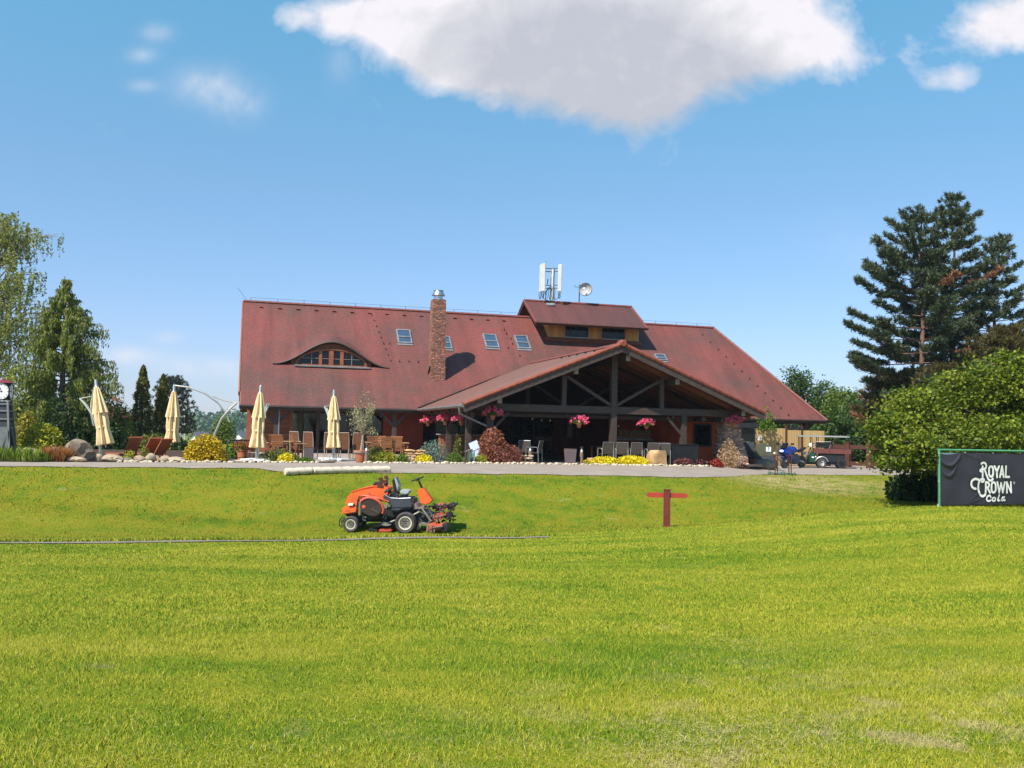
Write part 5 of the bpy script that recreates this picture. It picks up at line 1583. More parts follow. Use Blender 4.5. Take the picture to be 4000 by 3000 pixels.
# radiator screen upright, chassis, body
mb = MB(); mb.prism(poly([(530, 500), (575, 500), (575, 735), (530, 735)]), -.56, -.48); mb.build('roller', mat('olive_roller', (.22, .17, .09), .6), t, bevel=.02)
mb = MB(); mb.prism(poly([(500, 480), (535, 480), (535, 700), (505, 700)]), -.54, -.40); mb.prism(poly([(300, 690), (980, 640), (1360, 640), (1400, 760), (1000, 800), (520, 830), (300, 740)]), -.30, .30); mb.build('chassis', M_blk, t, bevel=.02)
mb = MB(); mb.prism(poly([(880, 430), (960, 420), (1020, 470), (1140, 490), (1330, 490), (1365, 560), (1350, 650), (1200, 660), (1140, 690), (1010, 685), (990, 560), (900, 480)]), -.50, .50); bd = mb.build('side_body', M_gry, t, bevel=.04)
mb = MB(); mb.prism(poly([(1015, 610), (1345, 608), (1345, 618), (1015, 622)]), -.515, -.49); mb.build('body_crease', M_gry, bd, bevel=.005)
mb = MB(); mb.tube([qv(920, 425, -.50), qv(1010, 475, -.51), qv(1150, 487, -.51), qv(1320, 482, -.51)], .012, 6); mb.build('body_edge', M_alu, bd)
mb = MB(); mb.prism(poly([(1345, 570), (1400, 580), (1440, 640), (1520, 640), (1520, 665), (1350, 665)]), -.42, .42); mb.build('foot_plate', mat('grey_footplate', (.22, .17, .15), .7), t, bevel=.015)
# seat
mb = MB(); mb.prism(poly([(1120, 370), (1240, 370), (1282, 400), (1265, 435), (1220, 450), (1140, 440)]), -.26, .26); se = mb.build('seat', M_seat, t, bevel=.05)
mb = MB(); mb.prism(poly([(1130, 440), (1240, 445), (1230, 480), (1120, 480)]), -.2, .2); mb.build('seat_base', M_blk, se, bevel=.02)
mb = MB(); mb.prism(poly([(1000, 195), (1030, 185), (1070, 330), (1080, 430), (1050, 440), (1030, 380)]), -.25, .25); mb.build('seat_back', M_blk, t, bevel=.045)
mb = MB(); mb.prism(poly([(1030, 190), (1050, 165), (1080, 240), (1105, 300), (1095, 400), (1075, 380)]), -.22, .22); mb.build('seat_cushion', M_seat, t, bevel=.03)
mb = MB(); mb.bar(qv(1040, 400, -.30), qv(1110, 430, -.30), .05); mb.bar(qv(1060, 430, .3), qv(1125, 440, .3), .05); mb.build('armrest', M_blk, t)
for sy in (-.42, .42):
    mb = MB(); mb.bar(qv(835, 465, sy), qv(825, 230, sy), .10, .07, up=(0, 1, 0)); mb.bar(qv(815, 190, sy), qv(875, 182, sy), .08, .06, up=(0, 1, 0)); mb.bar(qv(862, 185, sy), qv(858, 460, sy), .05, .05, up=(0, 1, 0)); mb.build('roll_bar_stub', mat('dark_maroon_steel', (.09, .025, .02), .5), t)
mb = MB()
for x, y, s in ((740, 262, .07), (770, 250, .06), (800, 258, .07), (895, 275, .07), (715, 275, .05)): mb.ball(qv(x, y, -.1), (s, .12, s * .8), 1, rough=.5, seed=x)
mb.build('air_intake', M_blk, t)
mb = MB()
for x, y, s in ((930, 375, .09), (975, 365, .08), (1000, 430, .06), (1060, 460, .05), (1110, 435, .05), (1220, 465, .04)): mb.ball(qv(x, y, -.40), (s, .1, s * .8), 1, rough=.4, seed=x)
mb.build('controls', M_blk, t)
# steering tower
mb = MB(); mb.prism(poly([(1385, 380), (1465, 345), (1500, 370), (1630, 545), (1600, 580), (1530, 610), (1450, 590), (1400, 410)]), -.17, .17); mb.build('steering_tower', M_org, t, bevel=.018)
mb = MB(); mb.tube([qv(1450, 350, 0), qv(1400, 245, 0)], .028, 8); sc_ = mb.build('steering_column', M_blk, t)
cw = qv(1378, 212, 0)
T = M.Translation(cw) @ M.Rotation(R(-22), 4, 'Y')
mb = MB(T)
ringp = [V((.155 * math.cos(a), .19 * math.sin(a), 0)) for a in [2 * math.pi * k / 24 for k in range(25)]]
mb.tube(ringp, .019, 8)
for a in (0.5, 2.6, 4.7): mb.bar((0, 0, 0), (.15 * math.cos(a), .18 * math.sin(a), 0), .035, .02)
mb.lathe([(.05, -.05), (.06, .02), (.03, .03)], n=10)
mb.build('steering_wheel', M_blk, t, smooth=True)
# wheels
def wheel(c, r, w, nm='wheel'):
    mb = MB(); hw = w / 2
    mb.lathe([(r * .60, -hw * .8), (r * .86, -hw), (r * .97, -hw * .7), (r, -hw * .3), (r, hw * .3), (r * .97, hw * .7), (r * .86, hw), (r * .60, hw * .8)], c, 32, axis='Y')
    ty = mb.build(nm, M_tyre, t, smooth=True, ang=60)
    for s in (-1, 1):
        mb = MB(); mb.lathe([(r * .63, s * hw * .80), (r * .62, s * hw * .9), (r * .52, s * hw * .86), (r * .48, s * hw * .45), (r * .02, s * hw * .4)], c, 28, axis='Y'); mb.build('rim', M_rim, ty, smooth=True)
        mb = MB(); mb.lathe([(r * .40, s * hw * .44), (r * .38, s * hw * .62), (r * .12, s * hw * .64), (r * .1, s * hw * .8), (r * .01, s * hw * .82)], c, 20, axis='Y')
        for k in range(5): mb.ball((c[0] + r * .27 * math.cos(k * 1.257), c[1] + s * hw * .66, c[2] + r * .27 * math.sin(k * 1.257)), (.014, .012, .014), 1)
        mb.build('hub', M_gry, ty)
for sy in (-1, 1):
    a = q(1262, 862); wheel((a[0], sy * .56, .272), .275, .30)
    a = q(425, 870); wheel((a[0], sy * .52, .20), .205, .22)
# raised side reel with its shield
for sy in (-1,):
    c_ = qv(745, 610, -.62)
    mb = MB()
    el = [(c_.x + .29 * math.cos(a) * 1.0 + .02 * math.sin(a), c_.z + .225 * math.sin(a) - .05 * math.cos(a)) for a in [2 * math.pi * k / 32 for k in range(32)]]
    mb.prism(el, -.74, -.50); dk = mb.build('raised_deck', mat('brown_black_deck', (.045, .028, .022), .6, (.03, .02, .016)), t, bevel=.03)
    el2 = [V((c_.x + .305 * math.cos(a), -.70, c_.z + .245 * math.sin(a) - .05 * math.cos(a))) for a in [math.pi * (-.12 + 1.0 * k / 20) for k in range(21)]]
    mb = MB(); mb.tube(el2, .035, 8); mb.build('deck_shield', M_orr, dk, smooth=True)
    mb = MB(); mb.ball((c_.x - .19, -.745, c_.z + .02), (.05, .01, .05), 2); mb.build('deck_badge', M_orr, dk)
    mb = MB(); mb.ball((c_.x + .06, -.745, c_.z), (.012, .01, .012), 1); mb.bar((c_.x, -.748, c_.z - .02), (c_.x + .2, -.748, c_.z - .12), .03, .006); mb.build('deck_pivot', M_mtl, dk)
    mb = MB(); mb.tube([qv(560, 470, -.55), qv(590, 425, -.6), qv(690, 440, -.62), qv(860, 480, -.62), qv(990, 530, -.58)], .03, 8); mb.tube([qv(700, 450, -.62), qv(690, 380, -.58), qv(760, 430, -.6)], .022, 6); mb.build('lift_arm', M_orr, t)
    mb = MB(); mb.tube([qv(600, 500, -.6), qv(650, 510, -.64), qv(690, 460, -.62), qv(600, 440, -.6)], .018, 6); mb.tube([qv(530, 490, -.58), qv(540, 440, -.57), qv(620, 430, -.6)], .02, 6); mb.build('hydraulic_hose', M_blk, t)
    mb = MB(); mb.prism(poly([(905, 560), (985, 575), (975, 620), (935, 650), (910, 620)]), -.60, -.54); mb.build('lift_bracket', M_mtl, t, bevel=.008)
    mb = MB(); mb.tube([qv(965, 640, -.56), qv(940, 710, -.58), qv(910, 760, -.6), qv(960, 790, -.6), qv(960, 740, -.58)], .016, 6); mb.build('tie_rod', M_mtl, t)
    mb = MB(); mb.tube([qv(1090, 815, -.5), qv(960, 860, -.56), qv(900, 850, -.6)], .022, 6); mb.prism(poly([(890, 860), (930, 830), (1040, 880), (980, 895), (910, 885)]), -.60, -.5); mb.build('arm_link', M_mtl, t)
# mid cutting deck
mb = MB(); mb.prism(poly([(840, 945), (1045, 930), (1060, 975), (1030, 992), (860, 992)]), -.56, .5); md = mb.build('mid_deck', M_orr, t, bevel=.025)
mb = MB(); mb.prism(poly([(690, 930), (830, 925), (840, 985), (740, 985), (680, 970)]), -.50, .45); mb.prism(poly([(850, 900), (1080, 880), (1090, 925), (850, 945)]), -.3, .3); mb.build('deck_motor', M_blk, md, bevel=.02)
mb = MB(); mb.tube([qv(600, 760, -.45), qv(700, 770, -.5), qv(830, 745, -.5), qv(860, 700, -.48)], .022, 6); mb.tube([qv(590, 720, -.48), qv(600, 800, -.48), qv(640, 815, -.48)], .025, 6); mb.tube([qv(760, 890, -.5), qv(860, 870, -.5), qv(920, 820, -.5)], .02, 6); mb.build('hydraulic_hose', M_gry, t)
mb = MB(); mb.tube([qv(270, 735, -.35), qv(225, 800, -.38), qv(225, 880, -.4), qv(275, 915, -.38)], .016, 6); mb.tube([qv(285, 745, -.25), qv(245, 810, -.28), qv(250, 880, -.28), qv(290, 905, -.28)], .013, 6); mb.tube([qv(300, 770, -.3), qv(260, 840, -.3), qv(290, 860, -.3)], .014, 6); mb.build('rear_hose', M_blk, t, smooth=True)
mb = MB(); mb.bb(-.75, .75, -.06, .06, .22, .34); mb.box((q(425, 0)[0], 0, .2), (.12, .95, .1)); mb.box((q(1262, 0)[0], 0, .27), (.12, 1.0, .12)); mb.build('axle', M_blk, t)
# three front decks on their arms
for k, (X0, Y0, X1, Y1, y) in enumerate(((1640, 690, 1850, 655, .80), (1650, 800, 1850, 765, 0.05), (1620, 915, 1850, 895, -.70))):
    mb = MB(); mb.prism(poly([(X0, Y0 - 45), (X0 + 70, Y0 - 50), (X0 + 130, Y0 - 22), (X1, Y1 - 30), (X1 + 20, Y1 + 5), (X1, Y1 + 22), (X0 + 130, Y0 + 30), (X0 + 80, Y0 + 52), (X0 - 10, Y0 + 46)]), y - .38, y + .38); fd = mb.build('front_deck', M_orr, t, bevel=.02)
    mb = MB(); mb.lathe([(.02, y - .36), (.085, y - .36), (.085, y + .36), (.02, y + .36)], (q(X1 + 25, Y1)[0], 0, q(X1 + 30, Y1 + 25)[1]), 14, axis='Y'); mb.build('front_roller', M_blk, fd, smooth=True)
    for dx, dy in ((15, -55), (75, -58), (120, -30)):
        mb = MB(); mb.bar(qv(X0 + dx, Y0 + dy, y - .39), qv(X0 + dx - 10, Y0 + 60, y - .39), .03, .012); mb.build('deck_mount', M_mtl, fd)
    mb = MB(); mb.bar(qv(X0 + 60, Y0 - 5, y - .39), qv(X1 + 10, Y1 - 12, y - .39), .035, .02); mb.build('deck_brace', M_mtl, fd)
    mb = MB(); mb.bar(qv(X0 + 40, Y0 + 15, y - .385), qv(X1 - 10, Y1 + 8, y - .385), .03, .014); mb.build('deck_slot', M_blk, fd)
mb = MB()
rr_ = random.Random(4)
for i in range(46):
    x, y = rr_.uniform(1600, 1985), rr_.uniform(610, 930)
    mb.ball(qv(x, y, rr_.uniform(-.5, .6)), (rr_.uniform(.02, .055), .07, rr_.uniform(.02, .055)), 1, rough=.6, seed=i)
for i in range(14):
    x, y = rr_.uniform(1560, 1900), rr_.uniform(600, 900); z_ = rr_.uniform(-.45, .4)
    mb.tube([qv(x, y, z_), qv(x + rr_.uniform(10, 60), y - rr_.uniform(-20, 50), z_), qv(x + rr_.uniform(40, 110), y + rr_.uniform(-30, 40), z_ + .05)], .016, 6)
mb.tube([qv(1640, 590, -.1), qv(1740, 640, -.1), qv(1880, 620, .0), qv(1945, 660, .0), qv(1950, 720, 0)], .022, 6); mb.tube([qv(1560, 630, -.2), qv(1640, 760, -.3), qv(1600, 880, -.4)], .035, 6)
mb.tube([qv(1430, 690, -.38), qv(1520, 740, -.4), qv(1640, 790, -.4)], .04, 6); build_each(mb, 'front_linkage', M_blk, t)
mb = MB(); mb.prism(poly([(1420, 970), (1440, 880), (1500, 850), (1620, 880), (1610, 900), (1500, 890), (1470, 960)]), -.50, -.42); mb.tube([qv(1480, 640, -.40), qv(1570, 760, -.42), qv(1640, 850, -.44)], .03, 6); mb.tube([qv(1370, 740, -.44), qv(1450, 700, -.44)], .025, 6); mb.build('front_arm', M_mtl, t, bevel=.006)
mb = MB(); mb.prism(poly([(1470, 760), (1560, 710), (1600, 740), (1510, 800)]), -.42, -.2); mb.prism(poly([(1350, 700), (1480, 690), (1640, 760), (1640, 900), (1420, 880)]), -.28, .5); mb.build('front_frame', M_gry, t, bevel=.02)

# ------------------------------------------------------------------ fingerpost
M_sred = mat('red_brown_painted_wood', (.17, .026, .020), .6, (.13, .02, .016), ns=5, bmp=.15, bsc=60)
M_sred2 = mat('brick_red_painted_wood', (.40, .045, .025), .6, (.32, .035, .02), ns=5)
g = at(2604, 2058, 24.55)
t = thing('fingerpost', 'red wooden signpost with two blank pointed arms on the lawn', 'signpost', g, R(-4))
mb = MB(); mb.bb(-.085, .085, -.06, .06, -.1, .955); mb.bb(-.09, .09, -.065, .065, .956, 1.0); mb.build('post', M_sred, t, bevel=.008)
for s in (-1, 1):
    mb = MB(); mb.prism([(s * .086, .775), (s * .47, .775), (s * .565, .84), (s * .47, .905), (s * .086, .905)], -.025, .02); mb.build('arm', M_sred2, t, bevel=.003)

# ------------------------------------------------------------------ banner on its green frame
M_grn = mat('green_painted_steel', (.10, .33, .17), .4, (.07, .24, .12), ns=5)
M_ban = mat('slate_banner_vinyl', (.042, .037, .050), .5, (.035, .031, .043), ns=2, spec=.35)
M_let = mat('cream_lettering', (.86, .82, .78), .5, (.82, .78, .73))
M_leto = mat('black_lettering_edge', (.010, .006, .008), .5)
bl = P(3669, 1994, 24.3); bl.z = gz(bl.x, bl.y)
bdir = V((.93, .367, 0)).normalized(); bn = V((bdir.y, -bdir.x, 0))
t = thing('advertising_banner', 'dark slate cola banner with cream lettering on a green tube frame', 'banner', bl, math.atan2(bdir.y, bdir.x))
def bq(X, Y):      # zoomed-crop pixel -> banner plane (along, up)
    p = hit(3640 + X / 6.144, 1740 + Y / 6.144, bl, bn)
    return (p - bl).dot(bdir), p.z - bl.z
ztop = bq(80, 105)[1]; BW = 3.9
mb = MB(); mb.tube([(0, 0, -.12), (0, 0, ztop)], .032, 10); mb.tube([(BW, 0, -.1), (BW, 0, ztop)], .032, 10); build_each(mb, 'post', M_grn, t, smooth=True)
mb = MB(); mb.tube([(-.03, 0, ztop), (BW + .03, 0, ztop)], .030, 10); mb.build('top_rail', M_grn, t, smooth=True)
zf0, zf1 = .04, bq(150, 170)[1]; xf0 = bq(135, 700)[0]
def fold(x, z):
    u, v = (x - xf0), (zf1 - z)
    y = .006 * np.sin(u * 7 + v * 3) + .004 * np.sin(u * 3.1 - v * 9)
    # swag between the first two eyelets
    for c, dp, k in ((.38, .34, .045), (.36, .62, .035)):
        w_ = .44
        curve = dp * np.clip(1 - ((u - c) / w_) ** 2, 0, 1)
        y += -k * np.exp(-((v - curve) / .045) ** 2) * (np.abs(u - c) < w_) * np.clip(1.1 - np.abs(u - c) / w_, 0, 1) ** .5
    # pulls at the lower edge
    for bx, sl in ((.95, .62), (.93, .28), (1.95, .5)):
        dd = (zf1 - v - zf0) - sl * (u - bx)
        y += -.022 * np.exp(-(dd / .035) ** 2) * np.clip((u - bx) * 2, 0, 1) * np.clip(1 - (u - bx) / .8, 0, 1)
    y += -.02 * np.exp(-((v - .28 * (u - .9)) / .05) ** 2) * np.clip((u - .85) * 3, 0, 1) * np.clip(1 - (u - .85) / .9, 0, 1)
    return y
xs_b = np.linspace(xf0, BW - .1, 150); zs_b = np.linspace(zf0, zf1, 80)
XB, ZB = np.meshgrid(xs_b, zs_b)
sag = .05 * np.clip(1 - ((XB - xf0 - .36) / .36) ** 2, 0, 1) * np.clip((ZB - zf1 + .25) / .25, 0, 1)
G = np.stack([XB, fold(XB, ZB), ZB - sag], -1)
fb = grid_mesh('fabric', G, None, M_ban, t)
md_ = fb.modifiers.new('thick', 'SOLIDIFY'); md_.thickness = .003; md_.offset = 1
mb = MB(); mb.add([(xf0 + .05, .02, zf1 - .005), (xf0 + .7, .02, zf1 - .005), (xf0 + .6, .022, zf1 - .06), (xf0 + .36, .024, zf1 - .075), (xf0 + .14, .022, zf1 - .06)], [(0, 1, 2, 3, 4)]); mb.build('white_backing', M_white, t)
for X, Y in ((160, 185), (158, 862), (175, 1555), (790, 170), (1465, 182), (2118, 182)):
    x, z = bq(X, Y); mb = MB(); mb.ball((x, float(fold(np.array(x), np.array(z))) - .012, z), (.016, .008, .016), 1); mb.build('eyelet', M_white, t)
mb = MB(); x, z = bq(150, 1400); mb.tube([(x - .02, -.02, z), (x - .04, -.03, z - .25)], .008, 5); mb.build('tie_strap', M_white, t)
strokes = [
 # R of ROYAL
 ([(1180, 440), (1200, 418), (1240, 412), (1285, 435), (1305, 480), (1300, 530), (1270, 560), (1215, 568), (1170, 575), (1150, 600), (1160, 622), (1175, 622)], 20),
 ([(1213, 505), (1213, 750)], 22), ([(1265, 570), (1300, 680), (1340, 790), (1365, 830), (1395, 845), (1430, 835), (1455, 800)], 21),
 # O
 ([(1420, 500), (1450, 515), (1468, 560), (1468, 690), (1450, 735), (1420, 750), (1390, 735), (1372, 690), (1372, 560), (1390, 515), (1420, 500)], 21),
 # Y
 ([(1500, 500), (1555, 630)], 21), ([(1600, 500), (1555, 630), (1555, 760)], 21),
 # A
 ([(1625, 760), (1672, 500), (1718, 760)], 20), ([(1645, 690), (1702, 690)], 16),
 # L
 ([(1768, 500), (1768, 755), (1855, 755)], 21),
 # swash C of CROWN
 ([(1050, 1040), (1000, 1030), (955, 990), (935, 930), (945, 860), (985, 815), (1040, 800), (1095, 815), (1120, 835)], 22),
 ([(1190, 870), (1220, 870), (1245, 840), (1240, 810), (1200, 800), (1150, 825), (1118, 890), (1108, 980), (1118, 1080), (1145, 1160), (1180, 1205), (1215, 1220), (1255, 1205), (1280, 1175)], 22),
 # R
 ([(1290, 1130), (1290, 880), (1335, 885), (1365, 920), (1362, 980), (1335, 1010), (1300, 1015)], 20), ([(1330, 1015), (1388, 1135)], 20),
 # O
 ([(1470, 880), (1500, 895), (1518, 940), (1518, 1070), (1500, 1115), (1470, 1130), (1440, 1115), (1422, 1070), (1422, 940), (1440, 895), (1470, 880)], 20),
 # W
 ([(1560, 880), (1605, 1130), (1650, 900), (1695, 1130), (1745, 880)], 19),
 # N
 ([(1795, 1130), (1795, 880), (1895, 1130), (1895, 880)], 19),
 # C of Cola
 ([(1405, 1240), (1395, 1205), (1360, 1200), (1325, 1230), (1308, 1290), (1325, 1330), (1360, 1338), (1400, 1315)], 16),
 # o
 ([(1485, 1245), (1515, 1260), (1522, 1295), (1500, 1328), (1465, 1335), (1440, 1312), (1445, 1270), (1485, 1245)], 15),
 # l
 ([(1612, 1185), (1590, 1260), (1578, 1320), (1600, 1332), (1625, 1315)], 16),
 # a
 ([(1735, 1240), (1695, 1245), (1665, 1285), (1668, 1322), (1695, 1322), (1725, 1285), (1738, 1235), (1722, 1300), (1735, 1325), (1755, 1310)], 14),
]
def ribbon(mb, pts, hw, lift):
    L2 = [V((*bq(*p), 0)) for p in pts]
    # resample
    P2 = [L2[0]]
    for a, b in zip(L2, L2[1:]):
        n = max(1, int((b - a).length / .025))
        for i in range(1, n + 1): P2.append(a.lerp(b, i / n))
    for a, b in zip(P2, P2[1:]):
        d = (b - a); 
        if d.length < 1e-6: continue
        d.normalize(); nrm = V((-d.y, d.x, 0)) * hw
        c4 = [a - nrm, b - nrm, b + nrm, a + nrm]
        mb.add([(p.x, float(fold(np.array(p.x), np.array(p.y))) - lift, p.y) for p in c4], [(0, 1, 2, 3)])
    for c in P2:
        disc = [c + V((math.cos(k * .785), math.sin(k * .785), 0)) * hw for k in range(8)]
        mb.add([(p.x, float(fold(np.array(p.x), np.array(p.y))) - lift - .0006, p.y) for p in disc], [tuple(range(8))])
k_ = (bq(1400, 700)[0] - bq(1300, 700)[0]) / 100
mo, ml = MB(), MB()
for pts, hw in strokes:
    ribbon(mo, pts, (hw + 21) * k_, .006)
    ribbon(ml, pts, hw * k_, .010)
ribbon(mo, [(1970, 895), (1971, 896)], 40 * k_, .006)
mo.build('lettering_outline', M_leto, t); ml.build('lettering', M_let, t)
mb = MB(); ribbon(mb, [(1970, 895), (1971, 896)], 30 * k_, .010); mb.build('trademark_dot', M_alu, t)

# ------------------------------------------------------------------ right of the porch
M_fdk = mat('dark_red_stained_rail', (.10, .032, .022), .7, (.06, .02, .015), ns=6)
M_reed = planks('golden_reed_screen', (.62, .40, .16), (.44, .26, .095), 26, 0, .8)
p0 = at(2950, 1818, 47.4); p1 = at(3222, 1824, 48.2)
dv = (p1 - p0); FL = math.hypot(dv.x, dv.y); fa = math.atan2(dv.y, dv.x)
t = thing('reed_screen', 'golden reed screen fence with dark posts behind the golf carts', 'fence', p0, fa)
fx = [0, 118 / 272 * FL, 180 / 272 * FL, FL]
hts = (1.93, 1.85, 1.85)
for a, b, h in zip(fx, fx[1:], hts):
    mb = MB(); mb.bb(a + .05, b - .05, -.025, .025, .06, h); mb.build('reed_panel', M_reed, t)
for x in fx[1:3]:
    mb = MB(); mb.bb(x - .035, x + .035, -.06, .05, 0, 2.1); mb.build('post', M_fdk, t)
mb = MB(); mb.bb(fx[1] + .05, fx[2] - .05, -.04, .04, 1.9, 2.02); mb.build('rail', M_black, t)
pl = hit(2969, 1710, p0 + V((0, -.1, 0)), V((math.sin(fa), -math.cos(fa), 0)))
o = MB(); o.prism([(-.09, -.14), (.09, -.14), (.09, .06), (.06, .13), (0, .15), (-.06, .13), (-.09, .06)], -.02, .02)
o = o.build('wall_plaque', M_white, bevel=.006); o.location = pl; o.rotation_euler = (0, 0, fa); tag(o, 'small white round-topped plaque on the reed screen', 'plaque')
# climbing plant over the screen
bush('climbing_plant', 'green climber growing over the top left of the reed screen', 'climber', 2990, 1695, 90, 90, 47.0, LG_green, .13, 520, .5, .3, 10, fill=.5, twigs=6, lift=1.8)
bush('climbing_plant', 'olive climber hanging down between the dark golf cart and the screen', 'climber', 2938, 1740, 46, 80, 46.4, LG_olive, .12, 420, .5, .2, 8, fill=.6, twigs=4, lift=1.0)
# dark rail fence
p0 = at(3232, 1826, 48.6); p1 = at(3495, 1834, 45.6)
dv = p1 - p0; FL = math.hypot(dv.x, dv.y)
t = thing('rail_fence', 'dark red-brown post and rail fence beside the utility cart', 'fence', p0, math.atan2(dv.y, dv.x))
for x in (0, .325 * FL, .64 * FL, FL):
    mb = MB(); mb.bb(x - .12, x + .12, -.12, .12, -.05, 1.26); mb.bb(x - .14, x + .14, -.14, .14, 1.262, 1.32); mb.build('post', M_fdk, t)
for z in (1.05, .2):
    for a, b in ((.12, .325 * FL - .12), (.325 * FL + .12, .64 * FL - .12), (.64 * FL + .12, FL - .12)):
        mb = MB(); mb.bb(a, b, -.05, .05, z - .1, z + .1); mb.build('rail', M_fdk, t)

# --- utility cart
M_cgr = mat('dark_green_cart_body', (.018, .06, .04), .35, (.012, .045, .03), coat=.3)
M_cbed = mat('faded_red_cargo_bed', (.15, .042, .034), .6, (.11, .034, .03), ns=4)
M_navy = mat('black_plastic', (.014, .016, .02), .5)
M_roofc = mat('pale_grey_cart_roof', (.40, .40, .39), .5, (.34, .34, .33))
g = at(3228, 1827, 45.7)
t = thing('utility_cart', 'green utility golf cart with red cargo bed and flat grey roof', 'golf cart', g, R(-14))
S_ = 45.7 / F
def cx(px): return (px - 3228) * S_ / math.cos(R(14))
mb = MB(); mb.bb(cx(3120), cx(3305), -.62, .62, 1.52, 1.57); mb.bb(cx(3125), cx(3300), -.58, .58, 1.571, 1.60); mb.build('roof', M_roofc, t, bevel=.015)
for px in (3130, 3176, 3195, 3252):
    for y in (-.55, .55):
        mb = MB(); mb.bar((cx(px), y, .7), (cx(px - (4 if px == 3176 else 0)), y, 1.52), .035); mb.build('roof_post', M_fdk if px < 3180 else M_black, t)
mb = MB(); mb.prism([(cx(3150), .28), (cx(3186), .24), (cx(3192), .62), (cx(3188), .82), (cx(3178), .88), (cx(3158), .6)], -.58, .58); bd = mb.build('cowl', M_cgr, t, bevel=.04)
mb = MB(); mb.ball((cx(3186), -.585, .56), (.035, .01, .035), 1); mb.bb(cx(3172), cx(3180), -.585, -.575, .5, .56); mb.build('badge', M_white, bd)
mb = MB(); mb.bb(cx(3140), cx(3290), -.5, .5, .18, .34); mb.prism([(cx(3195), .3), (cx(3290), .3), (cx(3290), .72), (cx(3200), .72)], -.56, .56); mb.build('chassis', M_navy, t, bevel=.02)
for a, b in ((3180, 3236), (3237, 3312)):
    mb = MB(); mb.bb(cx(a), cx(b), -.62, .62, .72, .96); mb.build('cargo_bed', M_cbed, t, bevel=.01)
mb = MB(); mb.prism([(cx(3188), 1.0), (cx(3236), 1.0), (cx(3236), 1.26), (cx(3190), 1.26)], -.5, .5); mb.build('seat_back', M_navy, t, bevel=.03)
mb = MB(); mb.tube([(cx(3184), -.6, .96), (cx(3186), -.6, 1.3), (cx(3240), -.6, 1.3), (cx(3234), -.6, .96)], .016, 6); mb.build('seat_rail', M_alu, t)
mb = MB(); mb.lathe([(.02, -.08), (.10, -.05), (.11, 0), (.02, .02)], (cx(3170), -.4, 1.12), 14, axis='Y'); mb.build('lamp', M_white, t, smooth=True)
mb = MB(); mb.tube([(cx(3170) + .15 * math.cos(a), -.25 + .17 * math.sin(a), 1.12 + .1 * math.cos(a)) for a in [k / 14 * 6.283 for k in range(15)]], .018, 6); mb.bar((cx(3172), -.25, 1.1), (cx(3160), -.25, .7), .04); mb.build('steering_wheel', M_navy, t)
def cwheel(t, c, r, w, rim):
    mb = MB(); hw = w / 2; mb.lathe([(r * .55, -hw), (r * .9, -hw), (r, -hw * .5), (r, hw * .5), (r * .9, hw), (r * .55, hw)], c, 22, axis='Y'); wv = mb.build('wheel', M_tyre if rim != M_black else M_blk, t, smooth=True)
    mb = MB(); mb.lathe([(r * .56, -hw * 1.0), (r * .5, -hw * .8), (.02, -hw * .85)], c, 18, axis='Y'); mb.build('rim', rim, wv, smooth=True)
for y in (-.52, .52):
    cwheel(t, (cx(3208), y, .235), .235, .2, M_white)
    cwheel(t, (cx(3278), y, .235), .235, .2, M_black)
mb = MB(); mb.tube([(cx(3208) + .3 * math.cos(a), -.56, .26 + .3 * math.sin(a)) for a in [.25 + k / 12 * 2.6 for k in range(13)]], .03, 6); mb.build('mudguard', M_alu, t, smooth=True)

# --- blue motorbike
M_blue = mat('metallic_blue_fairing', (.012, .05, .38), .22, (.01, .04, .30), metal=.35, coat=.8)
g = at(3098, 1822, 44.6)
t = thing('motorbike', 'blue sports motorbike parked in front of the reed screen', 'motorbike', g, R(180 + 38))
def mwheel(x):
    mb = MB(); mb.lathe([(.24, -.055), (.29, -.06), (.305, -.03), (.31, 0), (.305, .03), (.29, .06), (.24, .055)], (x, 0, .31), 28, axis='Y'); wv = mb.build('wheel', M_tyre, t, smooth=True)
    mb = MB(); mb.lathe([(.24, -.05), (.22, -.05), (.22, .05), (.24, .05)], (x, 0, .31), 24, axis='Y')
    for k in range(5): a = k * 1.257; mb.bar((x, 0, .31), (x + .23 * math.cos(a), 0, .31 + .23 * math.sin(a)), .045, .03, up=(0, 1, 0))
    mb.lathe([(.12, -.07), (.125, -.065), (.02, -.064)], (x, 0, .31), 16, axis='Y'); mb.build('rim', M_alu, wv)
mwheel(.68); mwheel(-.70)
mb = MB(); mb.prism([(.95, .72), (.86, .92), (.62, 1.02), (.45, .98), (.30, .66), (.15, .40), (.45, .36), (.70, .60)], -.24, .24); fa_ = mb.build('fairing', M_blue, t, bevel=.07)
mb = MB(); mb.ball((.93, 0, .82), (.05, .13, .07), 2); mb.build('headlamp', M_white, fa_, smooth=True)
mb = MB(); mb.prism([(.86, .94), (.62, 1.22), (.56, 1.2), (.66, 1.02)], -.16, .16); mb.build('windscreen', M_glassd, fa_, bevel=.02)
mb = MB(); mb.ball((.12, 0, .88), (.34, .2, .19), 3); mb.build('fuel_tank', M_blue, t, smooth=True)
mb = MB(); mb.prism([(-.1, .86), (-.15, .78), (-.55, .80), (-.95, .98), (-.92, 1.04), (-.55, .90)], -.13, .13); mb.build('seat', M_navy, t, bevel=.03)
mb = MB(); mb.prism([(.3, .30), (.35, .62), (-.1, .70), (-.35, .62), (-.3, .26), (0, .2)], -.17, .17); mb.build('engine', M_gry, t, bevel=.03)
mb = MB(); mb.bar((.66, .08, .31), (.50, .08, .95), .05); mb.bar((.66, -.08, .31), (.50, -.08, .95), .05); mb.build('fork', M_alu, t)
mb = MB(); mb.bar((-.2, 0, .42), (-.7, .1, .31), .06); mb.bar((-.2, 0, .42), (-.7, -.1, .31), .06); mb.build('swing_arm', M_alu, t)
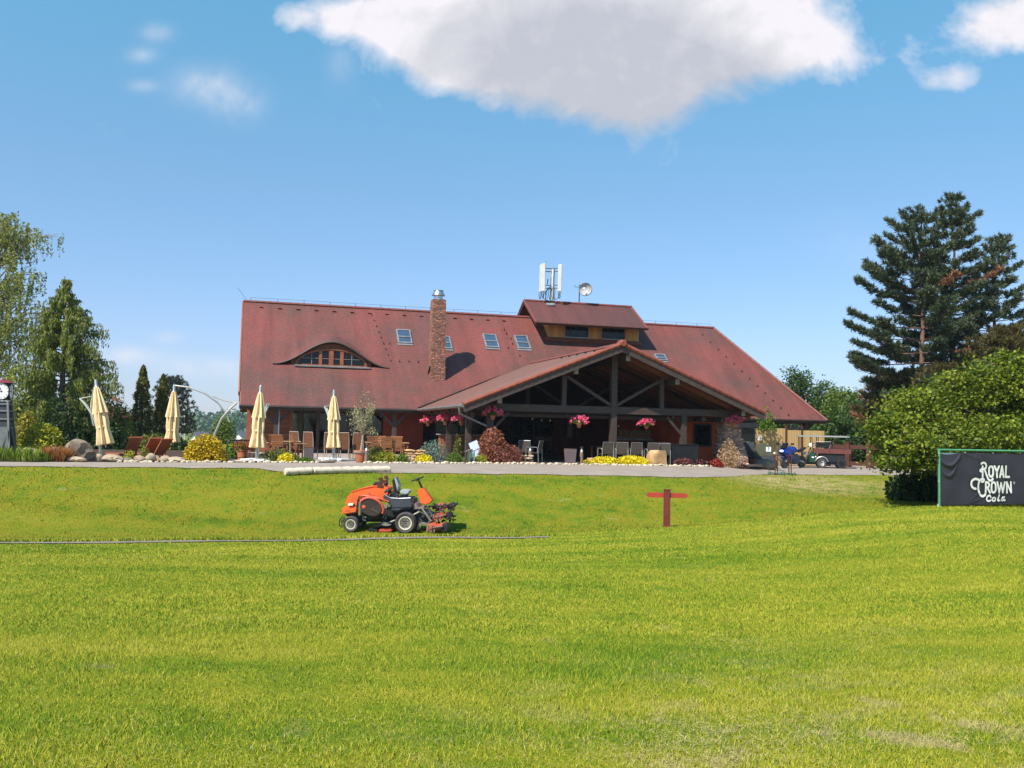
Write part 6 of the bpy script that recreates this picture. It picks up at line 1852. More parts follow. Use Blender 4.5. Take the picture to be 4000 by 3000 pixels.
mb = MB(); mb.lathe([(.05, -.3), (.065, -.2), (.065, .25), (.05, .3)], (-.62, -.2, .46), 12, axis='X'); mb.tube([(.25, -.16, .3), (-.1, -.2, .24), (-.35, -.2, .4)], .03, 6); mb.build('exhaust', M_alu, t, smooth=True)
mb = MB(); mb.tube([(.48, -.34, 1.02), (.5, -.1, 1.05), (.5, .1, 1.05), (.48, .34, 1.02)], .016, 6); mb.build('handlebar', M_black, t)
for y in (-1, 1):
    mb = MB(); mb.bar((.62, y * .2, 1.05), (.66, y * .4, 1.16), .02); mb.box((.66, y * .42, 1.17), (.05, .15, .09)); mb.build('mirror', M_black, t)
mb = MB(); mb.box((-.98, 0, .72), (.015, .2, .17), M.Rotation(R(-20), 3, 'Y')); mb.build('number_plate', M_white, t)
mb = MB(); mb.prism([(.40, .58), (.68, .66), (.96, .50), (.93, .46), (.68, .60), (.42, .53)], -.07, .07); mb.build('mudguard', M_blue, t, bevel=.02)

# --- olive and dark golf carts half hidden by the planting
M_olv = mat('olive_cart_cowl', (.075, .075, .045), .4, (.095, .095, .06), coat=.2)
g = at(2985, 1822, 44.0)
t = thing('golf_cart', 'olive golf cart with a white number 7 plate on its cowl', 'golf cart', g, R(-12))
S_ = 44.0 / F
def c2(px, py): return ((px - 2985) * S_, (1822 - py) * S_)
mb = MB(); mb.prism([c2(*p) for p in ((2944, 1790), (2946, 1745), (2956, 1728), (2996, 1726), (3012, 1748), (3021, 1768), (3022, 1792), (3000, 1800), (2960, 1800))], -.55, .1); cw_ = mb.build('cowl', M_olv, t, bevel=.07)
a = c2(2998, 1749)
mb = MB(); mb.bb(a[0] - .115, a[0] + .115, -.575, -.556, a[1] - .11, a[1] + .11); mb.build('number_plate', M_white, cw_)
fc = bpy.data.curves.new('digit', 'FONT'); fc.body = '7'; fc.size = .22; fc.extrude = .003; fc.align_x = 'CENTER'; fc.align_y = 'CENTER'
tmp = bpy.data.objects.new('digit', fc); C.objects.link(tmp); tmp.rotation_euler = (R(90), 0, 0); tmp.location = (a[0], -.582, a[1])
bpy.context.view_layer.update(); me = bpy.data.meshes.new_from_object(tmp.evaluated_get(bpy.context.evaluated_depsgraph_get())); me.transform(tmp.matrix_world); bpy.data.objects.remove(tmp)
link('digit', me, M_black, cw_)
mb = MB(); mb.bb(-.5, .5, -.5, 1.2, .18, .36); mb.prism([c2(*p) for p in ((2946, 1802), (3022, 1798), (3020, 1772), (2948, 1776))], -.58, -.4); mb.build('bumper', M_gry, t, bevel=.03)
mb = MB(); mb.bb(-.5, .5, .5, 1.0, .36, .75); mb.build('seat', M_navy, t, bevel=.05)
mb = MB(); mb.ball((c2(3020, 1762)[0], -.45, c2(3020, 1764)[1]), (.06, .05, .05), 2); mb.build('headlamp', M_white, cw_)
for y in (-.25, 1.05):
    for x in (-.42, .42):
        cwheel(t, (x, y, .22), .22, .18, M_white)
g = at(2905, 1822, 44.4)
t = thing('golf_cart', 'dark golf cart with black windscreen and canopy behind the stone pier', 'golf cart', g, R(-10))
S_ = 44.4 / F
def c3(px, py): return ((px - 2905) * S_, (1822 - py) * S_)
mb = MB(); mb.prism([c3(*p) for p in ((2866, 1790), (2868, 1735), (2890, 1727), (2944, 1728), (2948, 1790))], -.5, .2); cw_ = mb.build('cowl', M_gry, t, bevel=.06)
mb = MB(); mb.prism([c3(*p) for p in ((2892, 1725), (2893, 1675), (2944, 1676), (2946, 1725))], -.30, -.285); ws = mb.build('windscreen', M_glassd, t)
mb = MB(); mb.tube([V((c3(2891, 1727)[0], -.29, c3(0, 1727)[1])), V((c3(2891, 1674)[0], -.29, c3(0, 1674)[1])), V((c3(2947, 1674)[0], -.29, c3(0, 1674)[1])), V((c3(2947, 1727)[0], -.29, c3(0, 1727)[1]))], .02, 6); mb.build('frame', M_alu, ws)
mb = MB(); mb.prism([c3(*p) for p in ((2862, 1672), (2870, 1655), (2950, 1652), (2958, 1668), (2955, 1674), (2866, 1678))], -.5, 1.3); mb.build('canopy', M_navy, t, bevel=.04)
mb = MB(); mb.prism([c3(*p) for p in ((2868, 1735), (2870, 1690), (2886, 1675), (2890, 1676), (2890, 1732), (2880, 1700), (2872, 1712))], -.4, -.36); mb.build('side_curtain', mat('taupe_curtain', (.34, .29, .27), .8), t)
mb = MB(); mb.bb(-.48, .48, -.4, 1.2, .2, .36); mb.bb(-.45, .45, .5, .95, .36, .8); mb.build('chassis', M_navy, t)
for y in (-.2, 1.0):
    for x in (-.42, .42): cwheel(t, (x, y, .22), .22, .18, M_black)
# orange tub and cut logs between the pier and the boulder
g = at(2950, 1822, 42.9); t = thing('planter_tub', 'rust-orange tub behind the big smooth boulder', 'planter', g)
mb = MB(); mb.lathe([(.24, 0), (.30, .34), (.33, .35), (.33, .40), (.28, .40), (.26, .34)], n=20); mb.build('tub', mat('rust_orange_metal', (.46, .13, .05), .7, (.36, .09, .035)), t, smooth=True)
mb = MB(); mb.lathe([(.27, .33), (.02, .36)], n=16); mb.build('soil', M_soil, t)
M_cut = mat('cut_log_end', (.78, .46, .20), .8, (.62, .34, .13), ns=6)
for k, (px, py, r) in enumerate(((2912, 1805, .085), (2890, 1812, .08), (2902, 1794, .07))):
    g = at(px, 1822, 42.2)
    lab = ['cut log with a bright orange end, right of the pile', 'cut log lying lowest beside the dry climber', 'grey log on top of the cut logs'][k]
    zc = [.10, .085, .245][k]
    t = thing('cut_log', lab, 'log', g + V((0, 0, zc)), R(20))
    mb = MB(); mb.lathe([(r, -.12), (r * 1.03, .0), (r, .4)], n=14, axis='Y'); mb.build('bark', M_twig, t, smooth=True)
    mb = MB(); mb.lathe([(r * .97, -.122), (r * .9, -.128), (.005, -.129)], n=14, axis='Y'); mb.build('cut_end', M_cut if k < 2 else M_beamw, t)
# --- bag stands at the lawn edge
M_sgr = mat('dark_green_iron', (.03, .10, .085), .5, (.02, .07, .06), ns=6)
for k, (px, py, lab) in enumerate(((3032, 1853, 'T-shaped rack on green feet at the lawn edge, left of two'), (3086, 1855, 'T-shaped rack on green feet at the lawn edge, right of two'))):
    g = at(px, py, 39.0); t = thing('bag_rack', lab, 'bag rack', g, R(4), 'bag racks at the lawn edge')
    for x in (-.05, .05):
        mb = MB(); mb.bb(x - .016, x + .016, -.02, .02, .05, .8); mb.build('upright', M_fdk, t)
    mb = MB(); mb.bb(-.2, .2, -.03, .03, .801, .84); mb.build('crossbar', M_fdk, t)
    mb = MB(); mb.tube([(-.28, 0, .02), (-.2, 0, .1), (-.08, 0, .05), (.08, 0, .05), (.2, 0, .1), (.28, 0, .02)], .025, 6); mb.tube([(0, -.22, .02), (0, 0, .06), (0, .22, .02)], .025, 6); mb.build('foot', M_sgr, t)
    if k == 0:
        for j, px2 in enumerate((3006, 3059)):
            g2 = at(px2, 1852, 38.9); t2 = thing('iron_weight', ['small green iron weight left of the racks', 'small green iron weight between the two racks'][j], 'weight', g2)
            mb = MB(); mb.lathe([(.07, 0), (.09, .05), (.06, .1), (.03, .12)], n=12); mb.build('body', M_sgr, t2, smooth=True)
            mb = MB(); mb.tube([(-.05, 0, .1), (-.04, 0, .17), (.04, 0, .17), (.05, 0, .1)], .012, 6); mb.build('handle', M_sgr, t2)
# ------------------------------------------------------------------ trees
M_bark = mat('grey_brown_bark', (.16, .115, .085), .95, (.07, .05, .04), ns=5, bmp=.7, bsc=20)
M_pbark = mat('pine_bark', (.23, .125, .085), .95, (.10, .055, .045), ns=4, bmp=.7, bsc=16)
M_birch = mat('birch_bark', (.36, .33, .29), .9, (.10, .085, .075), ns=3, bmp=.4, bsc=20)
LT_birch = leafmat('birch_leaves', (.10, .13, .035), (.38, .40, .11), .4, ns=.9)
LT_noot = leafmat('weeping_cypress_sprays', (.06, .10, .022), (.38, .41, .09), .42, ns=.9)
LT_thuja = leafmat('columnar_conifer_foliage', (.028, .040, .008), (.24, .215, .045), .25, ns=1.5)
LT_pine = leafmat('pine_needles', (.022, .040, .026), (.135, .165, .085), .2, ns=.9)
LT_dead = leafmat('dead_pine_needles', (.16, .065, .035), (.34, .16, .085), .2)
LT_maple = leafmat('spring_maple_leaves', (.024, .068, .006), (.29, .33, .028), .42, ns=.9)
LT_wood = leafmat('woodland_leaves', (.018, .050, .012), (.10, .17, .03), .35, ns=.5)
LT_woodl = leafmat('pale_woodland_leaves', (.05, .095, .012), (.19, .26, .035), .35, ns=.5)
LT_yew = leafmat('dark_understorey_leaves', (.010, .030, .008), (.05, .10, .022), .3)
LT_brown = leafmat('brown_green_conifer', (.05, .042, .015), (.17, .14, .045), .25)
def trunk_mb(pts, rs): return MB().tube(pts, rs, 9)
def tree(name, label, base, h, lobes, m, leaf, n, bark=None, tr=.16, asp=.55, up=.3, clump=26, sig=.22, limbs=True, cat='tree', group=None, droop=None, fill=.3, seed=1, trunkpts=None, flat=.6):
    """trunk and limbs reach into leaf clumps scattered through several crown lobes: (x, y, z, rx, ry, rz)"""
    t = thing(name, label, cat, base, 0, group); rr = random.Random(seed)
    rg = np.random.default_rng(seed)
    tot = sum(l[3] * l[5] for l in lobes); P_ = []; limb = MB()
    pts = trunkpts or [(0, 0, -.1), (.06, .02, h * .3), (-.05, .04, h * .6), (0, 0, h * .85)]
    limb.tube(pts, [tr * (1 - .8 * i / (len(pts) - 1)) for i in range(len(pts))], 9)
    for lx, ly, lz, rx, ry, rz in lobes:
        k = max(4, int(n / clump * lx.__class__(1) * rx * rz / tot)) if False else max(4, int(n / clump * rx * rz / tot))
        d = rg.normal(size=(k, 3)); d /= np.linalg.norm(d, axis=1, keepdims=True)
        r = np.clip(1 - np.abs(rg.normal(0, fill, k)), .15, 1.1)
        c = d * r[:, None] * np.array([rx, ry, rz]) + np.array([lx, ly, lz])
        cs = rg.uniform(.6, 1.5, k)
        q_ = np.repeat(c, clump, 0) + rg.normal(0, 1, (k * clump, 3)) * np.repeat(cs, clump)[:, None] * np.array([sig, sig, sig * flat])
        P_.append(q_)
        if limbs:
            zz = max(h * .12, min(lz - rz * .3, h * .8)); o = V((0, 0, zz * .75))
            e = V((lx, ly, lz)); limb.tube([o, o.lerp(e, .5) + V((0, 0, .12)), e], [tr * .42, tr * .28, tr * .12], 6)
            for j in range(min(k, 7)):
                limb.tube([e, e.lerp(V(c[j]), .5) + V((0, 0, .05)), V(c[j])], [tr * .14, tr * .09, tr * .03], 5)
    limb.build('trunk', bark or M_bark, t, smooth=True)
    arr_mesh('crown', leafq(np.concatenate(P_), leaf, asp, up, droop), m, t)
    return t
def lob(base, items, d):      # crown lobes given where they are seen
    out = []
    for px, py, wpx, hpx, dy in items:
        p = P(px, py, d + dy) - base; k = (d + dy) / F
        out.append((p.x, p.y, p.z, wpx * k / 2, min(wpx * k / 2, 2.4), hpx * k / 2))
    return out

# --- big spring-green tree behind the banner
b = at(3850, 1880, 28.8)
L_ = lob(b, [(3580, 1650, 260, 260, -.8), (3720, 1590, 260, 220, .2), (3880, 1530, 320, 230, 0), (4060, 1580, 360, 330, .3), (3520, 1690, 150, 150, -1.4), (3490, 1690, 180, 160, -1.2), (3455, 1650, 100, 110, -1.4), (3540, 1780, 210, 100, -1.0), (3470, 1750, 90, 60, -.6), (3530, 1620, 150, 130, 0), (3560, 1820, 260, 70, .2), (3600, 1740, 280, 120, -2.2), (3780, 1700, 360, 170, -1.8), (4000, 1710, 360, 170, -1.6), (4220, 1600, 400, 420, 0), (3760, 1620, 360, 240, 1.5), (3960, 1600, 420, 300, 1.8), (3560, 1560, 150, 110, .4), (3710, 1490, 150, 90, .3), (3900, 1430, 220, 100, .2), (3990, 1410, 160, 60, .1), (3640, 1530, 110, 70, -.4), (3500, 1790, 160, 60, -2.0), (3640, 1800, 200, 60, -2.2)], 28.8)
tree('maple_tree', 'large bright spring-green tree spreading behind the cola banner', b, 4.0, L_, LT_maple, 0.105, 66000, tr=.2, asp=.75, up=.9, clump=30, sig=.20, seed=3, fill=.34, flat=.33)
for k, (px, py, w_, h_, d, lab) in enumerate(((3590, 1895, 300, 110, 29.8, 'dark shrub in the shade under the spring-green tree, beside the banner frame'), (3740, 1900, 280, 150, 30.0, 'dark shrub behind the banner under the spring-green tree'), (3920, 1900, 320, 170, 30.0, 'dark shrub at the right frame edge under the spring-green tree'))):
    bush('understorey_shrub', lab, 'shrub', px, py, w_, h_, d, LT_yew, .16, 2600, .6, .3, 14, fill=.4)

# --- black pines
def tufts(C_, A_, K, ln, w, rg):
    n = len(C_)
    c = np.repeat(C_, K, 0); a = np.repeat(A_, K, 0)
    d = a * 1.0 + rg.normal(0, .62, (n * K, 3)); d /= np.linalg.norm(d, axis=1, keepdims=True)
    st = c + a * rg.uniform(-.12, .14, (n * K, 1)) * ln * 2
    l = ln * rg.uniform(.7, 1.25, (n * K, 1))
    s = np.cross(d, rg.normal(size=(n * K, 3))); s /= np.linalg.norm(s, axis=1, keepdims=True) + 1e-9
    A = np.stack([st, st + d * l * .5 + s * w, st + d * l, st + d * l * .5 - s * w], 1)
    return A
def pine(name, label, px, pyb, pyt, d, spread_l, spread_r, seed, z0=.22, dens=1.0, dead=.05, m=None, group=None, shade=0, curve=None, apex=.22, nl=.27):
    base = at(px, pyb, d); top = P(curve or px, pyt, d); h = top.z - base.z
    t = thing(name, label, 'pine tree', base, 0, group); rg = np.random.default_rng(seed); rr = random.Random(seed)
    off = top.x - base.x
    def tx(z): return off * (z / h) + .12 * math.sin(z * 1.1 + seed)
    tp = [(tx(z), .1 * math.sin(z * .9), z) for z in np.linspace(-.1, h * .985, 12)]
    limb = MB().tube(tp, [.19 * (1 - .86 * i / 11) for i in range(12)], 9)
    Ct, At, Cd, Ad = [], [], [], []
    z = h * z0
    while z < h * .985:
        f = (z - h * z0) / (h * (1 - z0))
        prof = (1 - f) ** .75 * .92 + apex * math.sin(f * math.pi)
        nb = rr.randint(4, 6)
        a0 = rr.uniform(0, 6.28)
        for k in range(nb):
            a = a0 + k * 6.283 / nb + rr.uniform(-.3, .3)
            ca, sa = math.cos(a), math.sin(a)
            Lm = (spread_r if ca > 0 else spread_l) * prof * rr.uniform(.62, 1.12) + .22
            if f < .5 and rr.random() < .12: Lm *= .4
            rise = (.0 + .62 * f) * Lm
            o = V((tx(z), 0, z)); e = o + V((ca * Lm, sa * Lm * .8, rise))
            mid = o.lerp(e, .6) + V((0, 0, -.10 * Lm))
            limb.tube([o, mid, e], [.05 * (1.15 - f), .032 * (1.15 - f), .012], 5)
            is_dead = f < .6 and rr.random() < dead
            ns = max(3, int(Lm / .30 * dens))
            for j in range(ns):
                s = (.42 if f < .5 else .3) + (.58 if f < .5 else .7) * (j + rr.random() * .6) / ns if f < .78 else .12 + .88 * (j + rr.random() * .5) / ns
                p = (o.lerp(mid, s / .55) if s < .55 else mid.lerp(e, (s - .55) / .45))
                for side in (-1, 0, 1):
                    if side and rr.random() < .22: continue
                    sl = rr.uniform(.08, .55) * (1.15 - .4 * s)
                    q_ = p + V((-sa * side * sl + ca * .1, ca * side * sl, rr.uniform(-.02, .16)))
                    ax = V((ca * .4 - sa * side * .35, sa * .4 + ca * side * .35, .55 + .5 * f)).normalized()
                    (Cd if is_dead else Ct).append(tuple(q_)); (Ad if is_dead else At).append(tuple(ax))
        z += h * rr.uniform(.036, .054)
    # candles at the leader
    for k in range(7): Ct.append((tx(h) + rr.uniform(-.1, .1), 0, h - .1 * k)); At.append((0, 0, 1))
    limb.build('trunk', M_pbark, t, smooth=True)
    arr_mesh('needles', tufts(np.array(Ct), np.array(At), 24, nl, nl * .085, rg), m or LT_pine, t)
    if Cd: arr_mesh('dead_needles', tufts(np.array(Cd), np.array(Ad), 13, nl * .9, nl * .088, rg), LT_dead, t)
    return t
PG = 'tall dark pines on the right'
pine('pine_tree', 'dark pine with long low branches, left of the tall pines', 3612, 1800, 812, 50, 4.4, 2.7, 5, .22, 2.1, .04, group=PG, curve=3592)
pine('pine_tree', 'tallest dark pine with a pointed crown', 3700, 1800, 768, 51, 2.6, 3.2, 8, .26, 2.0, .05, group=PG, curve=3725)
pine('pine_tree', 'slimmer bluish pine at the right, lower than the two others', 3850, 1800, 925, 53, 2.1, 2.4, 12, .26, 1.8, .03, group=PG, curve=3900)
pine('pine_tree', 'low brownish young pine under the left tall pine', 3500, 1800, 1470, 50, 2.0, 2.0, 15, .42, 1.3, .1, LT_brown, group='low pines behind the spring-green tree')
pine('pine_tree', 'dark brownish pine at the right edge behind the spring-green tree', 3930, 1800, 1290, 48, 2.2, 2.6, 18, .1, 1.5, .1, LT_brown, group='low pines behind the spring-green tree', apex=.5)
pine('pine_tree', 'small brown-needled pine between the two tall trunks', 3680, 1800, 1440, 48.5, 1.8, 1.9, 21, .1, 1.3, .1, LT_brown, group='low pines behind the spring-green tree', apex=.5)

# --- woodland behind the right end of the clubhouse
WG = 'leafy trees beyond the clubhouse'
for k, (px, top, w_, d, m_, lab) in enumerate((
    (3080, 1455, 190, 66, LT_wood, 'dark green tree just over the hip of the roof'),
    (3190, 1500, 200, 70, LT_wood, 'leafy tree with a spiky top right of the roof hip'),
    (3300, 1525, 190, 64, LT_woodl, 'paler round green tree between the roof and the pines'),
    (3260, 1620, 220, 58, LT_wood, 'low dark tree behind the utility cart'),
    (3390, 1560, 180, 60, LT_wood, 'dark green tree touching the spring-green tree'),
    (3420, 1690, 190, 54, LT_yew, 'dark bushy tree behind the rail fence'),
    (3130, 1640, 170, 72, LT_woodl, 'light green tree seen under the carport roof'),
    (3560, 1640, 260, 58, LT_yew, 'deep green tree filling in behind the pine trunks'),
    (3800, 1560, 340, 60, LT_yew, 'deep green tree behind the slim pine'),
    (4080, 1480, 360, 60, LT_wood, 'green tree at the far right edge of the view'))):
    b = at(px, 1800, d); h = P(px, top, d).z - b.z; k_ = d / F
    L_ = []
    rr = random.Random(k + 40)
    for j in range(9):
        f = j / 8
        L_.append((rr.uniform(-.5, .5) * w_ * k_ * (1 - .55 * f), rr.uniform(-.8, .8), h * (.22 + .66 * f), w_ * k_ * .36 * (1.05 - .5 * f), 1.1, h * .16))
    for j in range(3): L_.append((rr.uniform(-.3, .3) * w_ * k_, 0, h * rr.uniform(.93, 1.0), .16, .16, h * .07))
    tree('broadleaf_tree', lab, b, h, L_, m_, .21, 9000, tr=.15, clump=20, sig=.24, seed=k + 60, group=WG, up=.5)
# trees glimpsed through the clubhouse windows
for px, d, lab in ((1150, 64, 'tree seen through the garden window of the glazed bay'),):
    b = at(px, 1740, d); tree('broadleaf_tree', lab, b, 4, [(0, 0, 1.2, 1.4, 1, 1.2), (.8, 0, 2, 1.2, 1, 1), (-.8, .3, 2, 1.2, 1, 1), (0, 0, 2.8, 1, 1, .9)], LT_woodl, .2, 4500, clump=18, seed=int(px), up=.5)

# --- weeping birch at the left edge
b = at(-70, 1760, 44); k_ = 44 / F
t = thing('weeping_birch', 'tall weeping birch with hanging branches at the left edge', 'birch tree', b)
rr = random.Random(21); rg = np.random.default_rng(21)
H_ = P(-70, 815, 44).z - b.z
limb = MB().tube([(0, 0, -.1), (.1, 0, H_ * .3), (.0, .1, H_ * .6), (.2, 0, H_ * .85), (.3, 0, H_ * .97)], [.2, .16, .11, .06, .025], 9)
strands = []
ends = [(30, 835), (75, 840), (110, 870), (150, 905), (228, 912), (20, 900), (90, 930), (60, 980), (130, 985), (170, 1075), (110, 1060), (40, 1080), (150, 1120), (90, 1150), (20, 1170), (175, 1180), (60, 1230), (130, 1250), (200, 1230), (20, 1300), (100, 1320), (-60, 900), (-120, 860), (-40, 1000), (-110, 1050), (-60, 1150), (-130, 1200), (-40, 1280), (170, 1330), (60, 1400), (0, 1440), (130, 1420)]
for px, py in ends:
    for rep in range(3):
        e = P(px + rr.uniform(-18, 18), py + rr.uniform(-12, 12), 44 + rr.uniform(-2.0, 1.6)) - b
        o = V((.1, 0, max(1.6, e.z - rr.uniform(.8, 2.2)))); mid = o.lerp(e, .6) + V((0, 0, .45))
        limb.tube([o, mid, e], [.045, .022, .008], 5)
        for j in range(9):
            s = rr.uniform(.35, 1.05); p = (o.lerp(mid, s / .6) if s < .6 else mid.lerp(e, (s - .6) / .4))
            strands.append((p + V((rr.uniform(-.2, .2), rr.uniform(-.4, .4), rr.uniform(-.05, .15))), rr.uniform(.35, 1.25)))
q_ = []
for p, ln in strands:
    n = int(ln * 26) + 4
    z = -np.sort(rg.random(n)) * ln
    q_.append(np.stack([p.x + rg.normal(0, .035, n) + .04 * np.sin(z * 3), p.y + rg.normal(0, .035, n), p.z + z], 1))
limb.build('trunk', M_birch, t, smooth=True)
arr_mesh('leaves', leafq(np.concatenate(q_), .12, .5, .1, .5), LT_birch, t)

# --- weeping cypress
b = at(232, 1770, 42); H_ = P(248, 1078, 42).z - b.z
t = thing('weeping_cypress', 'weeping cypress with drooping sprays and a crooked tip beside the birch', 'cypress tree', b)
limb = MB().tube([(0, 0, -.1), (.0, 0, H_ * .4), (-.02, 0, H_ * .8), (-.12, 0, H_)], [.17, .12, .05, .015], 8)
q_ = []; rr = random.Random(33)
z = .9
while z < H_ * .985:
    f = z / H_
    for k in range(rr.randint(4, 6) if f < .85 else 3):
        a = rr.uniform(0, 6.283); ca, sa = math.cos(a), math.sin(a)
        Lm = (2.75 * (1 - f) ** .66 * min(1, (1 - f) * 3 + .25) * rr.uniform(.5, 1.15) + .06) * (1.12 if ca > 0 else 1.0)
        o = V((-.02, 0, z)); mid = o + V((ca * Lm * .55, sa * Lm * .5, .10 * Lm)); e = o + V((ca * Lm, sa * Lm * .85, .16 * Lm)); tipp = e + V((ca * .18, sa * .15, -.22 * Lm))
        limb.tube([o, mid, e, tipp], [.034, .024, .014, .006], 5)
        n = int(Lm / .085) + 4
        for j in range(n):
            s = .25 + .8 * j / n; p = o.lerp(mid, s / .55) if s < .55 else (mid.lerp(e, (s - .55) / .45) if s < 1 else e.lerp(tipp, (s - 1) / .06))
            m_ = rr.randint(9, 17); ln = (.22 + .26 * Lm) * rr.uniform(.5, 1.35) * (.35 + s * .75)
            zz = -rg.random(m_) * ln
            q_.append(np.stack([p.x + rg.normal(0, .045, m_) + ca * .04, p.y + rg.normal(0, .08, m_), p.z + zz], 1))
    z += H_ * .026 * (1.2 - .5 * f)
limb.build('trunk', M_bark, t, smooth=True)
arr_mesh('sprays', leafq(np.concatenate(q_), .16, .36, .1, .66), LT_noot, t)

# --- columnar conifers and the sparse blue pine
def column(px, pyb, pyt, wpx, d, label, seed):
    b = at(px, pyb, d); h = P(px, pyt, d).z - b.z; r = wpx * d / F / 2
    t = thing('columnar_conifer', label, 'conifer', b, 0, 'columnar conifers left of the clubhouse'); rg = np.random.default_rng(seed)
    n = 6500; f = rg.random(n) ** .8
    rad = r * np.clip((1 - f) ** .6 * 1.25, 0, 1) * (.84 + .16 * np.sin(f * 40 + rg.random(n) * 3)) * np.clip(1 - np.abs(rg.normal(0, .16, n)), .2, 1.1)
    a = rg.uniform(0, 6.283, n)
    rad *= 1 + .14 * np.sin(a * 5 + f * 22)
    p = np.stack([rad * np.cos(a), rad * np.sin(a), f * h], 1)
    arr_mesh('foliage', leafq(p, .13, .45, .1, -.45), LT_thuja, t)
    MB().tube([(0, 0, -.1), (0, 0, h * .9)], [.09, .02], 7).build('trunk', M_bark, t)
column(546, 1790, 1427, 92, 45, 'taller columnar conifer behind the loungers', 3)
column(626, 1790, 1462, 82, 46, 'shorter columnar conifer next to the taller one', 4)
pine('young_pine', 'sparse young pine poking up behind the arched-arm parasol', 678, 1790, 1478, 49, 1.0, 1.1, 27, .25, .5, 0, leafmat('blue_pine_needles', (.035, .055, .05), (.12, .16, .13), .2), nl=.15)
for px, py, w_, h_, d, m_, lab in ((470, 1790, 120, 190, 43, LT_noot, 'weeping dwarf conifer right of the leaning parasol'), (600, 1800, 150, 75, 41.5, LG_olive, 'low olive hedge behind the two paired loungers'), (220, 1790, 200, 230, 40.5, LT_yew, 'dark conifer shrub between the boulder and the cypress'), (360, 1790, 160, 220, 41.5, LT_yew, 'dark shrub behind the leaning parasol'), (420, 1790, 130, 130, 40.8, LT_yew, 'low dark bush beside the leaning parasol foot'),
                                  (60, 1790, 200, 330, 41, LT_noot, 'dark conifer behind the clock tower'), (868, 1790, 110, 118, 62, LT_woodl, 'green bush beyond the railing, left of the far white gable'), (690, 1800, 90, 62, 43, LT_yew, 'dark low bush under the hanging canopy')):
    bush('garden_shrub', lab, 'shrub', px, py, w_, h_, d, m_, .15, 2600 if h_ > 100 else 1500, .5, .2, 16, fill=.35)

# --- red-roofed house behind the garden
b = P(415, 1700, 66); b.z = gz(b.x, b.y)
t = thing('neighbour_house', 'red-roofed house half hidden behind the weeping cypress', 'house', b, R(18))
I_ = W[t.name].inverted()
def lo(px, py, d): return I_ @ P(px, py, d)
a = lo(330, 1498, 66); c = lo(462, 1563, 66)
mb = MB(); e = V((0, 5, 0)); mb.add([a, c, c + e, a + e], [(0, 1, 2, 3)]); mb.add([a - V((0, 0, .14)), c - V((0, 0, .14)), c + e - V((0, 0, .14)), a + e - V((0, 0, .14))], [(3, 2, 1, 0)]); mb.bar(a - V((0, .02, .07)), c - V((0, .02, .07)), .05, .2); mb.build('roof', M_verge, t)
a2 = lo(400, 1568, 66.4); c2_ = lo(560, 1640, 66.4)
mb = MB(); mb.add([a2, c2_, c2_ + V((0, 0, -.1)), a2 + V((0, 0, -1.6))], [(0, 1, 2, 3)]); mb.add([a2 - V((2.5, 0, 0)), a2, a2 + V((0, 0, -1.6)), a2 + V((-2.5, 0, -1.6))], [(0, 1, 2, 3)]); build_each(mb, 'lower_roof', M_ridge, t)
zc_ = c.z - .2
mb = MB(); mb.bb(a.x - 3, c.x - .9, .3, 4.8, 0, zc_); mb.bb(a.x - 3, c2_.x - .6, .8, 4.4, 0, max(.6, c2_.z - .2)); mb.build('wall', mat('navy_shaded_render', (.20, .19, .22), .85), t)
# --- white gables far down the slope
M_wg = mat('white_render', (.80, .80, .78), .8, (.74, .74, .72)); M_sl = mat('slate_roof', (.11, .11, .13), .7, (.08, .08, .095)); M_bl = mat('dark_blue_boards', (.05, .055, .085), .7)
for k, (px, py, wpx, lab) in enumerate(((762, 1686, 44, 'white gable with slate roof beyond the golden bush, leftmost of three'), (838, 1688, 38, 'white gable with slate roof peeping over the golden bush'), (930, 1683, 50, 'white gabled house with slate roof right of the arched parasol mast'))):
    d = 170; p = P(px, py, d); b = V((p.x, p.y, gz(p.x, p.y))); h = p.z - b.z; hw = wpx * d / F / 2
    t = thing('gabled_house', lab, 'house', b, R(-24), 'white houses beyond the terrace')
    e = h - hw * .75
    mb = MB(); mb.prism([(-hw, 0), (hw, 0), (hw, e - .8), (-hw, e - .8)], 0, 7); mb.build('lower_wall', M_bl, t)
    mb = MB(); mb.prism([(-hw, e - .8), (hw, e - .8), (hw, e), (0, h - .1), (-hw, e)], -.01, 7); mb.build('gable', M_wg, t)
    mb = MB()
    for s in (-1, 1): mb.bar((s * hw / 2 * 1.1, 0, 0), (s * hw / 2 * 1.1, 1, 0), .01)
    mb = MB()
    for s in (-1, 1): mb.add([(0, -.4, h), (s * (hw + .4), -.4, e - .28), (s * (hw + .4), 7.4, e - .28), (0, 7.4, h)], [(0, 1, 2, 3)]); mb.add([(0, -.4, h - .25), (s * (hw + .4), -.4, e - .5), (s * (hw + .4), -.4, e - .28), (0, -.4, h)], [(0, 1, 2, 3)])
    mb.build('roof', M_sl, t)
# --- distant power mast
b = P(712, 1700, 300); b.z = gz(b.x, b.y); top = P(709, 1548, 300)
t = thing('radio_mast', 'thin distant lattice mast fading against the sky', 'mast', b)
mb = MB(); hh = top.z - b.z
for s in (-1, 1): mb.bar((s * 1.0, 0, 0), (s * .25, 0, hh), .16)
for k in range(10):
    f0, f1 = k / 10, (k + 1) / 10; mb.bar((1.0 - .75 * f0, 0, hh * f0), (-1.0 + .75 * f1, 0, hh * f1), .1); mb.bar((-1.0 + .75 * f0, 0, hh * f0), (1.0 - .75 * f1, 0, hh * f1), .1)
mb.build('lattice', mat('pale_grey_lattice', (.55, .60, .66), .7), t)

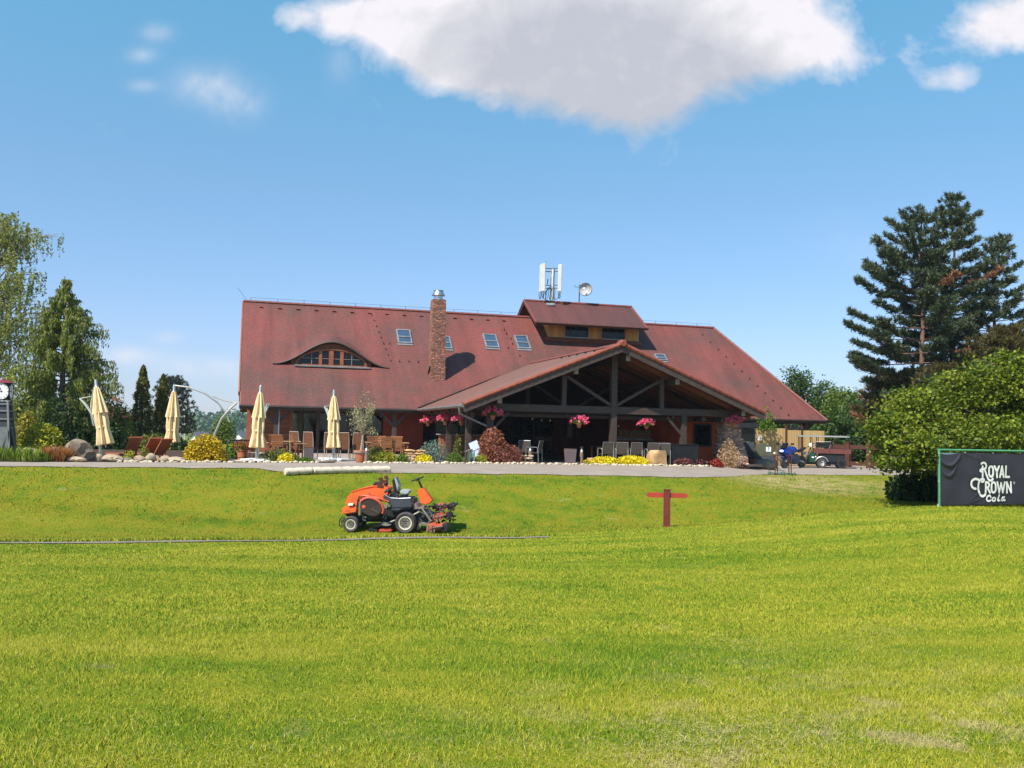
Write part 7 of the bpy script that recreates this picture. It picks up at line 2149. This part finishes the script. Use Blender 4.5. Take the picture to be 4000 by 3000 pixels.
# --- far wooded hills
rg = np.random.default_rng(77)
LT_far = leafmat('far_forest', (.028, .075, .035), (.075, .145, .055), .1, ns=.02)
LT_mid = leafmat('mid_forest', (.04, .085, .03), (.13, .19, .06), .1, ns=.03)
def forest(d0, d1, n, h0, h1, leaf, m, x0, x1, label, amp):
    d = rg.uniform(d0, d1, n); px = rg.uniform(x0, x1, n)
    x = (px - 2000) / F * d; y = d; z = gzn(x, y)
    hh = rg.uniform(h0, h1, n) + amp * (np.sin(px * .021) + .6 * np.sin(px * .057 + 1))
    K = 26
    q_ = np.repeat(np.stack([x, y, z + hh * .55], 1), K, 0); dd = sph(n * K)
    q_ += dd * np.repeat(np.stack([hh * .36, hh * .36, hh * .46], 1), K, 0) * RNG.uniform(.75, 1.05, (n * K, 1))
    tag(arr_mesh('far_forest', leafq(q_, leaf, .8, .4), m), label, 'forest', kind='stuff')
forest(540, 700, 2000, 9, 14, 2.6, LT_far, -900, 5200, 'hazy blue-green wooded hills along the horizon', 2.0)
forest(200, 330, 800, 4.6, 7.2, 1.2, LT_mid, -700, 4800, 'pale green trees in the valley behind the white gables', .7)
# ------------------------------------------------------------------ the air
mb = MB(); mb.bb(-905, 905, -65, 905, -14, 40)
hz = mb.build('haze', [])
tag(hz, 'thin summer haze over the valley', 'haze', kind='stuff')
m = bpy.data.materials.new('thin_haze'); m.use_nodes = True
N = m.node_tree.nodes; L = m.node_tree.links
for n in list(N):
    if n.type == 'BSDF_PRINCIPLED': N.remove(n)
pv = N.new('ShaderNodeVolumePrincipled'); pv.inputs['Color'].default_value = (.80, .88, 1, 1); pv.inputs['Density'].default_value = .00022; pv.inputs['Anisotropy'].default_value = .2
L.new(pv.outputs[0], N['Material Output'].inputs['Volume'])
hz.data.materials.append(m)
SKY_SAT, SKY_VAL, SKY_HUE, SKY_STR, EXPO = 1.0, 1.0, .5, .11, .65
SKY_TINT = [(0.0, (.46, .52, .80)), (.10, (.60, .68, .88)), (.25, (.68, .88, .95)), (.42, (.68, 1.20, 1.16)), (.7, (.66, 1.28, 1.24))]
CL_GREY = (3.3, 3.4, 3.85); CL_MID = (4.3, 4.3, 4.6); CL_WHITE = (5.6, 5.4, 5.7)
# ------------------------------------------------------------------ sun, sky, clouds
SUN = V((-.40, -.46, .79)).normalized()
sun = bpy.data.objects.new('sun', bpy.data.lights.new('sun', 'SUN'))
C.objects.link(sun)
sun.data.energy = 5.0; sun.data.angle = R(.5); sun.data.color = (1, .945, .85)
sun.rotation_euler = SUN.to_track_quat('Z', 'Y').to_euler()
w = bpy.data.worlds.new('World'); SC.world = w; w.use_nodes = True
nt = w.node_tree; N = nt.nodes; L = nt.links
bg = N['Background']
sky = N.new('ShaderNodeTexSky'); sky.sky_type = 'NISHITA'; sky.sun_disc = False
sky.sun_elevation = math.asin(SUN.z); sky.sun_rotation = math.atan2(SUN.x, SUN.y)
sky.air_density = 1.0; sky.dust_density = .15; sky.ozone_density = 1.0; sky.altitude = 250
hs = N.new('ShaderNodeHueSaturation'); hs.inputs['Saturation'].default_value = SKY_SAT; hs.inputs['Value'].default_value = SKY_VAL
hs.inputs['Hue'].default_value = SKY_HUE
L.new(sky.outputs[0], hs.inputs['Color'])
tc = N.new('ShaderNodeTexCoord')
sx = N.new('ShaderNodeSeparateXYZ'); L.new(tc.outputs['Generated'], sx.inputs[0])
tint = ramp(N, L, sx.outputs[2], SKY_TINT)
skyt = mix(N, L, 1.0, hs.outputs[0], tint, 'MULTIPLY')
yc = math_(N, L, 'MAXIMUM', sx.outputs[1], .05)
u = math_(N, L, 'DIVIDE', sx.outputs[0], yc); v = math_(N, L, 'DIVIDE', sx.outputs[2], yc)
cb = N.new('ShaderNodeCombineXYZ'); L.new(u, cb.inputs[0]); L.new(v, cb.inputs[1])
n1 = noise(N, L, cb.outputs[0], 10, 9, .62, .35)
n2 = noise(N, L, cb.outputs[0], 3.2, 3, .5)
mp = N.new('ShaderNodeMapping'); mp.inputs['Location'].default_value = (.012, -.012, 0); L.new(cb.outputs[0], mp.inputs['Vector'])
n1b = noise(N, L, mp.outputs[0], 10, 9, .62, .35)
def blob(px, py, rx, ry, wgt=1.0):
    r = ray(px, py)
    a = math_(N, L, 'MULTIPLY', math_(N, L, 'SUBTRACT', u, r.x), F / rx)
    b = math_(N, L, 'MULTIPLY', math_(N, L, 'SUBTRACT', v, r.z), F / ry)
    d2 = math_(N, L, 'ADD', math_(N, L, 'MULTIPLY', a, a), math_(N, L, 'MULTIPLY', b, b))
    g = math_(N, L, 'POWER', 2.718, math_(N, L, 'MULTIPLY', d2, -1.0))
    return math_(N, L, 'MULTIPLY', g, wgt)
def accum(lst):
    acc = None
    for q in lst:
        o = blob(*q)
        acc = o if acc is None else math_(N, L, 'ADD', acc, o)
    return acc
main = accum([(2150, -60, 620, 330, 1.25), (2450, 210, 580, 260, 1.05), (1800, 250, 170, 110, .55), (2750, -80, 520, 260, 1.0), (1800, 60, 300, 190, .75), (3060, 190, 330, 110, .8),
              (1300, 70, 190, 80, .72), (1500, 60, 120, 70, .55), (1590, 150, 150, 110, .72), (1120, 70, 90, 70, .35), (3880, 110, 260, 120, .9), (3720, 310, 130, 55, .55), (3560, 230, 60, 60, .3),
              (2420, 400, 330, 90, .32), (4300, 0, 300, 200, .8)])
thin = accum([(800, 330, 110, 70, .5), (930, 400, 90, 70, .5), (620, 130, 60, 35, .36), (555, 215, 60, 30, .32), (560, 335, 60, 25, .2),
              (900, 1440, 260, 40, .45), (500, 1390, 130, 35, .45), (650, 1315, 70, 22, .28), (1330, 250, 50, 70, .2), (3540, 960, 300, 120, .1)])
n4 = noise(N, L, cb.outputs[0], 26, 5, .6, .2)
main = math_(N, L, 'ADD', main, math_(N, L, 'MULTIPLY', math_(N, L, 'SUBTRACT', n2, .5), math_(N, L, 'MULTIPLY', main, .9)))
main = math_(N, L, 'ADD', main, math_(N, L, 'MULTIPLY', math_(N, L, 'SUBTRACT', n4, .5), .45))
main = math_(N, L, 'MAXIMUM', main, 0.0)
dm = math_(N, L, 'ADD', main, math_(N, L, 'MULTIPLY', math_(N, L, 'SUBTRACT', n1, .5), 1.5))
am = math_(N, L, 'SMOOTH_MIN', math_(N, L, 'MULTIPLY', math_(N, L, 'SUBTRACT', dm, .30), 1.9, clamp=True), 1.0, .1)
am = math_(N, L, 'MULTIPLY', am, math_(N, L, 'MULTIPLY', main, 6.0, clamp=True))
at_ = math_(N, L, 'MULTIPLY', math_(N, L, 'MULTIPLY', thin, math_(N, L, 'MULTIPLY', math_(N, L, 'SUBTRACT', n1, .28), 3.0, clamp=True)), 1.15, clamp=True)
alpha = math_(N, L, 'MAXIMUM', am, at_)
alpha = math_(N, L, 'MULTIPLY', alpha, math_(N, L, 'GREATER_THAN', sx.outputs[1], .1))
# sunlit edges and tops, grey underside in the thick middle
core = math_(N, L, 'MULTIPLY', math_(N, L, 'SUBTRACT', accum([(2300, 250, 640, 330, 1.25), (2750, 320, 420, 130, .6), (2400, 480, 260, 90, .5)]), .22), 1.5, clamp=True)
lit = math_(N, L, 'MULTIPLY', math_(N, L, 'SUBTRACT', n1, n1b), 1.6)
sh = math_(N, L, 'SUBTRACT', math_(N, L, 'ADD', math_(N, L, 'SUBTRACT', 1.0, core), lit), math_(N, L, 'MULTIPLY', math_(N, L, 'SUBTRACT', n2, .5), .5))
ccol = ramp(N, L, sh, [(.0, CL_GREY), (.55, CL_MID), (1.0, CL_WHITE)])
skyc = mix(N, L, alpha, skyt, ccol)
L.new(skyc, bg.inputs['Color'])
bg.inputs['Strength'].default_value = SKY_STR
SC.view_settings.view_transform = 'Standard'; SC.view_settings.look = 'None'
SC.view_settings.exposure = EXPO; SC.view_settings.gamma = 1
SC.view_settings.use_curve_mapping = False
SC.render.engine = 'CYCLES'
SC.cycles.use_denoising = True
SC.cycles.max_bounces = 6; SC.cycles.transparent_max_bounces = 12
SC.cycles.diffuse_bounces = 3; SC.cycles.glossy_bounces = 2; SC.cycles.transmission_bounces = 3
SC.cycles.sample_clamp_indirect = 6
SC.cycles.caustics_reflective = False; SC.cycles.caustics_refractive = False
